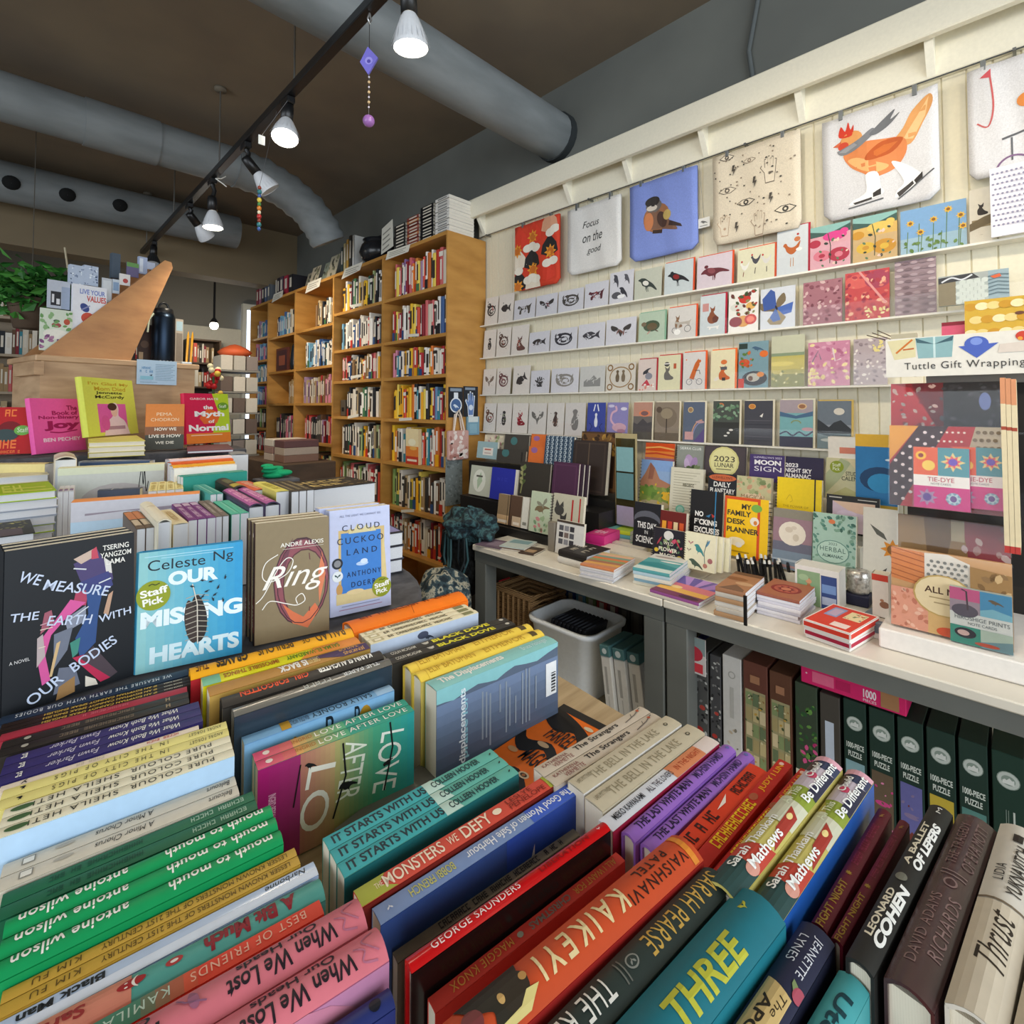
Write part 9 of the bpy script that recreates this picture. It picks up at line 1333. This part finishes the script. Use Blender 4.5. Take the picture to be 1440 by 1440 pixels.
def pz_ops(k):
    if k == 'n': return [('e', .5, .75, .42, .42, 'd8a86a'), ('r', .35, .05, .6, .5, '6a74c0'), ('r', .42, .08, .52, .46, 'dce0f4')]
    if k == 'f': return [('x', 40, ord(k), .02, .02, .98, .98, ['c8c8c4', '2a2a2c', '8a8a88'], .3), ('e', .4, .3, .25, .2, 'b83a34'), ('e', .6, .5, .2, .16, 'c04a40'), ('e', .4, .15, .2, .14, '7a8a5a')]
    if k == 'w': return [('e', .5, .85, .2, .2, 'b0aea8'), ('e', .5, .85, .14, .14, 'd8d6d2'), ('x', 10, 3, .1, .1, .9, .45, ['c8b8a0', '8a8478'], .2), ('r', .4, .5, .6, .75, 'c0beb8')]
    if k == 'g': return [('r', .08, .04, .92, .78, 'a8a078')]+[('r', .12+.28*i, .06+.12*j, .36+.28*i, .16+.12*j, ('8a9a6a', 'c8b888', '6a7a5a', 'd8c8a0', 'b0a070')[(i*2+j) % 5]) for i in range(3) for j in range(6)]+[('x', 26, 5, .1, .06, .9, .76, ['4a5a3a', 'd8d0a8', '9a7a4a', 'c8a04a'], .14), ('r', .3, .84, .7, .9, 'a8785a')]
    if k == 'l': return [('x', 30, 3, .05, .45, .95, .85, ['4a7a3a', '6a9a4a', '2f5a34'], .25), ('x', 10, 4, .3, .4, .95, .6, ['c83a7a', 'd85a90'], .25), ('e', .5, .15, .36, .26, 'd8a050'), ('e', .5, .12, .16, .12, '3a2a20'), ('r', 0, .3, 1, .34, 'd8d4c0')]
    if k == 's': return [('r', .25, .45, .7, .8, 'c8d4e4'), ('x', 14, 3, .05, .0, .95, .4, ['6a5a48', '8a7a60', '3a3834'], .25)]
    pic = {'h': ('8ab0b8', 'c8ccc8', '8a6a5a'), 'm': ('6a5a48', 'd04a8a', 'e08ab0'), 'v': ('6a6aa8', '8a7aa0', '7a3a34'), 'y': ('c8b040', 'd8d4a0', '6a8aa0'), 'b': ('5a8a84', '7aa49a', '3a4a4a'), 't': ('24443a', '24443a', '24443a')}[k]
    o = [('e', .5, .84, .36, .36, '8a9a90'), ('e', .5, .84, .33, .33, 'c4ccc6'), ('e', .5, .84, .22, .2, '8a9a90'), ('s', 'mount', .5, .84, .36, .3, 'dce0dc')]
    if k == 't': return o+[('r', .62, .2, .68, .66, 'c8d0c8'), ('r', .4, .3, .42, .66, '8a9a90'), ('r', .47, .3, .49, .66, '8a9a90'), T('PUZZLE', .2, 1.0, .2, .26, 'd8e0d8', r=90)]
    return o+[T('1000-PIECE', .12, .9, .66, .7, 'd8e0d8', b=.03), T('PUZZLE', .2, .8, .6, .64, 'd8e0d8', b=.03), ('r', .08, .02, .92, .57, pic[0]), ('p', [(.08, .02), (.92, .02), (.92, .2), (.5, .26), (.08, .16)], pic[2]), ('e', .5, .36, .3, .12, pic[1]), ('x', 16, ord(k), .12, .05, .88, .52, [pic[1], pic[2], pic[0]], .16)]+([('s', 'bird', .5, .4, .6, .4, '1f2c2c', 20)] if k == 'b' else [])
for u0, u1, zt, col, lab, k in PZL:
    y0 = YAT(u0, PXX, .5); y1 = YAT(u1, PXX, .5); w = y0-y1-.002; q = MB(); rz_ = root('puzzle_box', lab+', standing under the table', 'puzzle', (PXX, y1, LS), 'puzzle boxes under the table'); h = zt-LS
    q.bbox((PXX, y1+.001, LS), (PXX+.21, y0-.001, zt), col, .0012); art(q, Face((PXX, y0-.001, LS), (0, -1, 0), (0, 0, 1), w, h), pz_ops(k)); q.build('box_lid', rz_, Matrix())
    q = MB(); q.box((PXX+.212, y1+.003, LS+.002), (PXX+.235, y0-.003, zt-.002), 'd0c8b8'); q.build('box_base', rz_, Matrix())
y0 = YAT(1127, PXX-.01, .65); y1 = YAT(1275, PXX-.01, .63); q = MB(); rz_ = root('puzzle_box', 'hot pink puzzle box lying across the tops of the green ones', 'puzzle', (PXX, y1, .6175)); q.bbox((PXX-.015, y1, .6175), (PXX+.19, y0, .66), 'd8246a', .0015)
art(q, Face((PXX-.015, y0, .6175), (0, -1, 0), (0, 0, 1), y0-y1, .0425), [('r', .12, .2, .34, .8, 'e86a90'), T('1000', .62, .74, .3, .75, 'f6e6ee', b=.03), T('PIECES', .62, .74, .1, .24, 'f6e6ee'), ('r', .78, .1, .94, .9, 'a87a54'), ('e', .06, .6, .01, .01, 'f4d0dc'), ('r', .36, .25, .5, .75, 'c01c5c')]); art(q, Face((PXX-.015, y0, .66), (0, -1, 0), (1, 0, 0), y0-y1, .205), [('r', .0, .0, 1, 1, '2c2428'), ('r', .05, .02, .95, .12, '5a4a4e')]); q.build('box_lid', rz_, Matrix())
p = PX((956, 887), 1.405); q = MB(); q.box((1.405, p.y-.075, .548), (1.409, p.y-.005, .648), 'd8d0cc'); art(q, Face((1.405, p.y-.005, .548), (0, -1, 0), (0, 0, 1), .07, .1), [('r', 0, .55, 1, 1, '8a9a9a'), ('e', .5, .55, .4, .3, 'c03444'), ('r', .1, .05, .9, .3, 'd8404a')]); tag(q.build('hanging_tag'), 'red and white card hanging under the table corner above the puzzles', 'tag')
# white leaning boxes, bin, basket
for i, (u0, u1) in enumerate(((852, 866), (867, 884), (885, 903))):
    y0 = YAT(u0, 1.40, .4); y1 = YAT(u1, 1.40, .4); mx = Matrix.Translation((1.405+.012*i, y1, LS+.0045)) @ Matrix.Rotation(math.radians(-7), 4, 'X'); rz_ = root('boxed_game', 'tall white box with teal top by the table leg, %s from bin' % ORD[i], 'box', mx, 'white boxes leaning by the table leg'); w = y0-y1-.002
    q = MB(); q.bbox((0, 0, 0), (.14, w, .21), 'd8d6d0', .002, mx); art(q, Face(mx @ Vector((0, w, 0)), mx.to_3x3() @ Vector((0, -1, 0)), mx.to_3x3() @ Vector((0, 0, 1)), w, .21), [('r', .3, .45, .55, .85, 'a8a6a0'), ('l', [(.3, .1), (.5, .06), (.6, .14)], .06, '6a6a68'), ('r', .42, .2, .5, .42, 'b8b6b0')]); q.build('box_body', rz_, Matrix())
    q = MB(); q.bbox((-.002, -.001, .2105), (.142, w+.001, .245), '4f787a', .002, mx); art(q, Face(mx @ Vector((-.002, w, .2105)), mx.to_3x3() @ Vector((0, -1, 0)), mx.to_3x3() @ Vector((0, 0, 1)), w, .034), [('e', .5, .5, .25, .25, 'c8d4d4')]); q.build('teal_lid', rz_, Matrix())
bc = Vector((1.53, 1.19, LS)); binm = M('eef3f6', 'plastic'); q = MB(); N = 28; vs = []
def rr4(w, d, z, rad=.05):
    out = []
    for cx, cy, a0 in ((w-rad, d-rad, 0), (-w+rad, d-rad, 90), (-w+rad, -d+rad, 180), (w-rad, -d+rad, 270)):
        for k in range(7): a = math.radians(a0+15*k); out.append(bc+Vector((cx+rad*math.cos(a), cy+rad*math.sin(a), z)))
    return out
prof = [(.092, .115, .001), (.096, .119, .02), (.118, .142, .225), (.126, .150, .228), (.128, .152, .243), (.117, .141, .245), (.094, .117, .012)]
for w, d, z in prof: vs += rr4(w, d, z)
n = 28; q.add(vs, [(k*n+i, k*n+(i+1) % n, (k+1)*n+(i+1) % n, (k+1)*n+i) for k in range(len(prof)-1) for i in range(n)], binm, True); q.add(vs[:n], [list(range(n))[::-1]], binm); q.add(vs[-n:], [list(range(n))], binm)
tag(q.build('plastic_bin'), 'white plastic bin full of dark cases under the table', 'bin')
for i in range(9):
    q = MB(); mx = Matrix.Translation(bc+Vector((-.07, -.055+.018*i, .09))) @ Matrix.Rotation(math.radians(14), 4, 'X'); q.bbox((0, 0, 0), (.14, .013, .15), M('24252b', 'plastic'), .002, mx); art(q, Face(mx @ Vector((0, 0, .15)), mx.to_3x3() @ Vector((1, 0, 0)), mx.to_3x3() @ Vector((0, 1, 0)), .14, .013), [('r', .1, .3, .5, .7, '5a606c')])
    tag(q.build('plastic_case'), 'dark thin plastic case in the white bin, %s from the leg end' % ORD[i], 'case', 'dark cases in the bin')
wick = striped('wicker_weave', '6a4a2c', 'b08a58', 'Z', 55, .8, .3, .7, 3); p0 = YAT(683, 1.47, .45); p1 = YAT(747, 1.47, .45); r = root('wicker_basket', 'brown wicker basket standing under the far table end', 'basket', (1.5, (p0+p1)/2, LS))
q = MB()
for j in range(13):
    z = LS+.0125+.02*j; q.tube([Vector((1.47+.014*math.sin(t*40)*0+x, y, z)) for t, x, y in [(0, 0, p0-.06), (0, .0, p1), (0, .2, p1), (0, .2, p0-.06), (0, 0, p0-.06)]], .0105, wick, 6, False)
for i in range(8): y = p1+(p0-.06-p1)*i/7; q.tube([(1.458, y, LS+.002), (1.458, y, LS+.27)], .006, wick, 6)
q.box((1.47, p1, LS+.001), (1.67, p0-.06, LS+.006), '4a3420'); q.build('basket_wall', r, Matrix()); q = MB(); q.tube([(1.47, p0-.06, LS+.275), (1.47, p1, LS+.275), (1.67, p1, LS+.275), (1.67, p0-.06, LS+.275), (1.47, p0-.06, LS+.275)], .013, wick, 8, False); q.build('rim', r, Matrix())
rr = random.Random(9)
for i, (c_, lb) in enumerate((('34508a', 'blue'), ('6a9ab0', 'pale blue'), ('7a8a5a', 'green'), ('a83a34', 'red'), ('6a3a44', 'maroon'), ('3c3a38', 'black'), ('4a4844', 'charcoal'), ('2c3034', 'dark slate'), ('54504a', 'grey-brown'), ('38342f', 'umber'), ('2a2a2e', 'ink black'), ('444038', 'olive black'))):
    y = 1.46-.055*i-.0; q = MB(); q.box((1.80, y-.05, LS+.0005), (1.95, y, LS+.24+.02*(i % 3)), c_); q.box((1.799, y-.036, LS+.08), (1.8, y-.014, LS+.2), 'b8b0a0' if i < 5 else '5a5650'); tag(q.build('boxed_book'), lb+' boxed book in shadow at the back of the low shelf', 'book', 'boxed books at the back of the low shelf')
q = MB(); q.box((1.50, p0-.055, LS+.001), (1.56, 1.578, LS+.29), 'c02430'); tag(q.build('red_folder'), 'red folder squeezed beside the wicker basket', 'folder')
# dark shawl on the table end and speckled cushion below
def lump(name, label, cat, c, rad, m, seed, n=26, amp=.12):
    q = MB(); vs = []; rz = random.Random(seed); ph = [rz.uniform(0, 6.28) for _ in range(8)]
    for j in range(n//2+1):
        for i in range(n):
            th = math.pi*j/(n//2); a = 2*math.pi*i/n; s = 1+amp*(math.sin(3*a+ph[0]+2*th)+.7*math.sin(5*a+ph[1]-3*th)+.6*math.sin(7*th+ph[2]+a))
            vs.append((c[0]+rad[0]*s*math.sin(th)*math.cos(a), c[1]+rad[1]*s*math.sin(th)*math.sin(a), c[2]+rad[2]*s*math.cos(th)))
    q.add(vs, [(j*n+i, (j+1)*n+i, (j+1)*n+(i+1) % n, j*n+(i+1) % n) for j in range(n//2) for i in range(n)], m, True); return tag(q.build(name), label, cat)
shm = noisy('dark_teal_knit', [(.35, '0e1418'), (.48, '1c3038'), (.58, '3f6468'), (.7, '141c22')], 45, .95, 6, (1, 1, 1), 1)
sw = lump('knitted_shawl', 'dark teal and black shaggy shawl heaped at the far table end', 'shawl', (1.41, 1.675, .80), (.085, .125, .062), shm, 3, 48, .2)
fr = lump('fringe', '', '', (1.42, 1.70, .63), (.05, .07, .14), noisy('dark_fringe', [(.4, '121416'), (.6, '2c3032')], 60, .95, 5, (1, 1, 1), 1), 5)
lump('speckled_cushion', 'dark blue and cream speckled cushion on the floor by the table leg', 'cushion', (1.24, 1.62, .56), (.105, .11, .105), noisy('speckled_knit', [(.38, '1c2830'), (.5, '3a5058'), (.56, 'b8b4a0'), (.66, '24343c')], 38, .95, 5, (1, 1, 1), .8), 8, 26, .07)
q = MB(); q.bbox((1.13, 1.52, .001), (1.34, 1.76, .448), 'a09478', .006); tag(q.build('storage_crate'), 'pale crate under the speckled cushion', 'crate')
for k in ('label', 'category'): del fr[k]
fr.parent = sw
q = MB(); rz = random.Random(12)
for i in range(46):
    a = rz.uniform(0, 6.28); p = Vector((1.41+.085*math.cos(a), 1.68+.12*math.sin(a), .77)); q.tube([p, p+Vector((rz.uniform(-.01, .01), rz.uniform(-.01, .01), -.09)), p+Vector((rz.uniform(-.02, .02), rz.uniform(-.02, .02), -rz.uniform(.11, .15)))], .005, '1a2226' if i % 3 else '35555a', 5)
q.build('tassels', sw, Matrix())
